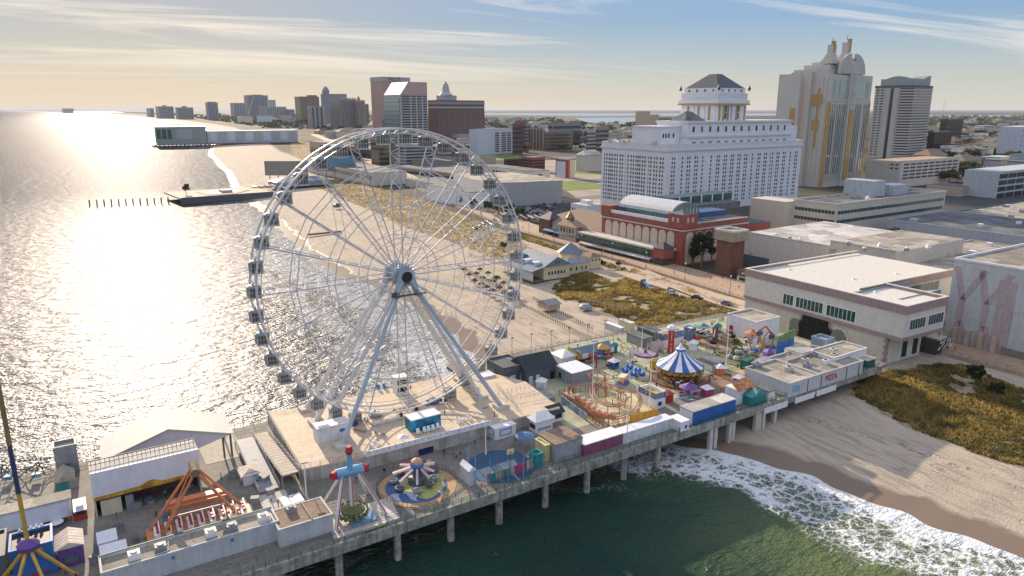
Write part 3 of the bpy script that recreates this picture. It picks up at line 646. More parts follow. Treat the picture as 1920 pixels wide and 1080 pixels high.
sr.part('base_panel', MB().beam(-dx*9-dn*4.2+Vector((0, 0, .8)), dx*7-dn*4.2+Vector((0, 0, .8)), .7, 4), M('painted_waves', (.03, .22, .32), .6, var=.5, sc_=1.2, alt=(.45, .5, .12)))
# tall mast ride on the left edge
c = G(52, 1018, 15); ft = G(148, 1047, 8.4); rad = (Vector((ft.x, ft.y))-Vector((c.x, c.y))).length
ms = T('mast_ride', 'tall slim yellow and purple ride mast standing on splayed yellow legs', 'fairground ride', (c.x, c.y, DZ))
ah = math.atan2(ft.y-c.y, ft.x-c.x)
for k in range(8):
    a = ah+k*math.pi/4; ms.part('leg', MB().beam((0, 0, 6.6), (rad*math.cos(a), rad*math.sin(a), .3), .34, 4, .26), yellow)
zz = [ZT(c, y)-DZ for y in (1005, 925, 835, 700)]+[72]
for z0, z1, m_ in ((6.8, zz[1], yellow), (zz[1], zz[2], M('mast_navy', (.05, .06, .14), .5)), (zz[2], zz[3], M('mast_ochre', (.30, .20, .08), .5)), (zz[3], zz[4], purple)): ms.part('mast_section', MB().cyl(0, 0, z0, z1, .36, 8, .33), m_)
ms.part('hub', MB().rev([(.6, 5.6), (1.5, 6.0), (1.7, 6.8), (.9, 7.6), (.5, 7.8)], 12), purple)
# sheds on the left
t_ = shed('shooting_gallery', 'long low gallery with grey shuttered front and blue and yellow painted base', 'stall', -60, 1024, 0, 137, 983, slope, rooft, D=3.2, rt_='slab')
band(t_, 'painted_base', M('painted_base', (.06, .22, .48), .6, var=.5, sc_=.8, alt=(.7, .5, .05)), 'F', .2, t_.W_, .05, .8); band(t_, 'shutter', slope, 'F', 5.5, t_.W_-.6, .9, t_.h-.4, .2)
for u in (t_.W_-6, t_.W_-2.6): t_.part('round_table', MB().cyl(u, -1.1, .75, .85, 1.15, 16), white)
shed('playhouse', 'small teal gabled hut with a grey door beside the gallery', 'hut', 107, 922, 0, 141, 905, teal, rooft, D=5, rt_='gy', rh=1.4).part('door', MB().box(2.2, -.1, 0, 3.9, .05, 2.0), grey)
t_ = shed('lift_tower', 'plain grey square tower rising behind the teal hut', 'tower', 108, 893, 0, 150, 847, grey, rooft, D=3.6, par=.8); t_.part('door', MB().box(1.5, -.08, 0, 2.6, .05, 2.4), dgrey)
t_ = shed('food_truck', 'red and white food truck parked beside the dark gap in the deck', 'food truck', 141, 978, 0, 165, 962, red, white, D=5.2, rt_='slab', over=.05)
band(t_, 'windscreen', glass, 'F', .3, t_.W_-.3, 1.2, 1.9); t_.part('roof_sign', MB().box(.4, .4, t_.h+.2, t_.W_-.4, 1, t_.h+1.0), white)
t_ = shed('ticket_kiosk', 'purple kiosk with a pale slatted roof near the yellow mast legs', 'kiosk', 112, 1068, 0, 160, 1032, purple, lines(M('slat_roof', (.62, .55, .46), .7), 1, 1.1, .15, .3), D=5, rt_='gy', rh=1.0); band(t_, 'counter_window', skyglass, 'F', .8, t_.W_-1, .8, 2.0)
t_ = shed('prize_booth', 'blue fronted booth with open dark roof frame in the lower left corner', 'booth', 28, 1096, 0, 108, 1040, blue, dark, D=6, par=.5)
band(t_, 'counter', red, 'F', 1, t_.W_-1, .6, 1.0); mb = MB(); 
for u in rng(1, t_.W_-1, 5): t_.part('roof_lamp', MB().rev([(.25, t_.h+.5), (.3, t_.h+.8), (.1, t_.h+1.1)], 8, (u, 5.8)), white)
shed('arcade_annex', 'dark low annex on the lower left edge of the pier deck', 'annex', -40, 1120, 0, 20, 1060, dgrey, dark, D=9)
t_ = shed('service_building', 'long white walled service building with open roof machinery', 'building', 190, 1080, 0, 523, None, greywall, rooft, D=5.2, zr=11.4, top=11.4, par=.55)
h = t_.h
for i, u in enumerate((5, 9, 17, 20.5, 26, 31)):
    a_ = mk('air_conditioner', None, t_.o, (u, 2.4, h+.05)); MB().box(-.9, -.8, 0, .9, .8, 1.1).obj('casing', grey if i % 2 else white, a_); MB().cyl(0, 0, 1.1, 1.25, .55, 10).obj('fan', dark, a_)
for u in (7, 13, 24): t_.part('roof_pipe', MB().path([(u, .8, h+.3), (u+3, 1.2, h+.3), (u+3.4, 4.2, h+.3)], .1, 5), concl)
t_.part('back_gutter', MB().box(0, 5.0, h+.5, t_.W_, 5.3, h+.7), green)
for u in (10.5, 20, 29.5): t_.part('wall_lamp', MB().box(u-.2, -.5, h-.6, u+.2, -.05, h-.3), blue)
t_ = shed('service_building', 'white walled building with a flat brown roof beside the tall spinning ride', 'building', 523, 994.5, 512.6, 624, None, greywall, roofb, zr=11.6, top=11.6, par=.12, D=7)
t_.part('roof_seam', MB().box(t_.W_*.6, 0, t_.h+.05, t_.W_*.6+.25, t_.D_, t_.h+.3), dark)
shed('storage_shed', 'front one of two white roofed sheds by the swing ride fence', 'shed', 191, 1057, 0, 241, 1057, white, slope, zr=11, top=11, D=5.5, rt_='slab', over=.1)
shed('storage_shed', 'rear one of two white roofed sheds by the swing ride fence', 'shed', 184, 1022, 0, 220, 1022, white, slope, zr=10.6, top=10.6, D=4, rt_='slab', over=.1)
shed('hut', 'small white roofed shed behind the brown roofed building', 'shed', 534, 960, 0, 571, 950, white, slope, D=3.5, rt_='slab', over=.1)
t_ = shed('snack_kiosk', 'six sided grey kiosk with slatted tan roof at the foot of the ramp', 'kiosk', 458, 912, 0, 487, 893, slope, MATS['slat_roof'], D=4, rt_='hip', rh=.9, over=.5); band(t_, 'menu_board', ltblue, 'F', t_.W_-1.2, t_.W_-.1, .4, 2.0)
# ---------------------------------------------------------------- on the wheel platform
t_ = shed('control_cabin', 'white corrugated cabin between the left wheel legs', 'cabin', 597, 832, 0, 657, 806, M('corrugated_white', (.70, .70, .70), .6), white, zb=PZ, zr=PZ, D=3.4, rt_='slab', over=.1)
band(t_, 'notice', blue, 'F', t_.W_-2.4, t_.W_-1.2, 1.6, 2.3)
t_ = shed('drinks_container', 'bright blue shipping container bar with pale roof on the wheel platform', 'container', 772, 812, 761, 827, 790, M('painted_sea_mural', (.02, .16, .34), .5, var=.3, sc_=.5, alt=(.05, .36, .60)), white, zb=PZ, D=3.6, rt_='slab', over=.05)
mb = MB(); t_.part('door', MB().box(-.06, 1.2, .1, .04, 2.2, 2.1), teal)
t_ = shed('operator_booth', 'two storey white operator booth at the back edge of the wheel platform', 'booth', 744, 741, 0, 766, 711, white, white, zb=PZ, D=2.6, rt_='slab', over=.25)
band(t_, 'upper_window', glass, 'F', .3, t_.W_-.3, t_.h*.6, t_.h*.88); band(t_, 'lower_window', dark, 'F', .4, t_.W_-.5, t_.h*.15, t_.h*.4)
# adirondack and rocking chairs
def chair(label, m_, x, y, rz, proto_=[None, None], i=0, grp=None):
    if proto_[i] is None:
        t_ = T('garden_chair', label, 'chair', (x, y, PZ), rz, grp)
        t_.part('seat', MB().add([(-.35, -.4, .42), (.35, -.4, .42), (.35, .35, .3), (-.35, .35, .3), (-.35, -.4, .36), (.35, -.4, .36), (.35, .35, .24), (-.35, .35, .24)], [(0, 1, 2, 3), (4, 7, 6, 5), (0, 4, 5, 1), (1, 5, 6, 2), (2, 6, 7, 3), (3, 7, 4, 0)]), m_)
        t_.part('backrest', MB().xprism([(.3, .3), (.42, .3), (.75, 1.25), (.65, 1.28)], -.38, .38, 'x'), m_)
        for u in (-.4, .4): t_.part('leg', MB().box(u-.05, -.45, 0, u+.05, -.35, .6), m_); t_.part('leg', MB().box(u-.05, .3, 0, u+.05, .4, .6), m_); t_.part('armrest', MB().box(u-.1, -.5, .6, u+.1, .4, .66), m_)
        proto_[i] = t_.o; return
    copyt(proto_[i], (x, y, PZ), rz, label, grp)
cb_ = M('chair_blue', (.03, .12, .34), .5); A_ = 'blue chairs on the wheel platform'; B_ = 'white rocking chairs on the wheel platform'
for px, py, rz, l in [(800, 762, 3, 'five'), (806, 760, 3, 'five'), (812, 758, 3, 'five'), (819, 756, 3, 'five'), (826, 754, 3, 'five'), (836, 754, 2.8, 'five')]: p = G(px, py, PZ); chair('blue garden chair in the row right of the blue container', cb_, p.x*.996+.2, p.y, rz, i=0, grp=A_)
for px, py, rz in [(663, 800, 1), (668, 797, 1.2), (679, 792, 1), (687, 789, 1.4), (710, 731, 0), (722, 729, .2)]:
    p = G(px, py, PZ); chair('blue garden chair beside the white control cabin' if py > 750 else 'blue garden chair at the seaward rail of the wheel platform', cb_, p.x, p.y, rz, i=0, grp=A_+(' left' if py > 750 else ' back'))
for px, py, rz in [(783, 812, 0), (795, 809, 0), (811, 805, 0), (820, 802, 0), (803, 807, .1)]: p = G(px, py, PZ); chair('white rocking chair in front of the blue container', white, p.x, p.y-.8, rz, i=1, grp=B_)
for px, py, rz in [(860, 792, 1), (868, 789, 4), (880, 786, 2), (893, 783, 1), (697, 838, 1), (708, 834, 2), (703, 842, 4)]:
    p = G(px, py, PZ); chair('white rocking chair near the parapet and lamp post' if px > 800 else 'white rocking chair near the front left leg foot', white, p.x, p.y, rz, i=1, grp=B_+(' right' if px > 800 else ' left'))
def parasol(label, px, py, z, r, m1, h=2.6, n=12, cat='parasol', grp=None):
    p = G(px, py, z); t_ = T('parasol', label, cat, (p.x, p.y, z), 0, grp); t_.part('pole', MB().cyl(0, 0, 0, h, .05, 6), concl)
    t_.part('canopy', MB().rev([(r, h-.5), (r*.5, h-.15), (.05, h+.1)], n), m1); return t_
parasol('white parasol spiral topped beside the parapet', 757, 835, PZ, 1.4, white)
# benches on platform
for px, py, l in ((676, 808, 'pale plank bench beside the control cabin'), (712, 813, 'pale plank bench in the sun left of the container')):
    p = G(px, py, PZ); t_ = T('bench', l, 'bench', (p.x, p.y, PZ), 2.2); t_.part('seat', MB().box(-1.6, -.3, .42, 1.6, .3, .5), concl)
    for u in (-1.2, 1.2): t_.part('leg', MB().box(u-.06, -.28, 0, u+.06, .28, .42), grey)
    t_.part('backrest', MB().box(-1.6, .28, .5, 1.6, .36, .95), concl)
# boarding enclosure & bins
for px, py, l in ((752, 783, 'black bin below the cabins left of the blue container'), (781, 772, 'black bin behind the blue container'), (593, 766, 'black bin at the back left corner of the platform'), (870, 728, 'black bin by the right wheel legs')):
    p = G(px, py, PZ); t_ = T('litter_bin', l, 'bin', (p.x, p.y, PZ)); t_.part('body', MB().rev([(.4, 0), (.46, 1.0)], 12), black); t_.part('lid', MB().rev([(.48, 1.0), (.4, 1.25), (.1, 1.3)], 12), dark)
bp_ = T('boarding_platform', 'low white boarding deck right under the lowest cabins', 'deck', G(700, 800, PZ), RW)
bp_.part('deck', MB().box(0, 0, 0, 17, 5.6, .35), platm); bp_.part('screen', MB().box(0, -.12, .35, 7, 0, 1.1), slope); bp_.part('screen', MB().box(9, -.12, .35, 17, 0, 1.1), slope)
# ---------------------------------------------------------------- lamp posts on the pier
lp = None
for px, py, ytop, l in ((911, 852, 765, 'tall white lamp post in front of the wheel platform'), (1175, 832, 745, 'slim grey lamp post beside the pink container'), (1110, 772, 640, 'slim lamp post in front of the roller coaster shed'), (1217, 772, 668, 'slim lamp post between coaster and carousel'), (1360, 700, 590, 'slim lamp post behind the grey roofed cabin'), (1203, 655, 615, 'slim lamp post behind the silver rocket'), (575, 935, 868, 'thin post at the corner of the brown roofed building'), (1472, 712, 660, 'slim pole rising from the white pizza building')):
    p = G(px, py); h = ZT(p, ytop)-DZ; t_ = T('lamp_post', l, 'lamp post', p); t_.part('pole', MB().cyl(0, 0, 0, h, .14, 8, .08), white); t_.part('base', MB().cyl(0, 0, 0, 1.2, .24, 8, .18), white); t_.part('lamp', MB().box(-.7, -.2, h-.05, .7, .2, h+.15), grey)
# ---------------------------------------------------------------- front strip: spinning ride, octopus, court
c = G(661, 975); H1 = ZT(c, 884)-DZ
sp_ = T('pendulum_ride', 'tall pendulum ride with candy striped legs, blue arm and a ring of seats', 'fairground ride', c)
stripe = M('candy_stripe', (.62, .10, .09), .5)
def striped(t_, name, p, q, r):
    l_ = t_.part(name, MB().beam(p, q, r, 4), white); d = (Vector(q)-Vector(p)).normalized(); n = d.cross(Vector((0, 1, 0))).normalized()*r*.3+Vector((0, -r*.75, 0))
    MB().beam(Vector(p)+n, Vector(q)+n, r*.28, 4).obj('stripe', stripe, l_)
for (fx, fy), (kx, ky) in (((608, 942), (-2.6, 0)), ((630, 994), (-2.6, -.6)), ((690, 926), (2.6, 0)), ((724, 964), (2.6, -.6))):
    f = G(fx, fy)-c; striped(sp_, 'leg', (kx*.55, ky, H1), (f.x, f.y, 0), .42)
sp_.part('pivot', MB().beam((-2.6, 0, H1), (2.6, 0, H1), 1.0, 12), ltblue)
for s in (-1, 1): sp_.part('motor', MB().beam((s*2.5, 0, H1+.2), (s*3.4, -.6, H1+.1), .8, 10), red)
a_ = sp_.part('arm', MB().beam((0, -.4, H1), (0, -.4, ZT(c, 850)-DZ), .6, 6, .45), ltblue); MB().rev([(.5, 0), (.8, .6), (.5, 1.6)], 8, (0, -.4)).obj('counterweight', red, a_, (0, 0, ZT(c, 850)-DZ))
striped(sp_, 'pendulum', (0, -.4, H1-.3), (0, -.4, 3.2), .45)
mb = MB().rev([(.5, 1.4), (2.0, 1.6), (2.2, 2.6), (.5, 3.3)], 20, (0, -.4)); ring = sp_.part('seat_ring', mb, M('olive_metal', (.14, .15, .06), .5))
st = MB().box(-.28, -.3, 0, .28, .3, .5); st.box(-.28, -.35, .4, .28, -.2, 1.3); stm = st.mesh([M('seat_green', (.16, .20, .05), .5)]); rm_ = MB().beam((-.25, .1, .75), (.25, .1, .75), .2, 6).mesh(white)
for k in range(16):
    a = k*math.pi/8; o = mk('seat', stm, ring, (2.6*math.cos(a), -.4+2.6*math.sin(a), 1.5), a-math.pi/2+math.pi); mk('restraint', rm_, o)
sp_.part('base_deck', MB().prism([(-5, -5), (8, -4.2), (9, 4), (-4, 3)], 0, .35), M('plate_floor', (.50, .46, .42), .5))
sp_.part('base_deck', MB().prism([(-1, -3), (4, -2.8), (4.2, .5), (-1, .3)], .36, .6), ltblue)
sp_.part('platform_edge', MB().beam((.5, -5.2, .5), (5, -4.9, .5), .3), cream)
p = G(783, 912); pad = T('painted_pad', 'round play pad painted in tan, blue and yellow under the spider ride', 'painted pad', p, .2)
Rp = (G(855, 905)-p).length
pad.part('ring', MB().cyl(0, 0, .01, .05, Rp, 40), M('pad_tan', (.45, .30, .15), .8)); pad.part('disc', MB().cyl(-.3, 0, .05, .09, Rp*.8, 40), M('pad_blue', (.08, .13, .28), .8))
pad.part('star', MB().prism([(1.2+Rp*.58*(1+.16*math.sin(3*k*.26+1)+.08*math.sin(5*k*.26))*math.cos(k*.2618), -.6+Rp*.58*(1+.16*math.sin(3*k*.26+1)+.08*math.sin(5*k*.26))*math.sin(k*.2618)) for k in range(24)], .09, .12), M('pad_yellow', (.42, .42, .16), .8))
p = G(783, 905); oc = T('spider_ride', 'parked spider ride with folded striped arms and a round blue cap', 'fairground ride', p, .4)
oc.part('base', MB().rev([(2.0, .1), (1.9, 1.2), (1.0, 1.6), (.8, 3.4)], 16), dgrey); oc.part('cap', MB().rev([(1.0, 3.4), (1.5, 4.2), (1.3, 4.6)], 14), blue); oc.part('ball', MB().rev([(1.25, 4.6), (1.2, 5.1), (.7, 5.5), (.2, 5.6)], 14), M('tan_ball', (.55, .35, .22), .6))
for k in range(8):
    a = k*math.pi/4; d = Vector((math.cos(a), math.sin(a), 0)); l_ = 5.0 if k not in (6, 7) else 3.5
    o = oc.part('arm', MB().beam(d*1.2+Vector((0, 0, 3.6)), d*l_+Vector((0, 0, 2.4)), .3, 4), white); MB().beam(d*1.2+Vector((0, 0, 3.95)), d*l_+Vector((0, 0, 2.75)), .08, 4).obj('stripe', stripe, o)
    MB().rev([(.4, .4), (.9, .6), (1.0, 1.2), (.8, 1.25), (.5, .9)], 10, (d.x*l_, d.y*l_)).obj('gondola_tub', grey if k % 2 else dgrey, o)
def fence_ring(label, c, r, m_, n=40, h=1.2, a0=0, a1=6.283, cat='fence'):
    t_ = T('fence', label, cat, c); pts = [(r*math.cos(a0+(a1-a0)*i/n), r*math.sin(a0+(a1-a0)*i/n)) for i in range(n+1)]; mb = MB()
    for x, y in pts: mb.box(x-.04, y-.04, 0, x+.04, y+.04, h)
    for z in (.15, h): mb.path([(x, y, z) for x, y in pts], .035)
    t_.part('bars', mb, m_); return t_
fence_ring('dark curved fence round the painted play pad', pad.loc, Rp+.4, dgrey, a0=-.3, a1=4.2)
p = G(938, 874); Rc = (G(1000, 866)-p).length
ct = T('play_court', 'round blue ball court with basketball hoop, nets and painted panels', 'ball court', p, RP)
ct.part('floor', MB().cyl(0, 0, .01, .06, Rc, 36), M('court_blue', (.05, .11, .19), .8)); 
for k in range(12):
    a = k*math.pi/6+.2; ct.part('net_pole', MB().cyl(Rc*.95*math.cos(a), Rc*.95*math.sin(a), 0, 5.2, .08, 6), ltblue)
hp_ = ct.part('hoop_post', MB().cyl(2.2, -.6, 0, 3.0, .1, 6), dgrey); MB().box(1.3, -.75, 2.6, 3.1, -.65, 3.8).obj('backboard', cream, hp_); MB().box(1.9, -.8, 2.75, 2.5, -.74, 3.15).obj('target_square', orange, hp_); MB().rev([(.25, 2.7), (.28, 2.75)], 10, (2.2, -1.1)).obj('hoop', orange, hp_)
tp = M('painted_panels', (.55, .36, .18), .7, var=.5, sc_=.5, alt=(.62, .60, .45))
for i, (u0, u1) in enumerate(((-6.2, -3.2), (-2.8, .2), (.6, 3.4), (3.8, 6.4))): ct.part('panel', MB().box(u0, -5.0+.02*i, 0, u1, -4.8+.02*i, 2.2), tp if i != 2 else pink)
for u in (-5.5, -2): ct.part('dark_opening', MB().box(u, -5.1, .2, u+1.3, -5.02, 1.9), teal)
t_ = shed('storage_locker', 'pale grey locker shed left of the ball court', 'shed', 880, 912, 851, 893, 884, M('pale_grey_paint', (.55, .56, .58), .6), slope, rt_='gy', rh=.8, over=.1, D=4); band(t_, 'blue_corner', ltblue, 'F', t_.W_-.5, t_.W_+.02, 0, t_.h-.05)
t_ = shed('equipment_box', 'dark green equipment box right of the ball court', 'box', 1003, 880, 996, 1018, 856, teal, green, D=2.2)
t_ = shed('yellow_booth', 'pale yellow booth beside the brown roofed container', 'booth', 1022, 866, 1000, 1031, 838, M('pale_yellow_paint', (.62, .56, .28), .6), M('pale_yellow_paint', (.62, .56, .28)), D=4)
p = G(797, 849); t_ = T('skip', 'dark blue rubbish skip standing by the platform wall', 'skip', p, RP); t_.part('body', MB().xprism([(-.8, .15), (.8, .15), (1.0, 1.3), (-1.0, 1.3)], -1.7, 1.7, 'x'), M('navy_paint', (.02, .035, .16), .5)); t_.part('lid', MB().box(-1.75, -1.0, 1.3, 1.75, 1.05, 1.4), black)
for px, py, l in ((794, 880, 'small information board at the top of the painted pad'), (804, 882, 'pale blue sign board beside the information board')):
    p = G(px, py); t_ = T('sign_board', l, 'sign', p, .2); t_.part('post', MB().box(-.5, -.05, 0, -.42, .05, 2.4), grey); t_.part('post', MB().box(.42, -.05, 0, .5, .05, 2.4), grey); t_.part('board', MB().box(-.5, -.09, 1.0, .5, -.05, 2.4), dgrey if px == 794 else slope)
# ---------------------------------------------------------------- landward part of the pier
t_ = shed('restaurant_block', 'dark grey flat roofed block with pale parapet beside the right wheel legs', 'building', 944, 724, 913, 985, 693, dgrey, roofg, par=.5)
band(t_, 'door', slope, 'F', 2.2, 4.0, 0, 2.6); band(t_, 'door', slope, 'F', 5.6, 6.6, 0, 2.6)
t_ = shed('shingle_hall', 'dark hall with a long black shingled roof between the grey block and the lavender shed', 'building', 986, 722, 980, 1044, 697, dgrey, M('black_shingle', (.05, .06, .065), .8), D=9, rt_='gx', rh=3.2, over=.3)
for u in (1, 3.4, 8.5): t_.part('door', MB().box(u, -.08, 0, u+1.3, .02, 2.3), slope if u != 8.5 else black)
t_ = shed('pale_roof_shed', 'grey shed with a broad lavender grey metal roof beside the coaster', 'shed', 1072, 724, 1041, 1111, 701, grey, slope, rt_='slab', over=.15); band(t_, 'window', glass, 'S', 5, 6.2, .8, 2.4)
shed('white_shed', 'white flat roofed shed tucked against the right wheel legs', 'shed', 908, 730, 890, 929, 708, white, white, D=4, rt_='slab', over=.1)
t_ = shed('white_tent', 'small white tent roof behind the black shingled hall', 'tent', 1054, 684, 1040, 1080, 672, slope, white, rt_='hip', rh=1.5, D=6)
t_ = shed('games_row', 'long row of games stalls with slate roof and blue and orange sign boards', 'games row', 1088, 680, 1052, 1149, 664, dgrey, roofbl, rt_='gx', rh=1.2, over=.4, D=6)
for i, (a, b_) in enumerate(((0, .2), (.2, .38), (.4, .66), (.68, .85), (.86, 1))): t_.part('sign_board', MB().box(t_.W_*a+.1, -.75, t_.h-1.4, t_.W_*b_-.1, -.6, t_.h), (slope, orange, blue, orange, slope)[i])
t_.part('end_board', MB().box(-.3, -.6, 0, -.1, 6, t_.h+.8), yellow)
# ramps with glass rails between platform and grey block
for (a, b_, w0, zs, l) in (((950, 770), (925, 722), 5, (PZ, 9.6), 'pale access ramp with glass rails left of the snack pavilion'), ((1025, 748), (985, 722), 5, (9.0, 8.2), 'wide grey ramp leading up from the coaster to the grey block')): ramp_(l, [a, b_, w0], zs, concl if w0 == 5 and a[0] < 1000 else grey)
t_ = shed('popcorn_kiosk', 'white kiosk with blue framed windows below the wheel platform', 'kiosk', 929, 826, 916, 967, 806, white, white, rt_='slab', over=.15, D=4)
for f, u0, u1 in (('S', .6, 3.4), ('F', 1.2, t_.W_-1.2)):
    band(t_, 'window_frame', blue, f, u0, u1, .8, 2.3, .1); band(t_, 'window', slope, f, u0+.2, u1-.2, 1.0, 2.1, .14)
t_ = parasol('blue and white scalloped canopy on a post right of the white kiosk', 985, 838, DZ, 2.3, M('blue_canopy', (.10, .20, .38), .6), 3.4, 16, 'canopy')
t_ = shed('snack_pavilion', 'white pavilion with a pyramid roof and open counter', 'pavilion', 1005, 813, 992, 1036, 791, white, white, rt_='hip', rh=1.7, over=.5); band(t_, 'counter_window', ltblue, 'F', .5, t_.W_-.5, .6, 1.2); band(t_, 'opening', dark, 'S', .4, t_.D_-.4, .9, 2.0)
t_ = shed('fried_food_booth', 'white booth with a black pitched roof right of the pyramid pavilion', 'booth', 1036, 793, 1020, 1058, 777, white, MATS['black_shingle'], rt_='gx', rh=1.4, over=.3, D=5); band(t_, 'menu_board', black, 'F', .8, t_.W_-.8, .9, 2.0)
shed('storage_container', 'tall grey corrugated container with a rusty brown roof', 'container', 1041, 868, 1030, 1092, 836, lines(M('corrugated_grey', (.36, .37, .37), .6), 3, .6, .12, .8), roofb, rt_='slab', over=.05, D=7)
shed('storage_container', 'pink shipping container with a white roof at the pier edge', 'container', 1095, 856, 1090, 1167, 836, lines(M('container_pink', (.28, .09, .16), .5), 3, .6, .12, .8), white, rt_='slab', over=.05, D=4.2)
t_ = shed('panel_wall', 'row of white wall panels with a lavender top running along the pier edge', 'wall', 1168, 833, 0, 1262, 814, lines(M('white_panel', (.66, .68, .70), .6), 3, 3.0, .1, .75), MATS['slat_roof'] and slope, rt_='slab', over=.05, D=3.0)
t_ = shed('white_hut', 'small white hut with a blue shutter left of the blue trailer', 'hut', 1276, 811, 1260, 1291, 793, white, white, rt_='slab', over=.15, D=4); band(t_, 'shutter', blue, 'F', t_.W_*.5, t_.W_*.75, .7, 1.6)
t_ = shed('blue_trailer', 'long blue trailer with a cream roof parked along the pier edge', 'trailer', 1298, 800, 1280, 1378, 774, lines(M('trailer_blue', (.03, .12, .38), .5), 3, 6, .1, .7), rooflt, rt_='slab', over=.05, D=4.5)
t_.part('end_panel', MB().box(-.04, .1, .1, .0, t_.D_-.1, t_.h-.1), slope)
t_ = shed('lemonade_stand', 'white stand with a red and orange painted roof sign', 'stand', 1380, 760, 1366, 1409, 733, white, white, rt_='slab', over=.1, D=4)
t_.part('roof_sign', MB().add([(-.8, -1, t_.h+.3), (t_.W_, -1, t_.h+.3), (t_.W_+.8, 2.5, t_.h+1.6), (.2, 2.5, t_.h+1.6), (-.8, -1, t_.h+.45), (t_.W_, -1, t_.h+.45), (t_.W_+.8, 2.5, t_.h+1.75), (.2, 2.5, t_.h+1.75)], [(0, 3, 2, 1), (4, 5, 6, 7), (0, 1, 5, 4), (1, 2, 6, 5), (2, 3, 7, 6), (3, 0, 4, 7)]), M('painted_flames', (.55, .08, .06), .5, var=.3, sc_=.8, alt=(.8, .38, .12)))
shed('teal_hut', 'teal hut with a pitched teal roof beside the orange roofed stand', 'hut', 1408, 763, 1391, 1436, 745, teal, M('teal_roof', (.10, .28, .28), .6), rt_='gy', rh=1.5, over=.3, D=5)
shed('white_hut', 'small white hut with dark roof between the teal hut and the pizza building', 'hut', 1440, 752, 1428, 1452, 735, white, roofg, rt_='slab', D=4)
# pizza building
t_ = shed('pizza_building', 'white flat roofed building with red pizza lettering on its outer wall', 'restaurant', 1478, 746, 1395, 1534, 722, greywall, rooft, par=.5)
h = t_.h; Dp = t_.D_
t2, W2, _, _ = B3('x', 'x', 'x', 1478, 746, 8, 0, 1616, 3.1, 8, top=8+h, D=10); bpy.data.objects.remove(t2.o)
t_.part('long_wall', MB().box(t_.W_+.01, 0, 0, W2, 17, h-.01), greywall)
t_.part('long_roof', MB().box(t_.W_+.05, .3, h-.005, W2-.3, 16.7, h+.04), rooft)
mb = MB().box(t_.W_+.12, -.1, h+.003, W2+.1, .25, h+.5); mb.box(t_.W_+.12, 16.7, h+.003, W2+.1, 17.1, h+.5); mb.box(W2-.25, .25, h+.003, W2+.1, 16.7, h+.5); t_.part('parapet', mb, greywall)
u_ = solve(G(1478, 722, DZ+h), Vector((math.cos(RP), math.sin(RP), 0)), 1557); text('PIZZA', 2.5, red, 'lettering', t_.o, (u_, -.08, h*.56), (math.pi/2, 0, 0), .04, .8)
for u in [q for q in (8, 14, 20, 26, 32) if abs(q-u_) > 3.5]: t_.part('wall_stripe', MB().box(u, -.16, 0, u+.16, -.02, h), dgrey)
band(t_, 'painted_notice', ltblue, 'F', 1.5, 4.5, h*.3, h*.8, .05)
for i, (u, v) in enumerate(((16, 6), (19, 9), (23, 5), (26, 11), (30, 7), (34, 10), (4, 14), (9, 7))):
    a_ = mk('air_conditioner', None, t_.o, (u, v, h+.06)); MB().box(-1, -.8, 0, 1, .8, 1.2).obj('casing', (grey, concl, slope)[i % 3], a_); MB().cyl(0, 0, 1.2, 1.35, .5, 10).obj('fan', dark, a_)
t_.part('vent_duct', MB().path([(15, 12, h+.4), (28, 12.5, h+.4), (28, 8, h+.4)], .3, 6), concl)
t_ = shed('ice_cream_truck', 'white box truck body with a round red emblem behind the pizza building', 'truck', 1500, 690, 1471, 1528, 664, white, rooflt, rt_='slab', over=.05, D=6); t_.part('emblem', MB().beam((-.1, 1.6, t_.h*.55), (-.02, 1.6, t_.h*.55), 1.0, 16), red)
shed('storage_block', 'low white building with a tan roof behind the pizza building', 'building', 1560, 700, 1508, 1622, 672, white, rooft, par=.3, D=8)
t_ = shed('blue_hut', 'blue grey hut with open roof beside the domed arch of the big building', 'hut', 1545, 664, 1520, 1562, 643, M('bluegrey_paint', (.26, .34, .40), .6), slope, D=5, par=1.0)
t_ = shed('striped_awning_stall', 'stall with a mauve and white striped awning below the big building', 'stall', 1566, 668, 1562, 1584, 659, white, lines(M('striped_awning', (.72, .70, .72), .6), 0, 1.1, .55, .45), rt_='mono', rh=1.4, D=3.5)
shed('picnic_shelter', 'low shelter with a salmon roof and green wall beside the dune', 'shelter', 1625, 690, 1590, 1640, 677, green, M('salmon_roof', (.55, .42, .36), .8), rt_='slab', D=3)
# booths by the carousel
t_ = shed('ticket_booth', 'white booth with a blue painted sign band in front of the coaster', 'booth', 1228, 768, 1197, 1247, 745, white, yellow, par=.9); sb = M('sign_blue', (.08, .20, .42), .5, var=.4, sc_=.8, alt=(.35, .45, .60))
band(t_, 'sign_band', sb, 'F', -.1, t_.W_+.1, t_.h-.6, t_.h+1, .15); band(t_, 'sign_band', sb, 'S', -.1, t_.D_+.1, t_.h-.6, t_.h+1, .15); band(t_, 'window', glass, 'F', 1, 2.2, .8, 1.8)
t_ = shed('ticket_booth', 'white two storey booth with blue sign boards and an orange roof beside the red sign', 'booth', 1242, 654, 1231, 1281, 630, white, yellow, par=.6)
band(t_, 'sign_band', sb, 'F', 0, t_.W_, t_.h-1.6, t_.h+.6, .15); band(t_, 'sign_band', sb, 'S', 0, t_.D_, t_.h-1.6, t_.h+.6, .15); band(t_, 'window', glass, 'S', 1.2, 2.6, 1.2, 2.2)
t_ = shed('blue_booth', 'narrow blue and white booth right of the orange roofed booth', 'booth', 1294, 641, 1281, 1304, 618, sb, white, par=.3)
p = G(1257, 663); h = ZT(p, 618)-DZ; t_ = T('pier_sign', 'tall red vertical sign with white lettering standing behind the carousel', 'sign', p, -.3); t_.part('post', MB().box(-.2, 0, 0, .2, .3, h*.3), grey)
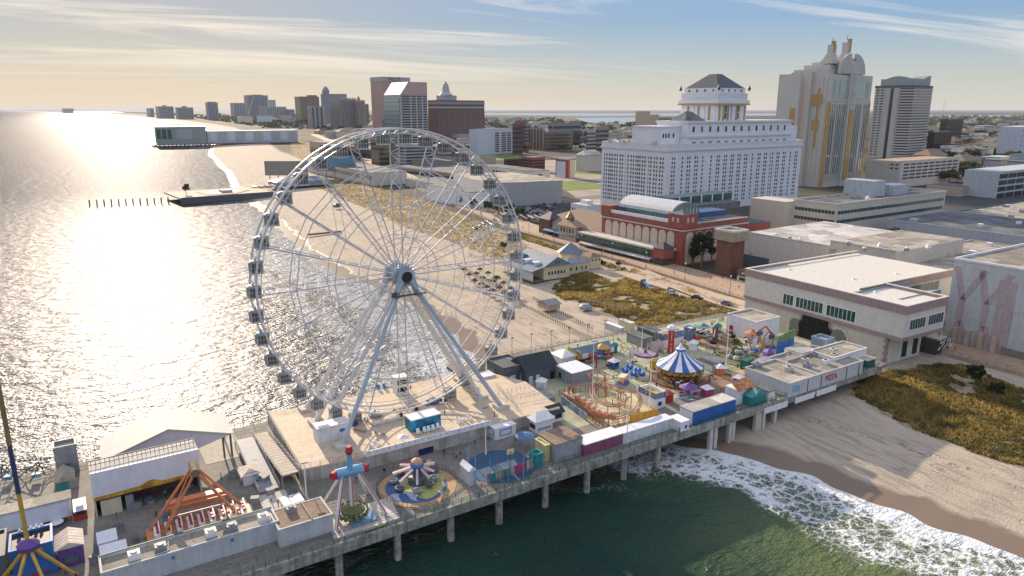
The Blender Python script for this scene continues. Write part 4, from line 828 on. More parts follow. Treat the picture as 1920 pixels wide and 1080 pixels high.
t_.part('board', MB().box(-1.0, -.2, h*.05, 1.0, .2, h), red)
for i, ch in enumerate('STEEL PIER'):
    if ch != ' ': text(ch, .92, white, 'lettering', t_.o, (0, -.25, h*.93-i*(h*.86/9.5)), (math.pi/2, 0, 0), .03)
t_.part('crest', MB().rev([(1.3, h), (1.5, h+.7), (.9, h+1.4), (.2, h+1.5)], 12), slope)
t_ = shed('white_cabin', 'white cabin with a broad grey roof right of the carousel', 'cabin', 1335, 698, 1309, 1361, 684, white, roofg, rt_='slab', over=.5); band(t_, 'window', glass, 'F', t_.W_*.45, t_.W_*.85, 1.0, 2.2)
shed('low_shed', 'pair of grey sheds on the sand edge behind the purple pad', 'shed', 1205, 652, 1180, 1222, 636, grey, roofg, rt_='slab', D=8)
shed('low_shed', 'long dark grey shed beside the orange roofed booth', 'shed', 1225, 640, 1196, 1240, 624, dgrey, roofg, rt_='slab', D=8)
shed('low_shed', 'small pale gabled shed left of the orange roofed booth', 'shed', 1228, 662, 1203, 1244, 650, concl, rooft, rt_='gx', rh=1, D=4)
t_ = shed('arcade_building', 'white flat roofed building between the dune and the kiddie rides', 'building', 1415, 641, 1361, 1459, 606, white, rooft, par=.5); band(t_, 'door', red, 'S', t_.D_-3, t_.D_-1.4, 0, 3.2)
p = G(1456, 668); t_ = T('mural_board', 'blue mural board with a green island top beside the arched doorway', 'sign board', p, RP); w_ = solve(Vector(p), Vector((1, 0, 0)), 1489)
t_.part('lower_panel', MB().box(0, 0, 0, w_, .3, 4.6), blue); t_.part('upper_panel', MB().xprism([(0, 4.6), (w_, 4.6), (w_, 7.6), (w_*.5, 7.2), (0, 6.4)], 0, .3), M('mural_green', (.12, .36, .40), .6, var=.4, sc_=.7, alt=(.35, .50, .12)))
# ---------------------------------------------------------------- carousel
cc = G(1273, 712); ca = T('carousel', 'double deck carousel with a blue and white striped tent roof', 'carousel', cc)
Rb = (G(1327, 706)-G(1273, 706)).length; ez = ZT(cc, 684)-DZ; cz = ZT(cc, 657)-DZ; tz = ZT(cc, 643)-DZ; Rc_ = Rb*.80
ca.part('platform', MB().cyl(0, 0, 0, .35, Rb*.93, 40), M('carousel_red', (.25, .07, .05), .5)); ca.part('floor', MB().cyl(0, 0, .35, .4, Rb*.9, 40), wood)
nst = 20; mb = MB(); pr = [(Rc_, ez), (Rc_*.62, ez+(cz-ez)*.36), (Rc_*.32, ez+(cz-ez)*.72), (Rc_*.17, cz)]
for k in range(nst):
    mb.m(k % 2); a0, a1 = 2*math.pi*k/nst, 2*math.pi*(k+1)/nst
    for (r0, z0), (r1, z1) in zip(pr, pr[1:]): mb.add([(r0*math.cos(a0), r0*math.sin(a0), z0), (r0*math.cos(a1), r0*math.sin(a1), z0), (r1*math.cos(a1), r1*math.sin(a1), z1), (r1*math.cos(a0), r1*math.sin(a0), z1)], [(0, 1, 2, 3)])
tent_ = ca.part('canopy', mb, [white, M('canopy_blue', (.05, .14, .40), .55)])
MB().rev([(Rc_*.2, cz-.1), (Rc_*.2, cz+.6), (Rc_*.12, cz+.8), (.1, tz), (.05, tz+.3)], 16).obj('spire', white, tent_); MB().rev([(.1, tz+.2), (.4, tz+.6), (.1, tz+1)], 8).obj('finial', red, tent_)
MB().rev([(Rc_*.21, cz), (Rc_*.21, cz+.5), (Rc_*.20, cz+.5)], 20).obj('spire_band', blue, tent_)
gv = M('carousel_gilt', (.50, .34, .12), .35, .5, var=.3, sc_=1.2); mb = MB()
for k in range(24): 
    a = 2*math.pi*k/24; a2 = a+math.pi/12; am = a+math.pi/24; R1 = Rc_+.1
    mb.add([(R1*math.cos(a), R1*math.sin(a), ez+.1), (R1*math.cos(a2), R1*math.sin(a2), ez+.1), (R1*math.cos(a2), R1*math.sin(a2), ez-.9), (R1*math.cos(am), R1*math.sin(am), ez-1.3), (R1*math.cos(a), R1*math.sin(a), ez-.9)], [(0, 4, 3, 2, 1), (0, 1, 2, 3, 4)])
ca.part('valance', mb, gv); ca.part('centre_column', MB().rev([(1.6, .4), (1.3, 2.5), (1.6, ez)], 14), gv); ca.part('upper_deck', MB().rev([(1.4, ez*.52), (Rc_*.9, ez*.52), (Rc_*.9, ez*.52+.3), (1.4, ez*.52+.3)], 30), M('carousel_brown', (.22, .11, .05), .5))
hs = MB(); hs.box(-.2, -.55, 1.0, .2, .55, 1.45); hs.beam((0, .45, 1.3), (0, .85, 2.0), .14, 5); hs.beam((0, .8, 1.95), (0, 1.15, 1.8), .12, 5)
for sx_ in (-.12, .12):
    for sy_ in (-.45, .45): hs.beam((sx_, sy_, 1.05), (sx_, sy_+.15, .45), .07, 4)
hs.beam((0, -.5, 1.35), (0, -.85, .9), .08, 4); hm = [hs.mesh(x) for x in (white, gv, M('horse_brown', (.20, .09, .04), .5))]; pole_m = MB().cyl(0, 0, .4, ez-.3, .05, 5).mesh(gv)
for k in range(24):
    a = 2*math.pi*k/24; r = Rb*(.78 if k % 2 else .60); o = mk('horse', hm[k % 3], ca.o, (r*math.cos(a), r*math.sin(a), .2+.3*(k % 2)), a)
    mk('brass_pole', pole_m, o, (0, 0, -.2-.3*(k % 2)))
fence_ring('curved dark red fence round the carousel', cc, Rb*1.0, M('fence_brown', (.22, .10, .06), .6), 44, 1.5)
# ---------------------------------------------------------------- coaster
pts = [G(x, y, 8+z) for x, y, z in ((1068, 738, 2.2), (1095, 757, 2.2), (1123, 779, 2.2), (1160, 783, 3.0), (1192, 768, 4.2), (1200, 745, 5.2), (1180, 730, 5.6), (1150, 723, 5.2), (1125, 716, 4.4), (1108, 704, 5.0), (1120, 697, 5.6), (1136, 703, 5.2), (1133, 716, 4.4), (1112, 728, 3.4), (1115, 745, 3.0), (1140, 760, 3.2), (1165, 757, 3.0), (1172, 742, 2.8), (1150, 730, 2.6), (1110, 722, 2.6), (1075, 722, 2.3))]
def spline(p, n=6):
    o = []; N_ = len(p)
    for i in range(N_):
        a, b_, c, d = p[i-1], p[i], p[(i+1) % N_], p[(i+2) % N_]
        for k in range(n):
            s = k/n; o.append(.5*((2*b_)+(c-a)*s+(2*a-5*b_+4*c-d)*s*s+(3*b_-a-3*c+d)*s**3))
    return o
c0 = G(1130, 745); pts = [p-c0 for p in spline(pts)]
rc = T('roller_coaster', 'small orange and pink family roller coaster winding over a pale fenced yard', 'roller coaster', c0)
cpk = M('coaster_pink', (.38, .18, .14), .5, var=.2)
nv = []
for i, p in enumerate(pts): d = (pts[(i+1) % len(pts)]-p).normalized(); nv.append(Vector((-d.y, d.x, 0)).normalized())
for s in (-.55, .55):
    mb = MB(); mb.path([p+n*s for p, n in zip(pts, nv)], .14, 5, True); rc.part('rail', mb, cpk)
mb = MB()
for p, n in list(zip(pts, nv))[::1]: mb.beam(p-n*.55, p+n*.55, .06); mb.beam(p-n*.3, p-n*.3-Vector((0, 0, .4)), .1)
tag(rc.part('sleepers', mb, cpk), kind='stuff')
for p in pts[::5]: rc.part('support', MB().beam((p.x, p.y, 0), (p.x, p.y, p.z), .12), orange)
for k in range(7):
    i = 4+k*2; p, q = pts[i], pts[i+1]; rz = math.atan2((q-p).y, (q-p).x); cr = mk('car', None, rc.o, p, rz); MB().add([(-.85, -.7, .2), (.85, -.7, .2), (.85, .7, .2), (-.85, .7, .2), (-.8, -.75, 1.2), (.9, -.75, .8), (.9, .75, .8), (-.8, .75, 1.2)], [(0, 3, 2, 1), (4, 5, 6, 7), (0, 1, 5, 4), (1, 2, 6, 5), (2, 3, 7, 6), (3, 0, 4, 7)]).obj('body', orange, cr)
    MB().box(-.6, -.5, .8, -.4, .5, 1.6).obj('seat', white, cr)
q0_, q1_ = G(1062, 748)-c0, G(1128, 792)-c0
mb = MB(); mb.beam(q0_+Vector((0, 0, 1.1)), q1_+Vector((0, 0, 1.1)), 1.3, 4); rc.part('station_platform', mb, M('station_boards', (.55, .36, .20), .7))
mb = MB(); wallseg(mb, G(1053, 755)-c0, G(1100, 790)-c0, 0, 2.0); rc.part('painted_panel', mb, sb)
ya = [G(*q)-c0 for q in ((1048, 742), (1130, 805), (1232, 776), (1175, 722))]; rc.part('yard_floor', MB().prism([p[:2] for p in ya], .04, .07), ygreen)
mb = MB()
for a, b_ in ((ya[0], ya[1]), (ya[1], ya[2]), (ya[3], ya[0])):
    n = int((b_-a).length/1.6)
    for i in range(n+1): p = a.lerp(b_, i/n); mb.box(p.x-.05, p.y-.05, 0, p.x+.05, p.y+.05, 1.6)
    for z in (.2, .9, 1.6): mb.beam((a.x, a.y, z), (b_.x, b_.y, z), .04)
rc.part('yard_fence', mb, M('rust_fence', (.30, .12, .07), .7))
t_ = T('yellow_wall', 'low orange yellow panel wall in front of the coaster booth', 'wall', G(1181, 792)); q = G(1234, 778)-t_.loc; mb = MB(); wallseg(mb, (0, 0), q, 0, 1.9, .2); t_.part('panels', mb, lines(M('wall_yellow', (.66, .36, .05), .6), 0, 2.2, .12, .4))
# ---------------------------------------------------------------- small rides
pc = G(1210, 664); t_ = T('purple_pad', 'round purple ride pad with a dark blue rim behind the carousel', 'ride pad', pc); Rq = (G(1234, 664)-pc).length
t_.part('rim', MB().cyl(0, 0, .04, .12, Rq, 32), M('navy_rim', (.05, .06, .16), .6)); t_.part('disc', MB().cyl(0, 0, .12, .5, Rq*.86, 32), M('lavender_disc', (.42, .30, .42), .6)); t_.part('pivot', MB().rev([(.6, .5), (.4, 1.6), (.1, 1.7)], 10), dgrey)
p = G(1183, 680); t_ = T('rocket', 'silver white rocket sculpture standing left of the purple pad', 'sculpture', p); hr = ZT(p, 648)-DZ
t_.part('base', MB().cyl(0, 0, 0, 1.4, .7, 10), white); t_.part('body', MB().rev([(.5, 1.4), (.85, hr*.45), (.8, hr*.65), (.35, hr*.9), (.05, hr)], 12), M('silver', (.62, .64, .68), .3, .5), smooth=True)
for a in (0, 2.1, 4.2): t_.part('fin', MB().beam((.5*math.cos(a), .5*math.sin(a), 2.4), (1.4*math.cos(a), 1.4*math.sin(a), 1.0), .15, 4), white)
for i, (px, py) in enumerate(((1172, 700), (1188, 706), (1181, 693), (1196, 699), (1203, 706))):
    p = G(px, py); t_ = T('teacup', 'blue and white round spinning cup on the ride floor behind the coaster', 'ride car', p, i, 'blue and white spinning cups'); t_.part('saucer', MB().cyl(0, 0, .05, .25, 1.5, 16), white); t_.part('cup', MB().rev([(.7, .25), (1.1, .7), (1.2, 1.3), (1.0, 1.3), (.8, .7)], 14), blue); t_.part('wheel', MB().cyl(0, 0, .3, 1.5, .25, 8), white)
p = G(1168, 722); t_ = T('boat_ride', 'small open ride boat with yellow canopy and blue bow', 'ride car', p, .5); t_.part('hull', MB().prism([(-3, -1.1), (2, -1.1), (3.6, 0), (2, 1.1), (-3, 1.1)], .2, 1.2), blue); t_.part('canopy', MB().box(-2.2, -1, 2.9, 1.4, 1, 3.05), cream)
for x in (-2.1, 1.3):
    for y in (-.9, .9): t_.part('post', MB().box(x-.06, y-.06, 1.2, x+.06, y+.06, 2.9), concl)
for x in (-1.6, -.4, .8): t_.part('seat', MB().box(x-.3, -.8, 1.2, x+.3, .8, 1.8), orange)
# dark track ride behind: wavy low ride
p = G(1118, 690); t_ = T('snake_ride', 'low brown track ride with curved red arms between games row and coaster', 'fairground ride', p)
mb = MB()
for k in range(30):
    a0, a1 = k*math.pi/15, (k+1)*math.pi/15; f = lambda a: (7*math.cos(a), 4.5*math.sin(a), 1.2+.6*math.sin(3*a)); mb.beam(f(a0), f(a1), .14)
    if k % 3 == 0: mb.beam(f(a0), (f(a0)[0], f(a0)[1], 0), .1)
t_.part('track', mb, wood); mb = MB(); mb.path([(-9, 2, .5), (-4, 5, 1.2), (1, 4, .8), (4, 7, 1.5), (9, 3, .8)], .35, 5); t_.part('painted_edge', mb, M('clay_red', (.40, .16, .09), .7)); t_.part('mast', MB().cyl(0, 0, 0, 4.5, .25, 8), red)
for k in range(6): t_.part('car', MB().cb((6.5*math.cos(k), 4*math.sin(k), 1.8), (1.6, 1.0, .8)), (red, dgrey, black)[k % 3])
p = G(1180, 662); t_ = T('slide_structure', 'tangle of grey play frames beside the silver rocket', 'play frame', p); mb = MB()
for k in range(8): a = k*math.pi/4; mb.beam((3*math.cos(a), 3*math.sin(a), 0), (3*math.cos(a+.8), 3*math.sin(a+.8), 2.6), .09); mb.beam((3*math.cos(a), 3*math.sin(a), 2.6), (3*math.cos(a+.785), 3*math.sin(a+.785), 2.6), .09)
t_.part('frame', mb, wood)
# mini wheel with orange hoops
p = G(1428, 655); H_ = ZT(p, 612)-DZ; t_ = T('balloon_ride', 'orange kiddie wheel ride with two hanging cabins by the white building', 'fairground ride', p)
for s in (-3.2, 3.0):
    mb = MB(); mb.path([(s+2.4*math.cos(k*math.pi/10), 0, 3.0+2.4*math.sin(k*math.pi/10)) for k in range(20)], .22, 5, True); t_.part('hoop', mb, orange); t_.part('hoop_panel', MB().box(s-1, .1, 2, s+1, .3, 4), slope)
t_.part('arm', MB().path([(-1.5, 0, H_-1), (1, 0, H_), (4, 0, H_-3)], .25, 5), red)
for x, z in ((-1.8, H_-1.6), (4.0, H_-3.6)): t_.part('cabin', MB().rev([(.4, z-1.2), (1.1, z-.8), (1.2, z+.1), (.7, z+.6), (.1, z+.7)], 10, (x, 0)), dgrey)
t_.part('sun_face', MB().beam((-1, -1.2, 1.2), (-1, -1.0, 1.2), 1.1, 14), yellow); t_.part('base', MB().box(-5, -1.5, 0, 5, 1.5, .4), blue)
p = G(1340, 640); t_ = T('scrambler_ride', 'dark metal ride with curved arms and green and orange floor', 'fairground ride', p, .4)
t_.part('floor', MB().cyl(0, 0, .05, .15, 8.5, 30), M('ride_floor', (.36, .26, .16), .7, var=.5, sc_=.4)); t_.part('hub', MB().rev([(1, .1), (.8, 3), (1.2, 5.2), (.3, 6)], 10), dgrey)
for k in range(6):
    a = k*math.pi/3+.3; d = Vector((math.cos(a), math.sin(a), 0)); o = t_.part('arm', MB().beam(Vector((0, 0, 5)), d*6+Vector((0, 0, 3.4)), .22), concl); MB().rev([(.3, 1.1), (1.1, 1.2), (1.2, 1.9), (.8, 2.1)], 10, (d.x*6.2, d.y*6.2)).obj('seat_tub', black if k % 2 else red, o)
p = G(1384, 668); t_ = T('rock_garden', 'small landscaped golf island with boulders and orange paths', 'mini golf island', p, .3); t_.part('ground', MB().prism([(-9, -4), (3, -6), (9, -2), (7, 4), (-4, 6), (-9, 2)], .04, .2), M('golf_carpet', (.40, .26, .14), .8, var=.4, sc_=.3, alt=(.2, .25, .1)))
for i in range(9):
    a = i*.9; r = 2+i*.6; t_.part('boulder', MB().rev([(.9, .1), (1.1, .6), (.7, 1.3), (.1, 1.5)], 7, (r*math.cos(a), r*.6*math.sin(a)), i), (grey, concl, dgrey)[i % 3])
p = G(1402, 690); t_ = T('green_truck', 'dark green vintage truck parked in front of the pizza building', 'truck', p, .2); t_.part('body', MB().box(-2.6, -1.1, .8, 1.0, 1.1, 3.0), green); t_.part('cab', MB().box(1.05, -1.0, .8, 2.8, 1.0, 2.2), green); t_.part('windscreen', MB().box(2.8, -.8, 1.4, 2.85, .8, 2.0), glass); t_.part('tank', MB().cyl(-1.4, -1.7, 0, 1.4, .5, 10), slope)
for x in (-1.8, 1.9):
    for y in (-1.1, 1.1): t_.part('wheel', MB().beam((x, y-.12, .5), (x, y+.12, .5), .5, 12), black)
p = G(1437, 694); t_ = T('canopy_seating', 'mauve fabric canopy over seats beside the pizza building roof', 'canopy', p, RP); t_.part('canopy', MB().xprism([(-5, 2.6), (0, 3.6), (5, 2.6), (5, 2.7), (0, 3.75), (-5, 2.7)], -2.2, 2.2), M('mauve_fabric', (.36, .30, .36), .8, var=.3))
for x in (-4.6, 4.6):
    for y in (-2, 2): t_.part('post', MB().box(x-.06, y-.06, 0, x+.06, y+.06, 2.6), dgrey)
mb = MB(); a, b_ = G(1355, 720), G(1400, 708); t_ = T('fence', 'dark picket fence round the brown square right of the carousel', 'fence', G(1310, 712)); 
for q0__, q1__ in (((1310, 712), (1385, 694)), ((1330, 742), (1396, 722))):
    a, b_ = G(*q0__)-t_.loc, G(*q1__)-t_.loc; n = 26
    for i in range(n+1): p = a.lerp(b_, i/n); mb.box(p.x-.04, p.y-.04, 0, p.x+.04, p.y+.04, 1.3)
    mb.beam((a.x, a.y, 1.3), (b_.x, b_.y, 1.3), .04)
t_.part('bars', mb, dgrey); t_ = T('brown_square', 'brown boarded square of deck right of the carousel', 'deck area', G(1350, 722), RP); t_.part('boards', MB().box(-7, -3, .03, 9, 7, .08), M('brown_boards', (.30, .19, .13), .8))
t_ = T('tan_path', 'bright tan painted path beside the white building with red pizza lettering', 'deck area', G(1395, 705), RP); t_.part('paint', MB().box(-6, -1, .09, 5, 3.5, .12), M('tan_paint', (.55, .36, .18), .8))
# ---------------------------------------------------------------- boardwalk, roads, dunes
CZ = 3.6
def sheet(name, pts, z, mat, label, thick=.0):
    mb = MB()
    if thick: mb.prism([tuple(p[:2]) for p in pts], z-thick, z)
    else: mb.add([(p[0], p[1], z) for p in pts], [tuple(range(len(pts)))])
    o = mb.obj(name, mat)
    if not thick and o.data.polygons[0].normal.z < 0: o.data.flip_normals()
    return tag(o, label, kind='structure')
bwn = [(243, -150), (241, 103), (239, 127), (234, 209), (236, 261), (237, 288), (238, 318), (238, 416), (255, 542), (292, 759), (428, 1465), (523, 1957), (600, 2400)]
bwf = [(625, 2400), (545, 1957), (452, 1465), (318, 759), (277, 542), (261, 419), (260, 323), (257, 276), (258, 237), (262, 180), (264, 110), (266, -150)]
sheet('boardwalk', bwn+bwf, 4.7, lines(boardm, 1, 6, .2, .7), 'wide wooden boardwalk running along the beach', 1.2)
def railing(label, pts, z, m_, h=1.1, step=2.5, cat='railing', name='railing', r=.04):
    t_ = T(name, label, cat, (pts[0][0], pts[0][1], z)); mb = MB(); P_ = [Vector((p[0], p[1], 0))-Vector((pts[0][0], pts[0][1], 0)) for p in pts]
    for a, b_ in zip(P_, P_[1:]):
        n = max(1, int((b_-a).length/step))
        for i in range(n): p = a.lerp(b_, i/n); mb.box(p.x-r, p.y-r, 0, p.x+r, p.y+r, h)
        for zz_ in (.5*h, h): mb.beam((a.x, a.y, zz_), (b_.x, b_.y, zz_), r)
    t_.part('rails', mb, m_); return t_
railing('long grey railing along the seaward edge of the boardwalk', bwn[3:11], 4.7, grey)
railing('grey railing beside the boardwalk right of the big building', bwn[:3], 4.7, dgrey)
rm = M('asphalt', (.07, .07, .075), .9, var=.2, sc_=.1)
sheet('parking_lot', [G(x, y, CZ) for x, y in ((940, 382), (1060, 372), (1060, 402), (1010, 412), (950, 396))], CZ+.05, rm, 'asphalt parking lot below the big grey wall')
for i, pts in enumerate([((1050, 340), (1130, 335), (1130, 342), (1050, 352)), ((1050, 372), (1130, 365), (1130, 372), (1060, 382)), ((750, 300), (1130, 292), (1130, 296), (750, 305))]): sheet('road', [G(x, y, CZ) for x, y in pts], CZ+.06, M('road_grey', (.16, .15, .14), .9, sc_=.1), 'city street crossing behind the parking lot')
gl = M('lawn', (.16, .22, .035), .9, var=.25, sc_=.05)
for l, pts in (('bright green lawn right of the red and yellow house', ((1045, 338), (1128, 345), (1128, 354), (1060, 358))), ('green lawn below the white parking garage', ((885, 285), (960, 288), (1000, 300), (900, 297))), ('thin strip of lawn behind the red and yellow house', ((1050, 320), (1130, 322), (1130, 328), (1060, 326))), ('patch of lawn in the middle distance', ((1085, 290), (1130, 292), (1120, 296), (1080, 294)))):
    sheet('lawn', [G(x, y, CZ) for x, y in pts], CZ+.08, gl, l)
fl_ = M('flat_tan_ground', (.34, .30, .24), .95, var=.2, sc_=.03)
sheet('vacant_lot', [G(x, y, CZ) for x, y in ((1010, 300), (1130, 300), (1130, 400), (1040, 345))], CZ+.03, fl_, 'pale vacant lots left of the white hotel')
sheet('vacant_lot', [G(x, y, CZ) for x, y in ((1625, 345), (1920, 345), (1960, 420), (1620, 420))], CZ+.03, rm, 'dark paved yards behind the parking garage')
sheet('sand_path', [G(x, y, 3.6) for x, y in ((1185, 513), (1215, 508), (1262, 530), (1250, 545), (1200, 530), (1170, 520))], 4.3, M('path_sand', (.50, .40, .30), .9), 'pale sandy path from boardwalk to the beach slide', .5)
sheet('beach_road', [G(x, y, 3.6) for x, y in ((1240, 535), (1262, 530), (1400, 568), (1400, 590), (1340, 572))], 4.35, M('path_sand', (.5, .4, .3)), 'pale service road beside the dune', .5)
# far water and marsh
bayw = M('bay_water_surface', (.22, .30, .36), .25, var=.1, sc_=.001, spec=.6)
def dsheet(name, pts, z, m_, l): return sheet(name, [G(x, y, z) for x, y in pts], z, m_, l)
dsheet('bay_water', ((910, 212), (1480, 212.5), (1480, 217), (1100, 218), (910, 215.5)), 4.2, bayw, 'far band of bay water under the horizon')
dsheet('bay_water', ((1075, 221), (1195, 220), (1195, 232), (1150, 234), (1100, 229)), 4.2, bayw, 'bright inlet of bay water left of the dome tower')
dsheet('bay_water', ((1640, 215), (2100, 217), (2100, 222), (1640, 220)), 4.2, bayw, 'long band of bay water at the right horizon')
dsheet('bay_water', ((120, 209.2), (260, 209.8), (240, 211), (130, 211)), 4.2, bayw, 'thin bright inlet behind the far coast')
marsh = M('marsh', (.07, .085, .05), .95, var=.3, sc_=.003, alt=(.20, .15, .07))
dsheet('marsh', ((1000, 219), (1110, 218), (1190, 217), (1190, 220), (1075, 221), (1080, 226), (1000, 228)), 4.6, marsh, 'dark marsh island across the bay')
dsheet('marsh', ((1740, 224), (2100, 226), (2100, 232), (1740, 230)), 4.6, M('marsh_gold', (.25, .17, .07), .95, var=.3, sc_=.004), 'golden marsh flats beyond the city')
def inpoly(x, y, pl_):
    c = False; j = len(pl_)-1
    for i in range(len(pl_)):
        if (pl_[i][1] > y) != (pl_[j][1] > y) and x < (pl_[j][0]-pl_[i][0])*(y-pl_[i][1])/(pl_[j][1]-pl_[i][1])+pl_[i][0]: c = not c
        j = i
    return c
gcol = [M('grass_gold', (.50, .36, .12), .9, var=.3, sc_=.15, trans=.5), M('grass_olive', (.29, .24, .08), .9, var=.3, sc_=.2, trans=.5), M('grass_dark', (.08, .10, .03), .9, var=.3, trans=.4), M('grass_straw', (.58, .44, .19), .9, var=.2, trans=.5)]
def zland(x, y): return zter(x-Xs(y), y, x)
def dune(name, label, px, n, hmax=1.1, wd=.55, zb=3.4, nb=5):
    pl_ = [tuple(G(x, y, zb)[:2]) for x, y in px]; xs, ys = [p[0] for p in pl_], [p[1] for p in pl_]; rnd = random.Random(n); mb = MB(); c = 0
    while c < n:
        x, y = rnd.uniform(min(xs), max(xs)), rnd.uniform(min(ys), max(ys))
        if not inpoly(x+2*mnoise.noise((x*.3, y*.3, 1)), y+2*mnoise.noise((x*.3, y*.3, 5)), pl_): continue
        v = mnoise.noise((x*.07, y*.07, 2))+.6*mnoise.noise((x*.25, y*.25, 9)); c += 1
        if v < -.38: continue
        z = zland(x, y)-.1; k = rnd.random(); mi = 0 if v > -.05 else 1
        if k < .18: mi = 1
        elif k < .30: mi = 3 if v > .1 else 2
        elif k < .36: mi = 2
        mb.m(mi); h = hmax*(.5+.6*rnd.random())*(1+.5*v)
        for i in range(nb):
            a = rnd.uniform(0, 6.28); r = rnd.uniform(.1, wd); dx_, dy_ = math.cos(a), math.sin(a); q = rnd.uniform(.08, .2)
            mb.add([(x-dy_*q, y+dx_*q, z), (x+dy_*q, y-dx_*q, z), (x+dx_*r, y+dy_*r, z+h*rnd.uniform(.6, 1))], [(0, 1, 2)])
    return tag(mb.obj(name, gcol), label, kind='stuff')
dpx = [(1090, 505), (1150, 530), (1175, 521), (1205, 532), (1250, 546), (1300, 562), (1385, 583), (1362, 604), (1340, 615), (1290, 622), (1240, 618), (1180, 602), (1110, 568), (1050, 556), (1035, 535)]
def gbase(name, label, px, zb=3.4, st=2.0):
    pl_ = [tuple(G(x, y, zb)[:2]) for x, y in px]; xs, ys = [p[0] for p in pl_], [p[1] for p in pl_]; mb = MB(); f = lambda x, y: zland(x, y)+.07
    for i in range(int((max(xs)-min(xs))/st)+1):
        for j in range(int((max(ys)-min(ys))/st)+1):
            x, y = min(xs)+i*st, min(ys)+j*st
            if inpoly(x+st/2+3*mnoise.noise((x*.2, y*.2, 1)), y+st/2+3*mnoise.noise((x*.2, y*.2, 5)), pl_): mb.add([(x, y, f(x, y)), (x+st, y, f(x+st, y)), (x+st, y+st, f(x+st, y+st)), (x, y+st, f(x, y+st))], [(0, 1, 2, 3)])
    return tag(mb.obj(name, M('dune_soil', (.38, .30, .19), .95, var=.35, sc_=.2)), label, kind='structure')
d2 = [(1610, 700), (1640, 697), (1690, 700), (1760, 685), (1810, 690), (1870, 715), (1940, 745), (1960, 880), (1880, 858), (1800, 832), (1720, 802), (1650, 765), (1600, 738)]
d3 = [(600, 325), (700, 348), (800, 380), (900, 418), (975, 452), (1010, 478), (950, 488), (915, 480), (850, 455), (760, 425), (700, 395), (640, 372), (595, 350)]
d4 = [(545, 262), (580, 268), (600, 285), (600, 300), (570, 302), (550, 290)]
for n_, (px_, l) in enumerate(((dpx, 'brown sandy soil under the big dune grass field'), (d2, 'brown soil under the grass at the right edge'), (d3, 'soil under the grass strip behind the wheel'), (d4, 'soil of the far dune strip'))):
    gbase('dune_ground', l, px_, 2.8 if n_ == 1 else 3.4, (2, 1.6, 4, 8)[n_])
dune('dune_grass', 'tall golden grass covering the dune beside the restaurant', dpx, 24000, 1.3, .7, 3.5)
dune('dune_grass', 'golden and green grass on the slope at the right edge', d2, 19000, 1.2, .6, 2.8)
dune('dune_grass', 'olive grass strip between beach and boardwalk behind the wheel', d3, 11000, 1.6, 1.1, 3.5, 4)
dune('dune_grass', 'far patch of dune grass by the second pier', d4, 2500, 2.2, 2.5, 3.5, 3)
# ---------------------------------------------------------------- trees
leafm = [M('leaf_dark', (.03, .055, .022), .8, var=.3, trans=.35), M('leaf_mid', (.07, .11, .035), .8, var=.3, trans=.35), M('leaf_autumn', (.18, .12, .04), .8, var=.3, trans=.35)]
def crown(rx, rz, n, seed, mi, lf=.5, cz=0):
    rnd = random.Random(seed); mb = MB(); cl = []
    for _ in range(14):
        a, b_ = rnd.uniform(0, 6.28), rnd.uniform(-.5, 1); r = rnd.uniform(.35, .85); cl.append((rx*r*math.cos(a)*math.sqrt(1-.6*b_*b_), rx*r*math.sin(a)*math.sqrt(1-.6*b_*b_), cz+rz*b_*.75, rnd.uniform(.25, .45)*rx))
    for i in range(n):
        c = cl[rnd.randrange(14)]; u = Vector((rnd.gauss(0, 1), rnd.gauss(0, 1), rnd.gauss(0, 1))).normalized()*c[3]*rnd.uniform(.55, 1.05)
        p = Vector((c[0], c[1], c[2]))+Vector((u.x, u.y, u.z*.75)); a = Vector((rnd.gauss(0, 1), rnd.gauss(0, 1), rnd.gauss(0, .6))).normalized(); b_ = a.cross(Vector((rnd.gauss(0, 1), rnd.gauss(0, 1), 1))).normalized(); s = lf*rnd.uniform(.6, 1.3)
        mb.m(mi if rnd.random() < .75 else 1); mb.add([p-a*s, p+b_*s*.6, p+a*s, p-b_*s*.6], [(0, 1, 2, 3)])
    return mb
TP = {}
def tree(label, x, y, z, kind, h, group=None, s=1):
    if kind not in TP:
        o = mk('tree', None, None, (0, 0, 0)); mb = MB(); mb.beam((0, 0, 0), (.1, 0, 4.5), .35, 6, .2)
        for a in (0, 1.6, 3.1, 4.6): mb.beam((.05, 0, 3+.2*a), (2.2*math.cos(a), 2.2*math.sin(a), 6), .14, 5, .05)
        mb.obj('trunk', wood, o); crown(3.9, 3.6, 1500, kind+3, kind, .42, 6.4).obj('crown', leafm, o); TP[kind] = o
        o['label'] = label; o['category'] = 'tree'; o.location = (x, y, z); o.scale = (h/10,)*3; o.rotation_euler = (0, 0, x)
        if group: o['group'] = group
        return o
    return copyt(TP[kind], (x, y, z), x % 6.28, label, group, scale=h/10*s)
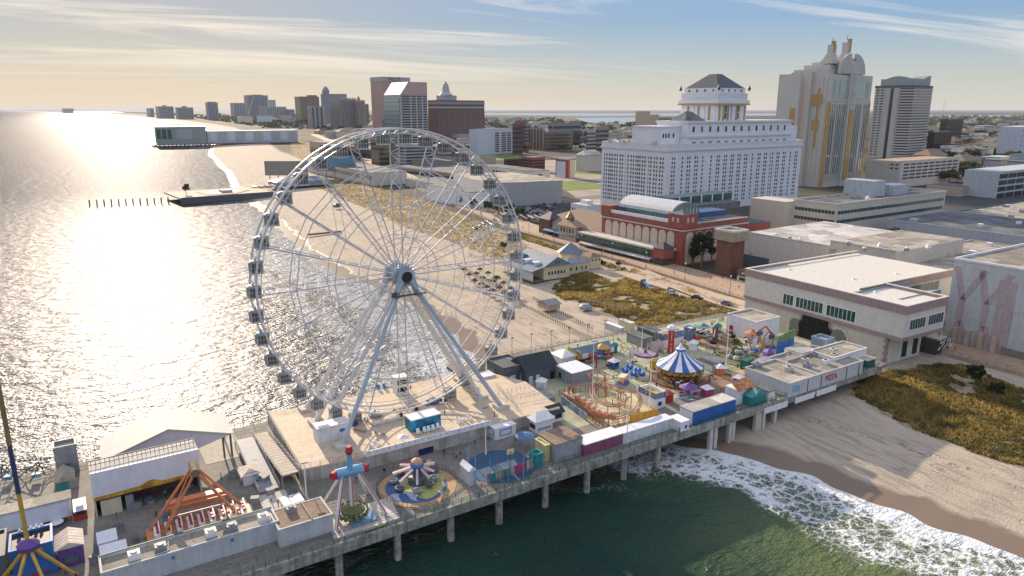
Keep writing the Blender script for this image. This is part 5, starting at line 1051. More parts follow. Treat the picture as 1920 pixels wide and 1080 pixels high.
for (px, py, h, k, l) in ((1400-85, 500, 17, 0, 'dark round tree in front of the red brick arches'), (1298, 497, 12, 0, 'smaller dark tree beside the round tree at the brick arches'), (870, 388, 10, 0, 'left dark tree at the foot of the big grey wall'), (888, 392, 9, 0, 'second dark tree at the foot of the big grey wall'), (915, 400, 11, 1, 'green tree behind the right rim of the wheel'), (935, 402, 10, 0, 'dark tree beside the parking lot'), (955, 408, 11, 0, 'broad dark tree at the parking lot corner'), (975, 410, 9, 1, 'small green tree at the near end of the parking lot'), (1826, 722, 7, 0, 'dark round bush in the grass at the right edge'), (1866, 748, 5.5, 0, 'low dark bush near the right edge of the grass'), (945, 470, 6, 1, 'green shrub left of the beach restaurant'), (1130, 500, 4, 1, 'young tree between restaurant and boardwalk'), (1160, 502, 4, 1, 'green shrub beside the boardwalk gate'), (760, 255, 12, 1, 'green tree before the brick hotel'), (885, 280, 13, 0, 'dark trees before the white parking garage')):
    p = G(px, py, 3.8); tree(l, p.x, p.y, 3.5, k, h)
def palm(label, px, py, h=6, zb=3.6):
    p = G(px, py, zb); t_ = T('palm_tree', label, 'palm', (p.x, p.y, zb)); t_.part('trunk', MB().path([(0, 0, 0), (.1, 0, h*.5), (.25, 0, h)], .16, 6), wood); mb = MB()
    for k in range(14):
        a = k*.449; d = Vector((math.cos(a), math.sin(a), 0)); n = Vector((-d.y, d.x, 0)); up_ = .8 if k % 2 else .3; q = [Vector((.25, 0, h))+d*r+Vector((0, 0, up_*math.sin(r*1.25)-(.16*r*r))) for r in (0, .9, 1.8, 2.6)]; w__ = (.12, .42, .36, .04)
        vs_ = []
        for pt, ww in zip(q, w__): vs_ += [pt-n*ww-Vector((0, 0, ww*.5)), pt, pt+n*ww-Vector((0, 0, ww*.5))]
        mb.add(vs_, [(3*i+j, 3*i+j+1, 3*i+j+4, 3*i+j+3) for i in range(3) for j in range(2)])
    t_.part('fronds', mb, leafm[1])
palm('palm tree among thatched parasols at the beach bar', 930, 543, 6); palm('palm tree in the landscaped golf island on the pier', 1376, 668, 5, 8.2); palm('palm tree on the boardwalk near the restaurant', 1128, 478, 6, 4.7)
# ---------------------------------------------------------------- beach restaurant and beach furniture
cl_ = lines(M('clapboard_cream', (.62, .56, .38), .75, var=.05), 2, .8, .08, .8); sr_ = lines(roofbl, 3, 1.2, .08, .8)
t_, W_, D_, h = B3('beach_restaurant', 'cream beach restaurant with wide slate blue hip and gable roofs', 'restaurant', 1019, 526, 3.6, 915, 1068, 3, 3.6, ytop=500, D=26)
t_.part('wall', MB().box(0, 0, 0, W_, D_, h), cl_)
mb = MB().xprism([(-.6, h-.3), (W_+.6, h-.3), (W_*.5, h+4.2)], -.8, D_, 'y'); t_.part('roof', mb, sr_); t_.part('gable', MB().xprism([(0, h), (W_, h), (W_*.5, h+3.9)], -.7, -.3), cl_)
t_.wins('F', rng(W_*.15, W_*.85, 6), [h*.45], .9, 1.6, glass); t_.wins('F', [W_*.44, W_*.56], [h+1.4], .8, 1.2, glass, off=-.7)
t_.part('porch', MB().box(-7, -1, 0, 0, D_, .5), wood); t_.part('porch_roof', MB().xprism([(-8, h-1.4), (0, h+.2), (0, h), (-8, h-1.6)], -1.5, D_+1, 'y'), sr_); t_.part('porch_wall', MB().box(-6.9, -.9, .5, -6.7, 8, h-2), greywall)
for v in rng(0, D_, 8): t_.part('post', MB().box(-6.9, v, .5, -6.6, v+.25, h-1.2), white)
for v in (6, 14): t_.part('dormer', MB().box(-2.2, v-1.3, h-.5, 1.5, v+1.3, h+1.4), white); t_.wins('S', [v-.7, v, v+.7], [h+.6], .45, .7, glass, 'dormer_window', off=-2.2)
t_.part('rear_wing', MB().box(W_+.05, 3, 0, W_+15, 14, h*.8), cl_); t_.part('rear_roof', MB().hip(W_+.05, 2.4, W_+15.6, 14.6, h*.8, h*.8+1.6, 5), roofbl)
t_.wins('F', [W_+3, W_+6.5, W_+10, W_+12.5], [h*.4], 1.0, 1.7, glass, off=3)
t_.part('cupola', MB().box(-3, D_-6, h, 3, D_, h+2.2), greywall); t_.part('cupola_roof', MB().hip(-3.8, D_-6.8, 3.8, D_+.8, h+2.2, h+3.8, 3), sr_)
t_.done()
t_, W_, D_, h = B3('octagon_pavilion', 'restaurant pavilion with a broad faceted blue grey pyramid roof', 'pavilion', 1065, 498, 3.6, 1025, 1100, 3, 3.6, ytop=478)
t_.part('wall', MB().cyl(W_/2, W_/2, 0, h, W_*.5, 8), cl_); t_.part('roof', MB().rev([(W_*.62, h), (.3, h+5.2)], 8, (W_/2, W_/2)), sr_); t_.part('roof_ridge', MB().beam((W_/2, W_/2, h+5.2), (W_/2, W_/2, h+5.9), .2), white)
t_, W_, D_, h = B3('corner_tower', 'two storey cream tower with a brown hip roof beside the restaurant', 'tower', 1107, 505, 3.6, 1088, 1126, 3, 3.6, ytop=483)
t_.part('wall', MB().box(0, 0, 0, W_, D_, h), cl_); t_.part('roof', MB().hip(-.5, -.5, W_+.5, D_+.5, h, h+1.8, W_/2-.2), roofb); t_.wins('F', rng(0, W_, 3), [h*.75], .9, 1.2, skyglass); t_.wins('S', rng(0, D_, 3), [h*.75], .9, 1.2, skyglass); t_.done()
thm = M('thatch', (.16, .12, .075), .95, var=.3, sc_=2); tpr = None
for i, (px, py) in enumerate(((880, 522), (893, 520), (905, 528), (915, 519), (924, 535), (912, 546), (922, 552), (936, 547), (944, 538), (902, 540), (890, 533), (870, 512), (946, 556), (958, 548), (900, 512), (930, 528))):
    p = G(px, py, 3.6)
    if tpr is None:
        tp_ = T('parasol', 'thatched beach bar parasol on the sand', 'parasol', p, 0, 'thatched parasols at the beach bar'); tp_.part('pole', MB().cyl(0, 0, 0, 2.4, .09, 6), wood); tp_.part('canopy', MB().rev([(1.9, 1.9), (1.0, 2.6), (.1, 3.1)], 10), thm); tp_.part('table', MB().cyl(0, 0, .8, .9, .6, 10), wood); tpr = tp_.o
    else: copyt(tpr, p, i)
def posts(label, a, b_, n, z, name='post_line', h=1.1):
    A, B_ = G(*a, z), G(*b_, z); t_ = T(name, label, 'fence', A); d = B_-A; mb = MB()
    for i in range(n): p = d*(i/(n-1)); mb.box(p.x-.1, p.y-.1, -.4, p.x+.1, p.y+.1, h*(.85+.3*random.random()))
    mb.beam((0, 0, .7), (d.x, d.y, .7), .035); t_.part('posts', mb, wood)
posts('lower row of dark wooden beach posts running towards the pier', (975, 570), (1118, 642), 44, 3.0); posts('upper row of dark wooden beach posts beside the sand path', (1000, 560), (1110, 618), 30, 3.2); posts('post and rope fence enclosing the beach bar', (860, 498), (975, 566), 46, 3.3); posts('post fence behind the thatched parasols', (880, 478), (960, 500), 22, 3.3)
t_ = shed('beach_shack', 'tan wooden beach shack with a pale gabled roof', 'shack', 1029, 583, 1008, 1050, 573, tanw, M('shack_roof', (.30, .29, .26), .8), zb=3.2, zr=3.2, rt_='gx', rh=1.5, over=.6)
p = G(1085, 572, 3.3); t_ = T('pergola', 'long dark slatted pergola along the foot of the dune', 'pergola', (p.x, p.y, 3.3), R(-72)); mb = MB()
for u in rng(0, 24, 30): mb.box(u-.12, 0, 2.6, u+.12, 4, 2.7)
t_.part('slats', mb, wood); t_.part('frame', MB().path([(0, .2, 2.5), (24, .2, 2.5)], .12).path([(0, 3.8, 2.5), (24, 3.8, 2.5)], .12), wood)
for u in range(0, 25, 4):
    for v in (.2, 3.8): t_.part('post', MB().box(u-.1, v-.1, 0, u+.1, v+.1, 2.5), wood)
shed('site_trailer', 'grey and white site trailer on the sand above the games row', 'trailer', 1163, 628, 1128, 1170, 616, greywall, white, zb=3.4, zr=3.4, rt_='slab', over=.05, D=9)
shed('tank_trailer', 'cream rounded tank trailer beside the grey site trailer', 'trailer', 1182, 622, 1168, 1190, 607, cream, rooflt, zb=3.4, zr=3.4, rt_='slab', over=.1, D=7)
p = G(1098, 578, 3.3); t_ = T('tarp_pile', 'grey rounded tarpaulin covered pile beside the pergola', 'tarpaulin', p); t_.part('cover', MB().rev([(3, 0), (2.8, 1), (1.6, 1.9), (.2, 2.1)], 12), grey)
p = G(1207, 540, 4.2); t_ = T('beach_slide', 'blue water slide mouth with dark frame between dune and path', 'slide', p, .3); t_.part('arch', MB().box(-1.4, 0, 0, -1.1, 1, 4).box(1.1, 0, 0, 1.4, 1, 4).box(-1.1, 0, 3.6, 1.1, 1, 4), dgrey); t_.part('chute', MB().add([(-1, .4, 3.4), (1, .4, 3.4), (1.4, -3.6, .3), (-.6, -3.6, .3), (-1, .4, 3.2), (1, .4, 3.2), (1.4, -3.6, .1), (-.6, -3.6, .1)], [(0, 3, 2, 1), (4, 5, 6, 7), (0, 1, 5, 4), (1, 2, 6, 5), (2, 3, 7, 6), (3, 0, 4, 7)]), ltblue)
# jetties of old posts on the beach
for l, pts in (('dark wooden groin lying across the sand behind the wheel', [(576, 440), (640, 434)]),):
    A, B_ = G(*pts[0], 2), G(*pts[1], 2.6); t_ = T('groin', l, 'groin', A); t_.part('timber', MB().beam((0, 0, 0), B_-A, .7, 6), wood)
for i, (px, py, l) in enumerate(((650, 525, 'dark beach rock'), (495, 395, 'x'))[:1]): p = G(px, py, 1.5); t_ = T('driftwood', 'dark piece of driftwood lying on the sand behind the wheel', 'driftwood', p); t_.part('log', MB().path([(-1.5, 0, .3), (0, .6, .6), (1.6, .1, .2)], .35, 6), wood)
p = G(632, 390, 3); t_ = T('lifeguard_hut', 'small dark teal lifeguard boat hut on the sand', 'hut', p, .3); t_.part('cabin', MB().box(-2.5, -2, .6, 2.5, 2, 3), M('hut_teal', (.12, .2, .2), .7)); t_.part('roof', MB().hip(-3, -2.5, 3, 2.5, 3, 4, 2), dgrey)
# ---------------------------------------------------------------- big casino hall at the foot of the pier
stu = stucco
t_, W_, D_, _ = B3('casino_hall', 'large cream stucco hall with ribbon windows overhanging the foot of the pier', 'casino hall', 1700, 575, 24.5, 1399, 1777, 1.5, 3.6, top=24.5)
H = 24.5-3.6; zb_ = ZT(t_.W((0, 0, 0)), 640)-3.6
t_.part('upper_storey', MB().box(0, 0, zb_, W_, D_, H-.9), stu)
t_.part('upper_wing', MB().box(W_, 22, zb_, W_+46, D_, H-.9), stu)
t_.part('lower_storey', MB().box(.6, 5, 0, W_-3, D_-.3, zb_), M('lower_stucco', (.60, .57, .47), .85, var=.08))
t_.part('mauve_band', MB().box(-.15, -.15, zb_-.2, W_+.1, D_+.1, zb_+1.0), mauve)
mb = MB(); e = .5
for b in ((-.3, -.3, W_+.3, e), (-.3, D_-e, W_+.3, D_+.3), (-.3, e, e, D_-e), (W_-e, e, W_+.3, 22)): mb.box(b[0], b[1], H-2.6, b[2], b[3], H+.02)
mb.box(W_+.3, 21.5, H-2.6, W_+46, 22, H+.02)
t_.part('cornice', mb, mauve)
mb = MB()
for b in ((-.35, -.35, W_+.35, e+.05), (-.35, D_-e-.05, W_+46, D_+.35), (-.35, e, e+.05, D_-e), (W_-e-.05, e, W_+.35, 21.4), (W_+.35, 21.4, W_+46, 22.05)): mb.box(b[0], b[1], H+.02, b[2], b[3], H+.3)
t_.part('coping', mb, stu)
t_.part('roof', MB().box(.5, .5, H-2.4, W_-.5, D_-.5, H-2.2).box(W_-.49, 22.1, H-2.4, W_+46, D_-.5, H-2.2), M('roof_membrane', (.60, .54, .47), .85, var=.1, sc_=.2))
t_.part('roof_ridge', MB().xprism([(8, H-2.2), (8, H-.6), (13, H-2.2)], 10, 34, 'x'), bluegrey if 0 else MATS['bluegrey_paint']); t_.part('roof_ridge', MB().xprism([(20, H-2.2), (20, H-.2), (26, H-2.2)], 6, 34, 'x'), MATS['bluegrey_paint'])
t_.part('notch_parapet', MB().box(W_-14, 21.2, H-2.2, W_+.2, 21.9, H+.02), M('olive_wall', (.22, .23, .17), .8))
gw = M('green_window', (.02, .09, .075), .12, var=.4, sc_=.6, spec=.6)
def ribbon(face, u0, u1, n, z0, z1, off=0):
    if face == 'S': fr = MB().box(off-.16, u0-.3, z0-.3, off+.02, u1+.3, z1+.3)
    else: fr = MB().box(u0-.3, off-.16, z0-.3, u1+.3, off+.02, z1+.3)
    f = t_.part('window_surround', fr, white); w0 = (u1-u0)/n
    for k in range(n):
        a, b_ = u0+w0*k+.12, u0+w0*(k+1)-.12
        (MB().box(off-.2, a, z0, off-.1, b_, z1) if face == 'S' else MB().box(a, off-.2, z0, b_, off-.1, z1)).obj('window', gw, f)
def uS(px, z, lo=0.0):   # distance along the beach side of the hall that shows at this column
    p = t_.W((0, 0, z)); return solve(p, Vector((-math.sin(t_.rz), math.cos(t_.rz), 0)), px)
zw = H-9.4
ribbon('S', uS(1487, zw), uS(1468, zw), 3, zw, zw+3.6); ribbon('S', uS(1542, zw), uS(1492, zw), 7, zw, zw+3.6); ribbon('S', uS(1603, zw), uS(1549, zw), 7, zw, zw+3.6)
ribbon('F', W_*.13, W_*.5, 6, zb_+3.2, zb_+6.4); ribbon('F', W_*.58, W_*.95, 6, zb_+3.2, zb_+6.4)
mb = MB()
for k in range(9): w0 = 1.1 if k % 2 else .6; mb.box(.6-.12, 4.88, k*(zb_/9), .6+w0, 5+w0, (k+.96)*(zb_/9))
t_.part('quoins', mb, mauve)
# arches in the lower wall
def arch(name, face, u, w_, h, off, mat, z0=0, d=.1, scal=0):
    pts_ = [(u-w_/2, z0), (u+w_/2, z0)]
    for k in range(0, 13):
        a = math.pi*k/12; r = w_/2*(1+scal*(abs(math.sin(6*a))-.5)); pts_.append((u+r*math.cos(a), h-w_/2+r*math.sin(a)*1.0))
    return t_.part(name, MB().xprism(pts_, off-d, off+.02, 'x' if face == 'S' else 'y'), mat)
zl = zb_*.5
for px, w_, h_, sc2 in ((1512, 13.5, 10.8, .16), (1477, 5, 7.2, .1), (1556, 6.0, 7.5, .1)):
    u = uS(px, zl)-3; arch('arch_surround', 'S', u, w_+2.0, h_+1, .5, mauve if w_ > 10 else M('lower_stucco', (.6, .57, .47)), d=.2, scal=sc2); arch('archway', 'S', u, w_, h_, .5, black if w_ > 10 else MATS['olive_wall'], d=.3, scal=sc2)
t_.part('doorway', MB().box(W_*.42, 4.85, 1, W_*.53, 5.02, 7), dark); t_.part('doorway', MB().box(W_*.68, 4.85, 1, W_*.79, 5.02, 7), dark); t_.part('banner', MB().box(W_*.4, 4.8, 7.5, W_*.82, 5.02, 9.6), ltblue)
t_.part('wing_windows_frame', MB().box(W_+14, 21.85, H-7, W_+36, 22.02, H-3), white)
for k in range(14): t_.part('window', MB().box(W_+14.2+k*1.55, 21.78, H-6.8, W_+15.5+k*1.55, 21.9, H-3.2), gw)
sgn = T('rock_sign', 'round golden guitar body sign with the word rock on the wing wall', 'sign', t_.W((W_+8, 21.3, H-5)), t_.rz); sgn.part('body', MB().beam((0, -.3, 0), (0, .1, 0), 3.0, 20), M('sign_gold', (.28, .22, .08), .4, .3)); sgn.part('disc', MB().beam((.3, -.4, -.2), (.3, -.28, -.2), 2.2, 18), purple); text('rock', 2.6, yellow, 'lettering', sgn.o, (3.0, -.5, -1.2), (math.pi/2, 0, 0), .1)
hall = t_
p = t_.W((W_+1.5, 1, 0)); t_ = T('scaffold_stall', 'cluttered dark stall wrapped in white pipes under the hall overhang', 'stall', p, .1); t_.part('body', MB().box(0, 0, 0, 7, 6, 5), M('stall_dark', (.10, .08, .07), .8)); mb = MB()
rnd = random.Random(3)
for k in range(26): a = Vector((rnd.uniform(-.3, 7.3), -.2, rnd.uniform(0, 5))); mb.beam(a, a+Vector((rnd.uniform(-2, 2), rnd.uniform(-.6, 0), rnd.uniform(-2, 2))), .1)
t_.part('pipes', mb, white); t_.part('roof_clutter', MB().box(.5, .5, 5, 6, 5, 5.5), concl)
for k in range(4): t_.part('loose_plank', MB().beam((-8+k*2, -1-k*.7, .2), (3+k, .5-k*.5, .5), .15), concl)
# ---------------------------------------------------------------- convention halls behind
t_, W_, D_, h = B3('convention_hall', 'tall white hall wall with mauve branching tree patterns at the right edge', 'convention hall', 2000, 701, 3.6, 1790, 2600, 3, 3.6, ytop=527, tl=True)
t_.part('wall', MB().box(0, 0, 0, 60, D_, h), greywall); t_.part('roof', MB().box(.4, .4, h, 59.6, D_-.4, h+.08), rooft); t_.part('coping', MB().box(-.2, -.2, h+.08, .5, D_, h+.8).box(.5, D_-.5, h+.08, 60, D_, h+.8), white)
def wallx(px, z): return solve(t_.W((0, 0, z)), Vector((-math.sin(t_.rz), math.cos(t_.rz), 0)), px)
mtr = M('mauve_tree', (.47, .38, .38), .85, var=.1)
def branch(pts_, w0):
    for (a, za), (b_, zb2) in zip(pts_, pts_[1:]): 
        mb = MB().add([(-.12, a-w0, za), (-.12, a+w0, za), (-.12, b_+w0, zb2), (-.12, b_-w0, zb2), (0, a-w0, za), (0, a+w0, za), (0, b_+w0, zb2), (0, b_-w0, zb2)], [(0, 3, 2, 1), (4, 5, 6, 7), (0, 1, 5, 4), (1, 2, 6, 5), (2, 3, 7, 6), (3, 0, 4, 7)])
        t_.part('painted_branch', mb, mtr)
for c_, dd in ((1803, 9), (1848, 9)):
    u = wallx(c_, h*.5); branch([(u+2, h*.02), (u, h*.3), (u, h*.55), (u+3, h*.93)], 1.0); branch([(u, h*.55), (u-6, h*.93)], 1.0); branch([(u-3.5, h*.02), (u-.5, h*.3)], 1.0)
u = wallx(1882, h*.5); t_.part('mauve_pilaster', MB().box(-.2, u-2.6, 0, .02, u+2.6, h*.86), mtr)
p = G(1787, 607, 3.6); 
for k in range(4): t_.part('entrance_column', MB().box(-1.6, D_-5-k*4.2, 0, -.1, D_-3.4-k*4.2, 6.5), tanw)
t_.part('stone_base', MB().box(-.8, 8, 0, -.12, D_-19, 3.5), MATS['olive_wall'])
t_, W_, D_, h = B3('annex_wall', 'tan rendered annex wall beside the boardwalk at the right edge', 'wall', 1990, 690, 4.7, 1861, 2300, 3, 4.7, ytop=655, W=14); t_.part('wall', MB().box(0, 0, 0, W_, D_, h), tanw); t_.part('high_wall', MB().box(.2, 0, h, W_, D_*.55, h+4), tanw); t_.part('coping', MB().box(-.1, D_*.55, h, .5, D_, h+.3), roofg)
t_, W_, D_, h = B3('poster_wall', 'white low wall with a faded orange and red painted emblem by the boardwalk', 'wall', 1860, 650, 4.7, 1824, 2000, 3, 4.7, ytop=627, W=3); t_.part('wall', MB().box(0, 0, 0, W_, D_, h), white); t_.part('emblem', MB().box(-.06, D_*.2, h*.5, .02, D_*.5, h*.75), orange); t_.part('coping', MB().box(-.1, 0, h, W_, D_, h+.3), roofg)
mw = lines(M('pale_pink_wall', (.60, .54, .48), .85, var=.07), 3, 6, .06, .88)
t_, W_, D_, h = B3('convention_wing', 'pale pinkish windowless hall left of the brown corner pier', 'convention hall', 1556, 463, 21, 1396, 2600, 4, 3.6, top=21, W=70); t_.part('wall', MB().box(0, 0, 0, W_, D_, h), mw); t_.part('roof', MB().box(.5, .5, h, W_, D_-.5, h+.06), rooflt); t_.part('coping', MB().box(-.1, -.1, h+.06, .6, D_, h+.7), concl)
for v in (12, 20, 30): t_.part('roof_vent', MB().cyl(3, v, h, h+1.0, .4, 8), white)
t_, W_, D_, h = B3('convention_wing', 'pale hall wall with four mauve painted tree trunks behind the casino hall roof', 'convention hall', 1679, 473, 24, 1557, 2600, 4, 3.6, top=24, W=60); t_.part('wall', MB().box(0, 0, 0, W_, D_, h), mw); t_.part('roof', MB().box(.5, .5, h, W_, D_-.5, h+.06), rooft); t_.part('coping', MB().box(-.1, -.1, h+.06, .6, D_, h+.8), concl)
t_.part('corner_pier', MB().box(-.3, D_-3.4, 0, .0, D_, h-3), mtr)
for f in (.16, .32, .48, .68): t_.part('painted_trunk', MB().add([(-.2, D_*f-1, h-14), (-.2, D_*f+1, h-14), (-.2, D_*f+2, h-3.5), (-.2, D_*f-1.4, h-3.5), (.02, D_*f-1, h-14), (.02, D_*f+1, h-14), (.02, D_*f+2, h-3.5), (.02, D_*f-1.4, h-3.5)], [(0, 3, 2, 1), (4, 5, 6, 7), (0, 1, 5, 4), (1, 2, 6, 5), (2, 3, 7, 6), (3, 0, 4, 7)]), mtr)
# big low roof fields
def roofbox(label, px, py, zt, x0, W, D=None, wall=greywall, roof=roofg, rot=4, par=.6, zb=3.6, vents=0, name='low_hall', col=white):
    t_, W_, D_, h = B3(name, label, 'hall', px, py, zt, x0, 9999, rot, zb, top=zt, W=W, D=D); t_.part('wall', MB().box(0, 0, 0, W_, D_, h), wall); t_.part('roof', MB().box(.5, .5, h, W_-.5, D_-.5, h+.06), roof)
    mb = MB()
    for b in ((-.1, -.1, W_+.1, .5), (-.1, D_-.5, W_+.1, D_+.1), (-.1, .5, .5, D_-.5), (W_-.5, .5, W_+.1, D_-.5)): mb.box(b[0], b[1], h+.002, b[2], b[3], h+par)
    t_.part('parapet', mb, wall); rnd = random.Random(px)
    for k in range(vents): x, y = rnd.uniform(4, W_-4), rnd.uniform(3, D_-3); s = rnd.uniform(.8, 1.8); o = t_.part('roof_unit', MB().box(x-s, y-s, h+.06, x+s, y+s, h+1.6), (white, grey, concl)[k % 3])
    return t_
roofbox('wide low roof with a kinked grey parapet between the two hall walls', 2050, 560, 17, 1640, 90, None, concl, rooft, vents=14)
roofbox('long lavender grey wall carrying a dark flat roof at the right edge', 2090, 467, 20, 1664, 70, None, lines(M('lavender_wall', (.42, .43, .47), .8, var=.06), 3, 2.5, .1, .85), roofg, vents=5)
roofbox('broad tan and grey roof crowded with pale ventilators at the right edge', 2100, 436, 15, 1778, 150, None, green, rooft, vents=40)
# office block with two window bands
t_, W_, D_, h = B3('office_block', 'cream office block with two dark ribbon window bands and a rooftop machine house', 'office block', 1563, 450, 9, 1489, 1774, 4, 3.6, ytop=385, tl=True)
cr_ = M('office_cream', (.56, .52, .44), .8, var=.07); t_.part('wall', MB().box(0, 0, 0, W_, D_, h), cr_); t_.part('roof', MB().box(.6, .6, h, W_-.6, D_-.6, h+.06), roofg)
mb = MB()
for b in ((-.2, -.2, W_+.2, .6), (-.2, D_-.6, W_+.2, D_+.2), (-.2, .6, .6, D_-.6), (W_-.6, .6, W_+.2, D_-.6)): mb.box(b[0], b[1], h+.002, b[2], b[3], h+1)
t_.part('parapet', mb, cr_)
for z in (h-4.6, h-10): t_.wins('F', rng(1, W_-2, 38), [z], (W_-3)/38-.35, 1.9, tealglass, d=.1); t_.wins('S', rng(1, D_-1, 12), [z], (D_-2)/12-.3, 1.9, tealglass, d=.1)
t_.part('left_wing', MB().box(-8, D_+.01, 0, 14, D_+26, h-.5), cr_); t_.part('penthouse', MB().box(W_*.45, D_*.4, h+.06, W_*.56, D_*1.1, h+10), M('pale_blue_grey', (.48, .52, .54), .7)); t_.part('penthouse', MB().box(W_*.6, D_*.3, h+.06, W_*.74, D_*.7, h+6.5), MATS['pale_blue_grey'])
for u in rng(W_*.15, W_*.85, 9): t_.part('roof_fin', MB().box(u, D_*.45, h+.06, u+.6, D_*.9, h+.9), concl)
t_.part('roof_dome', MB().rev([(1.4, h), (1.2, h+1.4), (.2, h+2.2)], 10, (W_*.33, 6)), white); t_.done()
roofbox('low blue grey building with a square tower between hotel and office block', 1520, 352+28, 14, 1443, 70, 20, MATS['pale_blue_grey'], roofb)
t_, W_, D_, h = B3('parking_garage', 'pale parking garage with five rows of dark openings and a sunlit tan roof deck', 'parking garage', 1683, 352, 3.6, 1625, 1800, 4, 3.6, ytop=304, tl=True)
t_.part('wall', MB().box(0, 0, 0, W_, D_, h), concl); t_.part('roof_deck', MB().box(1, 1, h, W_-1, D_-1, h+.1), M('tan_deck', (.45, .33, .22), .9)); t_.part('parapet', MB().box(-.2, -.2, h, W_+.2, .8, h+1.2), concl)
for i in range(5): t_.wins('F', rng(6, W_-3, 9), [h-3-i*3.6], (W_-9)/9-2.5, 1.7, dark, 'opening')
t_.wins('S', [4, 9], [h-3, h-7], 3, 1.5, dark, 'opening'); t_.done()
t_, W_, D_, h = B3('brick_store', 'tan brick windowless block in front of the parking garage', 'building', 1801, 369, 3.6, 1738, 1834, 4, 3.6, ytop=351, tl=True); t_.part('wall', MB().box(0, 0, 0, W_, D_, h), tanw); t_.part('roof', MB().box(.5, .5, h, W_-.5, D_-.5, h+.1), roofg)
t_, W_, D_, h = B3('loft_building', 'grey concrete framed loft building with big dark windows at the right edge', 'building', 1866, 372, 3.6, 1858, 2010, 4, 3.6, ytop=322, tl=True, D=30); t_.part('wall', MB().box(0, 0, 0, W_, D_, h), M('pale_blue_grey', (.48, .52, .54))); 
t_.wins('F', rng(1, W_-1, 9), [h-4.5-i*6 for i in range(4)], (W_-2)/9-1.4, 4.2, glass); t_.done()
t_, W_, D_, h = B3('apartment_slab', 'bright white apartment block cut by the right edge', 'building', 1903, 300, 3.6, 1898, 2010, 4, 3.6, ytop=238, tl=True, D=30); t_.part('wall', MB().box(0, 0, 0, W_, D_, h), M('bluish_white', (.58, .62, .68), .7)); t_.wins('F', rng(2, W_-2, 9), [h-6-i*8 for i in range(5)], 2, 3, glass); t_.done()
# ---------------------------------------------------------------- white hotel with dome tower
t_, W_, D_, h = B3('white_hotel', 'huge white hotel with hundreds of paired windows and a stepped roofline', 'hotel', 1245, 403, 3.6, 1129, 1504, 4, 3.6, ytop=281, tl=True)
sp2 = lines(hotelw, 2, 400, .1, .9)
t_.part('wing', MB().box(0, 0, 0, W_, D_, h), hotelw)
cor = M('cornice_white', (.66, .67, .69), .8, var=.06)
t_.part('cornice', MB().box(-1, -1, h-1.5, W_+1, D_+1, h+.01), cor); t_.part('parapet', MB().box(-.3, -.3, h+.01, W_+.3, D_+.3, h+4), cor)
def hx(px, z): return solve(t_.W((0, 0, z)), Vector((math.cos(t_.rz), math.sin(t_.rz), 0)), px)
ux0, ux1 = hx(1288, h), hx(1481, h); pt = t_.W((ux0, 0, 0)); h2 = ZT(pt, 231)-3.6; hl = ZT(pt, 259)-3.6
t_.part('main_block', MB().box(ux0, .4, h+4.01, ux1, 34, h2), hotelw); t_.part('ledge', MB().box(ux0-.5, -.4, hl, ux1+.5, 34.3, hl+1.4), cor)
t_.part('top_cornice', MB().box(ux0-.8, -.6, h2, ux1+.8, 35, h2+1.6), cor)
ul0, ul1 = hx(1228, h+4), hx(1275, h+4); pl_ = t_.W((ul0, 6, 0)); h3 = ZT(pl_, 240)-3.6
t_.part('left_block', MB().box(ul0, 8, h+4.01, ux0-.2, 40, h3), hotelw); t_.part('left_cornice', MB().box(ul0-.5, 7.5, h3, ux0-.3, 40.5, h3+1.2), cor)
t_.part('right_step', MB().box(ux1+.01, .6, h+4.01, ux1+9, 30, (h+h2)/2+6), hotelw)
rows = [h-7-i*((h-14)/11) for i in range(12)]
us = []
n = 19
for i, u in enumerate(rng(3, W_-3, n)): us += [u-1.25, u+1.25] if i % 6 != 5 else [u]
t_.wins('F', us, rows, 1.25, 2.0, glass)
us = []
for i, u in enumerate(rng(2, D_-2, 11)): us += [u-1.4, u+1.4] if i % 5 != 4 else [u-2.2, u, u+2.2]
t_.wins('S', us, rows, 1.35, 2.0, glass)
us2 = [x for u in rng(ux0+3, ux1-3, 13) for x in (u-1.1, u+1.1)]
t_.wins('F', us2, [hl-4, hl-8.5], 1.3, 2.0, glass, off=.4); t_.wins('F', us2[::2], [hl+6.5], 2.2, 4.2, glass, off=.4)
t_.wins('F', [ul0+3, ul0+6, ul0+9, ul0+14], [h3-6, h3-15], 1.6, 3.4, glass, off=8); 
# shallow pilaster bays break up the long front
for i in range(6): u = W_*(i+.5)/6; t_.part('quoin_strip', MB().box(u-.5, -.14, 2, u+1.1, -.01, h-1.6), hotelw)
for i in range(3): v = D_*(i+.8)/3; t_.part('quoin_strip', MB().box(-.14, v-.5, 2, -.01, v+.5, h-1.6), hotelw)
rnd = random.Random(5)
for k in range(10): t_.part('roof_unit', MB().cb((rnd.uniform(4, ul0), rnd.uniform(6, D_-6), h+5), (4, 3, 2.4)), concl)
t_.part('dormer_roof', MB().hip(ux0+2, 4, ux0+24, 22, h2+1.6, h2+9, 8), roofg)
t_.done()
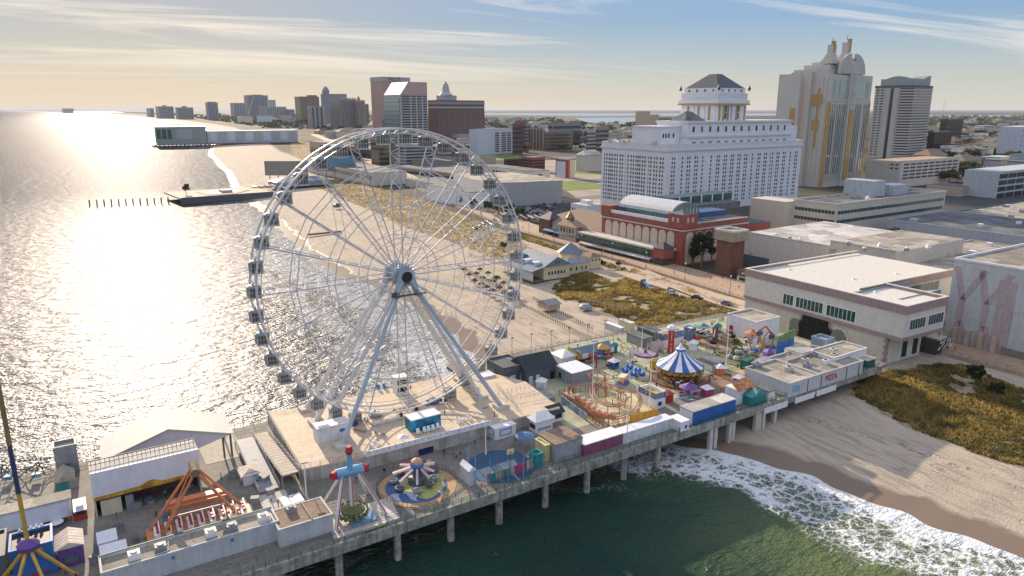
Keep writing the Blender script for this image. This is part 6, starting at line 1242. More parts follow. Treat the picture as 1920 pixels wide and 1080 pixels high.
# dome tower on the hotel
ct_ = G(1352, 250, 4)   # seat found from the tower's base column on the roof
pd = t_.W((solve(t_.W((0, 20, h2)), Vector((math.cos(t_.rz), math.sin(t_.rz), 0)), 1350), 28, 0)); zr0 = h2+1.6; kx = (Vector((pd.x, pd.y, 60))-Vector((0, 0, HC))).dot(fw)/FPX
w2 = 58*kx*.78; dt = T('dome_tower', 'square white crown tower with gold columns and a dark hipped roof above the hotel', 'tower', (pd.x, pd.y, 3.6+zr0), t_.rz+.05)
zA = ZT(pd, 228)-3.6-zr0; z1, z2, z3, z4, z5 = [ZT(pd, y)-3.6-zr0 for y in (197, 188, 175, 166, 139)]
dt.part('shaft', MB().box(-w2*.92, -w2*.92, 0, w2*.92, w2*.92, z1), hotelw)
for s in range(7):
    u = -w2*.8+s*w2*.267
    dt.part('column', MB().box(u-.7, -w2*.92-.8, 0, u+.7, -w2*.92-.01, z1-1), gold if s in (0, 1, 2, 4, 6) else hotelw); dt.part('column', MB().box(-w2*.92-.8, u-.7, 0, -w2*.92-.01, u+.7, z1-1), gold if s % 2 else hotelw)
dt.wins('F', [-w2*.40, 0, w2*.40], [z1*.3, z1*.75], 2.4, 5, glass, off=-w2*.92)
dt.part('gold_band', MB().box(-w2-.5, -w2-.5, z1, w2+.5, w2+.5, z1+1.2), gold); dt.part('entablature', MB().box(-w2, -w2, z1+1.2, w2, w2, z2), hotelw); dt.part('upper_drum', MB().box(-w2*.93, -w2*.93, z2, w2*.93, w2*.93, z3), cor); dt.part('attic', MB().box(-w2*.85, -w2*.85, z3, w2*.85, w2*.85, z4), hotelw)
dt.wins('F', rng(-w2*.8, w2*.8, 4), [(z3+z4)/2], 1.6, 2, glass, off=-w2*.85); dt.wins('S', rng(-w2*.8, w2*.8, 4), [(z3+z4)/2], 1.6, 2, glass, off=-w2*.85)
a, b_ = w2*.84, w2*.17; dt.part('roof', MB().add([(-a, -a, z4), (a, -a, z4), (a, a, z4), (-a, a, z4), (-b_, -b_, z5), (b_, -b_, z5), (b_, b_, z5), (-b_, b_, z5)], [(0, 3, 2, 1), (4, 5, 6, 7), (0, 1, 5, 4), (1, 2, 6, 5), (2, 3, 7, 6), (3, 0, 4, 7)]), M('slate', (.09, .10, .12), .6, var=.15))
for sx_ in (-1, 1):
    for sy_ in (-1, 1): dt.part('urn', MB().rev([(.8, z4-2), (1.4, z4), (.5, z4+1.6), (.2, z4+2.6)], 8, (sx_*w2*.96, sy_*w2*.96)), M('bronze', (.10, .08, .06), .5))
dt.done()
# ---------------------------------------------------------------- twin spired glass tower
t_, W_, D_, h = B3('glass_tower', 'tall grey art deco tower with mirrored window strips, gold bands and two roof spires', 'tower', 1539, 352, 3.6, 1485, 1637, 7, 3.6, ytop=139, tl=True)
tg = lines(M('tower_beige', (.53, .50, .455), .6, var=.06), 2, 3.2, .1, .85); t_.part('body', MB().box(0, 0, 0, W_, D_, h), tg)
P0 = t_.W((0, 0, 0)); zz2 = lambda y: ZT(P0, y)-3.6
yl = zz2(190); sgm = lines(skyglass, 2, 3.4, .25, .5, (0, 2.2))
t_.part('string_course', MB().box(-.5, -.5, yl, W_+.5, D_+.5, yl+1.6), concl)
t_.part('central_bay', MB().xprism([(W_*.40, 0), (W_*.58, 0), (W_*.58, zz2(122)), (W_*.53, zz2(113)), (W_*.45, zz2(113)), (W_*.40, zz2(122))], -2.4, 2.5), tg); t_.part('central_glass', MB().box(W_*.445, -2.7, zz2(215), W_*.535, -2.41, zz2(135)), sgm)
for a, b_ in ((.06, .14), (.20, .37), (.61, .78), (.86, .94)): t_.part('upper_window', MB().box(W_*a, -.35, yl+3, W_*b_, -.01, zz2(150)), sgm)
for a, b_, n in ((.03, .14, 2), (.20, .38, 4), (.61, .78, 4), (.86, .96, 2)):
    for u in rng(W_*a, W_*b_, n): t_.part('mirror_strip', MB().box(u-W_*.028, -.35, 14, u+W_*.024, -.01, yl-3), sgm)
    for k in range(n+1): u = W_*a+(W_*(b_-a))*k/n; t_.part('fin', MB().box(u-.35, -.9, 6, u+.35, -.36, yl-3), concl)
t_.part('corner_strip', MB().box(-.6, -.6, 0, 1.6, 2.5, yl-1), gold); t_.part('corner_strip', MB().box(W_-.8, -.6, 0, W_+.4, 2.5, yl-1), gold); t_.part('centre_strip', MB().box(W_*.44, -3.0, 6, W_*.55, -2.72, zz2(206)), gold)
t_.part('side_strip', MB().box(-.5, D_*.25, h*.35, -.01, D_*.30, h*.88), gold); t_.part('side_strip', MB().box(-.8, D_*.18, yl-4, -.51, D_*.42, yl+7), gold); t_.part('side_strip', MB().box(-.8, D_*.2, h*.52, -.51, D_*.38, h*.60), gold)
t_.part('side_bay', MB().box(-3.5, D_*.45, 0, -.01, D_*.97, zz2(133)), tg)
t_.part('stepped_top', MB().box(W_*.02, D_*.15, h, W_*.9, D_*.98, zz2(128)), tg); t_.part('stepped_top', MB().box(W_*.12, D_*.2, zz2(128), W_*.88, D_*.85, zz2(119)), tg); t_.part('stepped_top', MB().box(W_*.22, D_*.25, zz2(119), W_*.8, D_*.75, zz2(113)), tg)
fan = M('fan_panels', (.50, .49, .46), .7, var=.1)
for s_ in (-1, 1):
    for k, rr in enumerate((.27, .21, .15, .09)):
        c0x = W_*.49+s_*W_*.05; z0 = h+1; n_ = 10
        pts_ = [(c0x, z0)]+[(c0x+s_*W_*rr*math.cos(math.pi/2*i/n_), z0+W_*rr*.95*math.sin(math.pi/2*i/n_)) for i in range(n_+1)]
        t_.part('fan_step', MB().xprism(pts_, .8-k*.9, 3+k*1.2), fan)
for v in rng(2, D_*.95, 9): t_.part('side_rib', MB().box(-.5, v-.35, 3, -.01, v+.35, h-3), tg)
for cx_, yt, ln in ((W_*.22, 77, 1), (W_*.56, 73, 1)):
    pz = Vector(t_.W((cx_, D_*.3, 0))); f_ = lambda y: ZT(pz, y)-3.6
    mb = MB(); zl_ = [f_(y) for y in (120, 115, 111, 107, 103)]; ww = [9, 7.4, 6, 5, 4.2]
    for i in range(4): mb.box(cx_-ww[i], D_*.3-ww[i]*.8, zl_[i], cx_+ww[i], D_*.3+ww[i]*.8, zl_[i+1])
    mb.box(cx_-3.6, D_*.3-3, zl_[4], cx_+3.6, D_*.3+3, f_(yt+7)); sp3 = t_.part('spire', mb, tg); MB().box(cx_-3.2 if cx_ < W_*.4 else cx_+.2, D_*.3-3.3, zl_[4]+3, cx_+1 if cx_ < W_*.4 else cx_+4, D_*.3-.5, f_(yt)).obj('gold_blade', gold, sp3); MB().beam((cx_, D_*.3, f_(yt+2)), (cx_, D_*.3, f_(yt-7)), .25).obj('mast', dgrey, sp3)
# left hand slab of the same hotel
t2_, W2_, D2_, h2_ = B3('tower_slab', 'narrow grey slab with a gold strip left of the twin spired tower', 'tower', 1487, 350, 3.6, 1474, 1490, 7, 3.6, ytop=138, tl=True); t2_.part('body', MB().box(0, 3, 0, 4, D2_+8, h2_), tg); t2_.part('side_strip', MB().box(-.5, 6, h2_*.35, -.01, 12, h2_*.7), gold)
# ---------------------------------------------------------------- apartment tower
t_, W_, D_, h = B3('apartment_tower', 'tall pale grey apartment tower with rows of dark balcony bands', 'tower', 1697, 299, 3.6, 1642, 1749, 12, 3.6, ytop=160, tl=True)
ag = M('tower_pale', (.47, .46, .43), .75, var=.08); t_.part('body', MB().box(0, 0, 0, W_, D_, h), ag)
nfl = 25
for i in range(nfl):
    z = h*.04+(h*.93)*i/nfl; t_.part('balcony_band', MB().box(-.9, -.9, z, W_+.6, D_*.34, z+h*.93/nfl*.5), ag)
    t_.part('dark_band', MB().box(-.2, -.35, z+h*.93/nfl*.5, W_+.2, D_*.34, z+h*.93/nfl), glass)
for a, b_, m_ in ((.38, .50, ag), (.50, .58, glass), (.60, .70, ag)): t_.part('stair_strip', MB().box(-1.2 if m_ is ag else -.5, D_*a, 0, -.01, D_*b_, h*.97), m_)
t_.wins('S', [D_*.80, D_*.92], [h*.05+(h*.93)*i/nfl for i in range(nfl)], D_*.08, 1.8, glass)
t_.part('dark_crown', MB().box(-.6, -.6, h*.975, W_+.6, D_+.6, h+.5), dgrey); t_.part('crown', MB().box(W_*.05, D_*.05, h+.5, W_*.95, D_*.9, h+11), M('crown_grey', (.32, .35, .34), .6)); t_.part('crown_arch', MB().xprism([(D_*.2+(D_*.6)*k/10, h+11+4.5*math.sin(math.pi*k/10)) for k in range(11)], W_*.1, W_*.3, 'x'), MATS['crown_grey']); t_.part('crown_arch', MB().xprism([(W_*.55, h+11), (W_*.95, h+11), (W_*.95, h+17), (W_*.75, h+15)], D_*.05, D_*.4), MATS['crown_grey']); t_.done()
# ---------------------------------------------------------------- red brick casino on the boardwalk
t_, W_, D_, h = B3('brick_casino', 'red brick casino with tall cream arches and a glass barrel vault on its roof', 'casino', 1276, 499, 4.0, 1129, 1402, 4, 3.6, ytop=423, tl=True)
t_.part('wall', MB().box(0, 0, 0, W_, D_, h), redbrick); t_.part('cornice', MB().box(-.5, -.5, h-3.2, W_+.5, D_+.5, h-2.6), concl); t_.part('parapet', MB().box(-.2, -.2, h+.1, W_+.2, .5, h+.5), concl)
t_.part('roof', MB().box(.4, .4, h, W_-.4, D_-.4, h+.1), roofg); pk = M('arch_cream', (.56, .47, .38), .85, var=.06)
def arch2(face, u, w_, z0, z1, m_, off=-.15, d=.2):
    pts_ = [(u-w_/2, z0), (u+w_/2, z0)]+[(u+w_/2*math.cos(math.pi*k/10), z1-w_/2+w_/2*math.sin(math.pi*k/10)) for k in range(11)]
    t_.part('arch_panel', MB().xprism(pts_, off, off+d-.02, 'x' if face == 'S' else 'y'), m_)
for u in rng(5, D_-3, 9): arch2('S', u, D_/9*.74, h*.42, h-4, pk)
for i, u in enumerate(rng(2, W_-6, 6)): arch2('F', u, (W_-8)/6*.78, 1, h-4, pk); (arch2('F', u, (W_-8)/6*.74, h-10, h-4.4, glass, -.25, .2) if i in (1, 2, 3) else None)
t_.part('boardwalk_wing', MB().box(-9, 4, 0, -.25, D_*1.15, h*.38), brick); t_.part('terrace', MB().box(-9.6, 3, h*.38, -.2, D_*1.16, h*.38+.9), concl); t_.part('glass_front', MB().box(-9.2, 14, h*.18, -9.01, D_*1.1, h*.36), tealglass)
t_.part('shop_awning', MB().xprism([(-11.5, h*.15), (-9.01, h*.18), (-9.01, h*.14), (-11.5, h*.13)], 12, D_*1.12), rooflt)
for v in rng(14, D_*1.08, 14): t_.part('shop_window', MB().box(-9.25, v-1.9, .6, -9.02, v+1.9, h*.12), glass)
t_.part('mural', MB().box(-9.4, 13, .5, -9.2, 20, h*.17), M('mural_blue', (.12, .14, .32), .7, var=.5, sc_=.5, alt=(.6, .6, .65)))
for v in (5, 8.7): t_.part('entrance_arch', MB().xprism([(v-1.4, 0), (v+1.4, 0)]+[(v+1.4*math.cos(math.pi*k/8), 3+1.4*math.sin(math.pi*k/8)) for k in range(9)], -9.2, -9.02, 'x'), glass)
t_.part('turret', MB().box(-10.5, 2.5, h*.22, -3, 10, h*.46), redbrick); t_.part('turret_roof', MB().hip(-11, 2, -2.5, 10.5, h*.46, h*.46+3, 4), M('dark_turret', (.08, .075, .09), .6))
t_.part('corner_turret', MB().box(-.6, -.6, h-2, 10, 10, h+5.5), redbrick); t_.part('turret_roof', MB().hip(-.8, -.8, 10.2, 10.2, h+5.5, h+7.5, 5), roofg); t_.wins('F', [3, 6.5], [h+2.5], 1.4, 2.4, pk, off=-.6); t_.wins('S', [3, 6.5], [h+2.5], 1.4, 2.4, pk, off=-.6)
t_.part('far_turret', MB().box(-.4, D_-7, h-2, 8, D_+.5, h+4), redbrick)
vr = 10; prof = [(16+vr*math.cos(math.pi*k/12), h+3.5+vr*.62*math.sin(math.pi*k/12)) for k in range(13)]
t_.part('vault_wall', MB().box(6, 13, h+.1, 26, D_-6, h+3.5), M('vault_glass', (.10, .20, .20), .15, var=.3, spec=.6)); t_.part('vault_roof', MB().xprism(prof, 14, D_-8, 'y'), M('vault_metal', (.55, .56, .57), .45)); t_.part('vault_end', MB().xprism([(x, z-.3) for x, z in prof], 12.8, 14, 'y'), MATS['vault_glass'])
for u in rng(7, 25, 7): t_.part('mullion', MB().box(u-.15, 12.6, h+.1, u+.15, 12.79, h+6), white)
t_.part('balustrade', MB().box(.6, 11, h+.1, 1.0, D_-6, h+2), white); t_.part('side_block', MB().box(W_*.55, 14, h+.1, W_-1, 34, h+3), M('slate_blue_box', (.06, .12, .26), .6)); t_.part('rear_roof', MB().box(30, 30, h+.1, W_+30, D_-2, h+4), roofg); t_.part('rear_canopy', MB().box(32, 40, h+4.01, W_+34, D_-10, h+8), M('dark_glazing', (.05, .10, .11), .3))
for u in rng(34, W_+30, 5): t_.part('canopy_frame', MB().box(u-.4, 39.7, h+4, u+.4, 39.95, h+8.4), white)
t_.part('rear_hall', MB().box(W_+.01, 4, 0, W_+26, D_-6, h-5), redbrick); t_.part('rear_hall_roof', MB().box(W_+.02, 4, h-5, W_+26, D_-6, h-4.8), roofg)
t_.done()
# pylon in front and brown tower
p = G(1213, 452, 4.7); hp2 = ZT(p, 397)-4.7; t_ = T('pylon_sign', 'tall narrow tan pylon with dark lettering slots before the brick casino', 'sign', p, R(4)); t_.part('shaft', MB().box(-1.5, -1.5, 0, 1.5, 1.5, hp2), tanw); t_.part('sign_face', MB().box(-.7, -1.62, hp2*.15, .7, -1.51, hp2*.9), brick); t_.part('cap', MB().box(-1.9, -1.9, hp2, 1.9, 1.9, hp2+.6), concl)
t_, W_, D_, h = B3('brown_tower', 'square ribbed brown tower with a wide concrete cap by the boardwalk', 'tower', 1369, 521, 4.0, 1346, 1398, 4, 3.6, ytop=436, tl=True); rb = lines(M('ribbed_brown', (.20, .10, .075), .9, var=.15), 3, 1.0, .3, .55)
t_.part('shaft', MB().box(0, 0, 0, W_, D_, h-4.6), rb); t_.part('cap', MB().box(-1.2, -1.2, h-4.6, W_+1.2, D_+1.2, h-.1), M('cap_olive', (.30, .29, .22), .85)); t_.part('cap_rim', MB().box(-1.2, -1.2, h-.1, W_+1.2, 0, h+.8).box(-1.2, D_, h-.1, W_+1.2, D_+1.2, h+.8).box(-1.2, 0, h-.1, 0, D_, h+.8).box(W_, 0, h-.1, W_+1.2, D_, h+.8), concl)
t_, W_, D_, h = B3('boardwalk_bar', 'low brown bar front with white sign lettering and pale counter openings', 'bar', 1440, 540, 4.7, 1372, 1470, 3, 4.7, ytop=518, D=18); t_.part('wall', MB().box(0, 0, 0, W_, D_, h), brick); t_.part('counter_wall', MB().box(-1.2, 1, 0, -.02, D_-1, h*.45), concl); t_.wins('S', rng(2, D_-2, 3), [h*.27], 4, 1.4, dark, 'opening', off=-1.2); t_.done()
text('BOARDWALK BAR', 1.5, white, 'lettering', t_.o, (-.1, D_*.5, h*.72), (math.pi/2, 0, -math.pi/2), .05)
p = G(1400, 500, 4.7); t_ = T('roof_terrace', 'dark planted roof terrace with navy parasols behind the low bar', 'terrace', (p.x+6, p.y, 3.6), R(4)); t_.part('deck', MB().box(0, -8, 0, 26, 14, 6), dgrey); rnd = random.Random(9)
for k in range(26): t_.part('shrub', crown(1.2, .8, 30, k, 0, .4).obj and MB().rev([(.3, 6), (1.0, 6.6), (.8, 7.4), (.2, 7.8)], 6, (rnd.uniform(1, 25), rnd.uniform(-7, 13)), k), leafm[0])
for k in range(4): t_.part('parasol', MB().rev([(1.8, 8.2), (.1, 9.2)], 8, (5+k*5, 0+k*2)), M('navy_fabric', (.03, .05, .12), .7))
# themed low casino with brown roofs
t_, W_, D_, h = B3('themed_casino', 'long low casino front with brown hipped roofs and a blue striped awning', 'casino', 1133, 465, 4.0, 1015, 1200, 4, 3.6, ytop=437); 
t_.part('wall', MB().box(0, 0, 0, 42, D_, h), tanw); t_.part('roof', MB().hip(-1, -1, 43, D_+1, h, h+7.5, 14), roofb); t_.part('awning', MB().xprism([(-5, h*.45), (0, h*.62), (0, h*.55), (-5, h*.42)], 3, D_-8), lines(M('awning_blue', (.16, .27, .36), .7), 1, 2.2, .8, .55)); t_.part('portico', MB().box(-4, D_*.35, 0, -.01, D_*.62, h*1.05), tanw); t_.part('portico_roof', MB().hip(-5, D_*.33, 4, D_*.64, h*1.05, h*1.5, 5), M('tan_shingle', (.34, .26, .19), .85)); t_.part('ornament', MB().rev([(2.4, h*1.45), (2.8, h*1.6), (1.2, h*1.85), (.2, h*2.0)], 10, (-2, D_*.48)), M('ornament_blue', (.05, .14, .30), .5, var=.6, sc_=1, alt=(.5, .4, .1)))
t_.part('end_tower', MB().box(-2, D_-12, 0, 8, D_, h*1.15), brick); t_.part('end_tower_roof', MB().hip(-2.6, D_-12.6, 8.6, D_+.6, h*1.15, h*1.6, 5), M('dark_turret', (.08, .075, .09)))
for v in rng(3, D_-10, 12): t_.part('shop_arch', MB().xprism([(v-1.6, 0), (v+1.6, 0)]+[(v+1.6*math.cos(math.pi*k/8), h*.25+1.6*math.sin(math.pi*k/8)) for k in range(9)], -.2, -.02, 'x'), glass)
t_.wins('S', rng(D_*.37, D_*.6, 5), [h*.75], 1.6, 2.6, glass, off=-4); t_.done()
t_, W_, D_, h = B3('white_lowrise', 'small white modern building between parking lot and white hotel', 'building', 1100, 402, 3.6, 1070, 1130, 4, 3.6, ytop=386); t_.part('wall', MB().box(0, 0, 0, W_, D_, h), white); t_.part('roof', MB().box(.4, .4, h, W_-.4, D_-.4, h+.1), concl); t_.part('upper_block', MB().box(W_*.3, D_*.3, h+.1, W_*.7, D_*.7, h+3), white); t_.wins('S', rng(1, D_-1, 6), [h*.35], 1.4, 2.2, glass); t_.done()
# planting and pipework on the podium roofs
rnd = random.Random(21)
for (px, py, z, n, l) in ((1600, 452, 14, 12, 'row of green shrubs at the foot of the office block'), (1480, 475, 21.2, 0, '')):
    if not n: continue
    p = G(px, py, z); t_ = T('planter', l, 'planter', (p.x, p.y, z), R(4)); t_.part('trough', MB().box(0, -1.2, 0, 46, 1.4, .8), concl)
    for k in range(n): mb = crown(2.2, 1.6, 60, k+50, 0, .6, 1.4); o = t_.part('shrub', mb, leafm); o.location = (2+k*3.7, 0, .6)
for k, (px, py, z) in enumerate(((1500, 452, 21.1), (1480, 448, 21.1), (1455, 443, 21.1), (1620, 470, 24.1), (1650, 462, 24.1), (1700, 470, 24.1), (1740, 465, 24.1), (1590, 458, 24.1), (1600, 530, 24.5-2.2), (1680, 520, 24.5-2.2), (1480, 512, 24.5-2.2), (1640, 555, 24.5-2.2))):
    p = G(px, py, z); t_ = T('roof_vent', 'pale ventilator standing on the flat roofs behind the pier', 'ventilator', (p.x, p.y, z), k, 'ventilators on the flat roofs'); t_.part('casing', MB().box(-.9, -.9, 0, .9, .9, 1.0), (white, grey)[k % 2]); t_.part('cowl', MB().rev([(.7, 1.0), (.9, 1.3), (.3, 1.8)], 10), white)
# ---------------------------------------------------------------- skyline and city blocks
def tw(name, label, xk, yb, x0, x1, ytop, mat, nb=0, nv=0, rot=4, glass_=None, top=None, D=None, cat='building', roof=roofg, W=None):
    t_, W_, D_, h = B3(name, label, cat, xk, yb, CZ, x0, x1, rot, CZ, ytop=ytop, tl=True, D=D, W=W)
    t_.part('wall', MB().box(0, 0, 0, W_, D_, h), mat); gl_ = glass_ or glass; t_.part('roof', MB().box(.5, .5, h, W_-.5, D_-.5, h+.5), roof)
    for i in range(nb):
        z0 = h*.06+h*.90*i/nb; z1 = z0+h*.9/nb*.5; t_.part('window_band', MB().box(W_*.03, -.5, z0, W_*.97, -.01, z1), gl_); t_.part('window_band', MB().box(-.5, D_*.03, z0, -.01, D_*.97, z1), gl_)
    for i in range(nv):
        u0 = W_*(.04+.92*i/nv); t_.part('window_strip', MB().box(u0, -.5, h*.05, u0+W_*.92/nv*.5, -.01, h*.95), gl_)
        v0 = D_*(.04+.92*i/nv); t_.part('window_strip', MB().box(-.5, v0, h*.05, -.01, v0+D_*.92/nv*.5, h*.95), gl_)
    if top: t_.part('roof_house', MB().box(W_*top[0], D_*.3, h+.5, W_*top[1], D_*.7, h*top[2]), mat)
    t_.W_, t_.D_, t_.h = W_, D_, h; return t_
gb = M('grey_blue_tower', (.24, .27, .31), .7); gt = M('grey_tan_tower', (.32, .28, .23), .75); gp = M('pale_tower', (.42, .43, .43), .7); pinkg = lines(M('pink_glass', (.44, .30, .27), .25, .4, var=.1), 2, 7, .6, .7)
mg = M('mid_glass', (.12, .14, .16), .2); tg2 = M('tan_glass', (.20, .15, .10), .3)
S = [('small square block far along the coast, leftmost of the skyline', 283, 219.5, 274, 288, 203, gb, 5, 0, 0), ('wide block of flats second from the left in the skyline', 300, 222, 291, 325, 199.5, gb, 7, 0, (.4, .6, 1.1)), ('wide block with low roof house third from the left', 335, 223.5, 328, 362, 201.5, gb, 7, 0, (.4, .65, 1.12)), ('slim stand alone tower left of the skyline cluster', 393, 225.5, 384.5, 408, 192, gb, 0, 4, (.1, .9, 1.04)),
 ('blue grey tower with pale vertical strips at the edge of the skyline cluster', 441, 220, 431, 460, 193, gb, 0, 4, None), ('broad tall slab with slanting white mast in the skyline cluster', 468, 224, 457, 502, 178.5, gb, 0, 8, (.3, .8, 1.03)), ('lower grey casino tower with domed centre in the skyline cluster', 500, 226, 485, 537, 200, gp, 0, 9, (.35, .6, 1.5)), ('dark low block right of the domed casino', 545, 226, 536, 552, 205, gb, 4, 0, None),
 ('plain brown tower with a round bay right of the cluster', 565, 232, 552, 598, 181, tg2, 0, 0, (.55, .98, 1.06)), ('blue grey slab crowned by a dome in the skyline', 610, 236, 601, 650, 176, gb, 0, 0, None), ('small white and dark banded tower in front of the brown tower', 586, 242, 576, 609, 199, gp, 0, 3, None),
 ('ribbed tan and grey casino hotel with small roof urns', 640, 243, 616, 668, 186, gt, 0, 9, None), ('tan casino wing with a small roof dome', 672, 243, 660, 684, 188, M('warm_tan_tower', (.42, .30, .22), .7), 0, 4, None), ('slim greenish block at the right end of the casino hotel', 686, 241, 683, 691, 195, M('green_grey_tower', (.22, .27, .22), .7), 8, 0, None), ('lone block on the far spit at the left horizon', 120, 212, 115, 138, 203.5, gb, 3, 0, None)]
for l, xk, yb, x0, x1, yt, m_, nb, nv, tp_ in S:
    t_ = tw('tower_block', l, xk, yb, x0, x1, yt, m_, nb, nv, top=tp_, glass_=mg)
    if 'crowned by a dome' in l: t_.part('dome', MB().rev([(t_.W_*.14, t_.h), (t_.W_*.15, t_.h*1.1), (t_.W_*.10, t_.h*1.18), (t_.W_*.02, t_.h*1.24)], 14, (t_.W_*.15, t_.D_*.4)), gb)
    if 'small roof dome' in l: t_.part('dome', MB().rev([(t_.W_*.2, t_.h), (t_.W_*.18, t_.h*1.08), (.3, t_.h*1.16)], 12, (t_.W_*.45, t_.D_*.4)), m_)
    if 'slanting' in l: t_.part('slanting_mast', MB().beam((-12, -14, t_.h*.2), (t_.W_*.3, -6, t_.h), 2.2), white)
    if 'urns' in l:
        for u in rng(0, t_.W_, 7): t_.part('roof_urn', MB().rev([(3, t_.h), (4, t_.h+3), (1, t_.h+8)], 8, (u, 2)), gp)
# named towers in the middle distance
t_ = tw('pink_tower', 'tall pink mirrored tower with a pale name band at its top', 722, 264, 713, 768, 152, pinkg, 0, 0, 12, D=60)
t_.part('name_band', MB().box(-1, -1, t_.h, t_.W_+1, t_.D_, t_.h+11), gp); text("BALLY'S", 11, dgrey, 'lettering', t_.o, (t_.W_*.42, -1.4, t_.h+5.5), (math.pi/2, 0, 0), .3); t_.part('lower_block', MB().box(-8, -8, 0, t_.W_*1.0, -.1, t_.h*.36), M('mauve_base', (.20, .17, .20), .6))
t_ = tw('banded_tower', 'tall grey tower with dark window rows and a slanted pink glass corner', 755, 300, 743, 801, 178, gp, 0, 0, 10, D=52); h = t_.h; ht_ = ZT(t_.loc, 153)-CZ
for i in range(24):
    z = h*.05+h*.95*i/24
    for a, b_ in ((.04, .34), (.40, .56), (.62, .78), (.84, .97)): t_.pend.setdefault('window', []).append(((t_.W_*(a+b_)/2, 0, z+2), 'F', round(t_.W_*(b_-a), 1), round(h/24*.5, 1), glass, .5))
t_.part('slanted_cap', MB().xprism([(-.2, h+.5), (t_.W_, h+.5), (t_.W_, ht_), (t_.W_*.3, ht_)], 0, t_.D_), M('pink_cap', (.50, .36, .33), .4)); t_.part('glass_corner', MB().box(-1.0, 3, h*.05, -.01, t_.D_, h*.95), lines(M('teal_mirror', (.30, .40, .40), .1, .5), 2, 7, 1.2, .5)); t_.done()
t_ = tw('brick_hotel', 'broad dark brick hotel with a pale top band and stepped white cupola', 820, 262, 816, 908, 188, brick, 0, 0, 12, D=40)
h = t_.h; W_ = t_.W_; t_.part('pale_band', MB().box(-.6, -.6, h*.80, W_+.6, t_.D_, h*.84), gp); t_.part('pale_band', MB().box(-.6, -.6, h*.90, W_+.6, t_.D_, h*.97), M('top_grey', (.28, .29, .30), .7))
t_.wins('F', rng(4, W_-3, 20), [h*.08+h*.7*i/14 for i in range(14)], 2.2, 3, M('pale_pane', (.25, .25, .26), .3)); Pc = t_.W((W_*.26, 14, 0)); zc = lambda y: ZT(Pc, y)-CZ
t_.part('cupola_base', MB().box(W_*.14, 2, h+.5, W_*.42, 32, zc(179)), gp)
t_.part('cupola', MB().rev([(20, zc(179)), (16, zc(176)), (11, zc(172)), (9, zc(163)), (7, zc(158)), (3, zc(154)), (.5, zc(153))], 10, (W_*.26, 16)), gp); t_.part('cupola_dome', MB().rev([(7.4, zc(162)), (6, zc(157)), (1, zc(152.5))], 10, (W_*.26, 16)), brick)
t_.part('low_annex', MB().box(W_*.3, -30, 0, W_*1.2, -.2, h*.13), gp); t_.done()
t_ = tw('white_garage', 'white parking block with rows of dark slots before the brick hotel', 897, 291, 896, 962, 243, MATS['bluish_white'], 0, 0, 16, D=24)
h = t_.h
for i in range(9): t_.wins('F', [t_.W_*.53, t_.W_*.72, t_.W_*.88], [h*.12+h*.8*i/9], t_.W_*.12, h/9*.45, dark, 'opening')
t_.done()
mid = [('brick block', 'dark brick block right of the white parking block', 963, 290, 961, 980, 232, brick, 6, 0), ('red block', 'rose red narrow block behind the brick block', 976, 275, 968, 984, 226, redbrick, 0, 0), ('grey block', 'grey block beside the rose red block', 986, 275, 982, 996, 232, gb, 6, 0), ('tan block', 'tan block with sunlit corner in the middle city', 994, 281, 992, 1020, 240, gt, 0, 4), ('brick_school', 'wide brown block with many window rows left of the hotel', 1024, 283, 1020, 1074, 248, tg2, 5, 0), ('grey_mall', 'long grey low block under the bay inlet', 1035, 262, 1028, 1090, 231, gb, 3, 0), ('blue_block', 'pale blue grey block behind the lawn', 1102, 282, 1100, 1119, 244, gp, 5, 0), ('brown_block', 'brown block left of the white hotel', 1121, 285, 1118, 1142, 238, gt, 5, 0),
 ('tan_tower', 'plain tan twin tower by the bay water, left one', 1199, 247, 1192, 1219, 209, M('sunny_tan', (.52, .40, .30), .8), 0, 0), ('tan_tower', 'smaller plain tan tower beside the tan twin tower', 1222, 240, 1218, 1236, 215, MATS['sunny_tan'], 0, 0), ('row_house', 'red and cream narrow painted house beside the lawn', 1060, 334, 1042, 1078, 300, redbrick, 0, 0), ('red_flats', 'dark red flats behind the two storey school', 998, 322, 978, 1022, 296, redbrick, 4, 0), ('brown_flats', 'dark brown flats left of the dark red flats', 950, 320, 945, 980, 298, brick, 4, 0), ('stone_theatre', 'pale stone block with a pitched roof left of the white hotel', 1095, 322, 1080, 1130, 292, concl, 0, 0), ('brick_warehouse', 'tan brick warehouse behind the top right of the wheel', 903, 312, 898, 930, 294, tanw, 0, 0),
 ('dark_glass_block', 'black glass office box right of the apartment tower', 1747, 292, 1741, 1786, 248, black, 0, 0), ('dark_slab', 'dark brown slab tower behind the black glass box', 1770, 278, 1764, 1807, 224, M('plum_tower', (.10, .07, .08), .6), 9, 0), ('garage_annex', 'grey ribbed annex below the black glass box', 1745, 300, 1738, 1784, 280, grey, 0, 7), ('brick_row', 'long grey row of flats with pale roof at the right', 1806, 320, 1800, 1880, 298, gp, 2, 0), ('brown_row', 'long brown roofed building among trees at the right', 1835, 292, 1828, 1896, 279, gt, 1, 0), ('white_house', 'small white house with gables behind the parking garage', 1812, 330, 1802, 1834, 316, white, 0, 0), ('grey_block', 'blocky pale building behind the grey loft building', 1898, 325, 1893, 1990, 290, gp, 0, 0), ('white_church', 'low white building with red roof in the right distance', 1880, 275, 1862, 1900, 268, white, 0, 0), ('peach_house', 'peach coloured house in the right distance', 1828, 247, 1826, 1834, 241, MATS['sunny_tan'], 0, 0)]
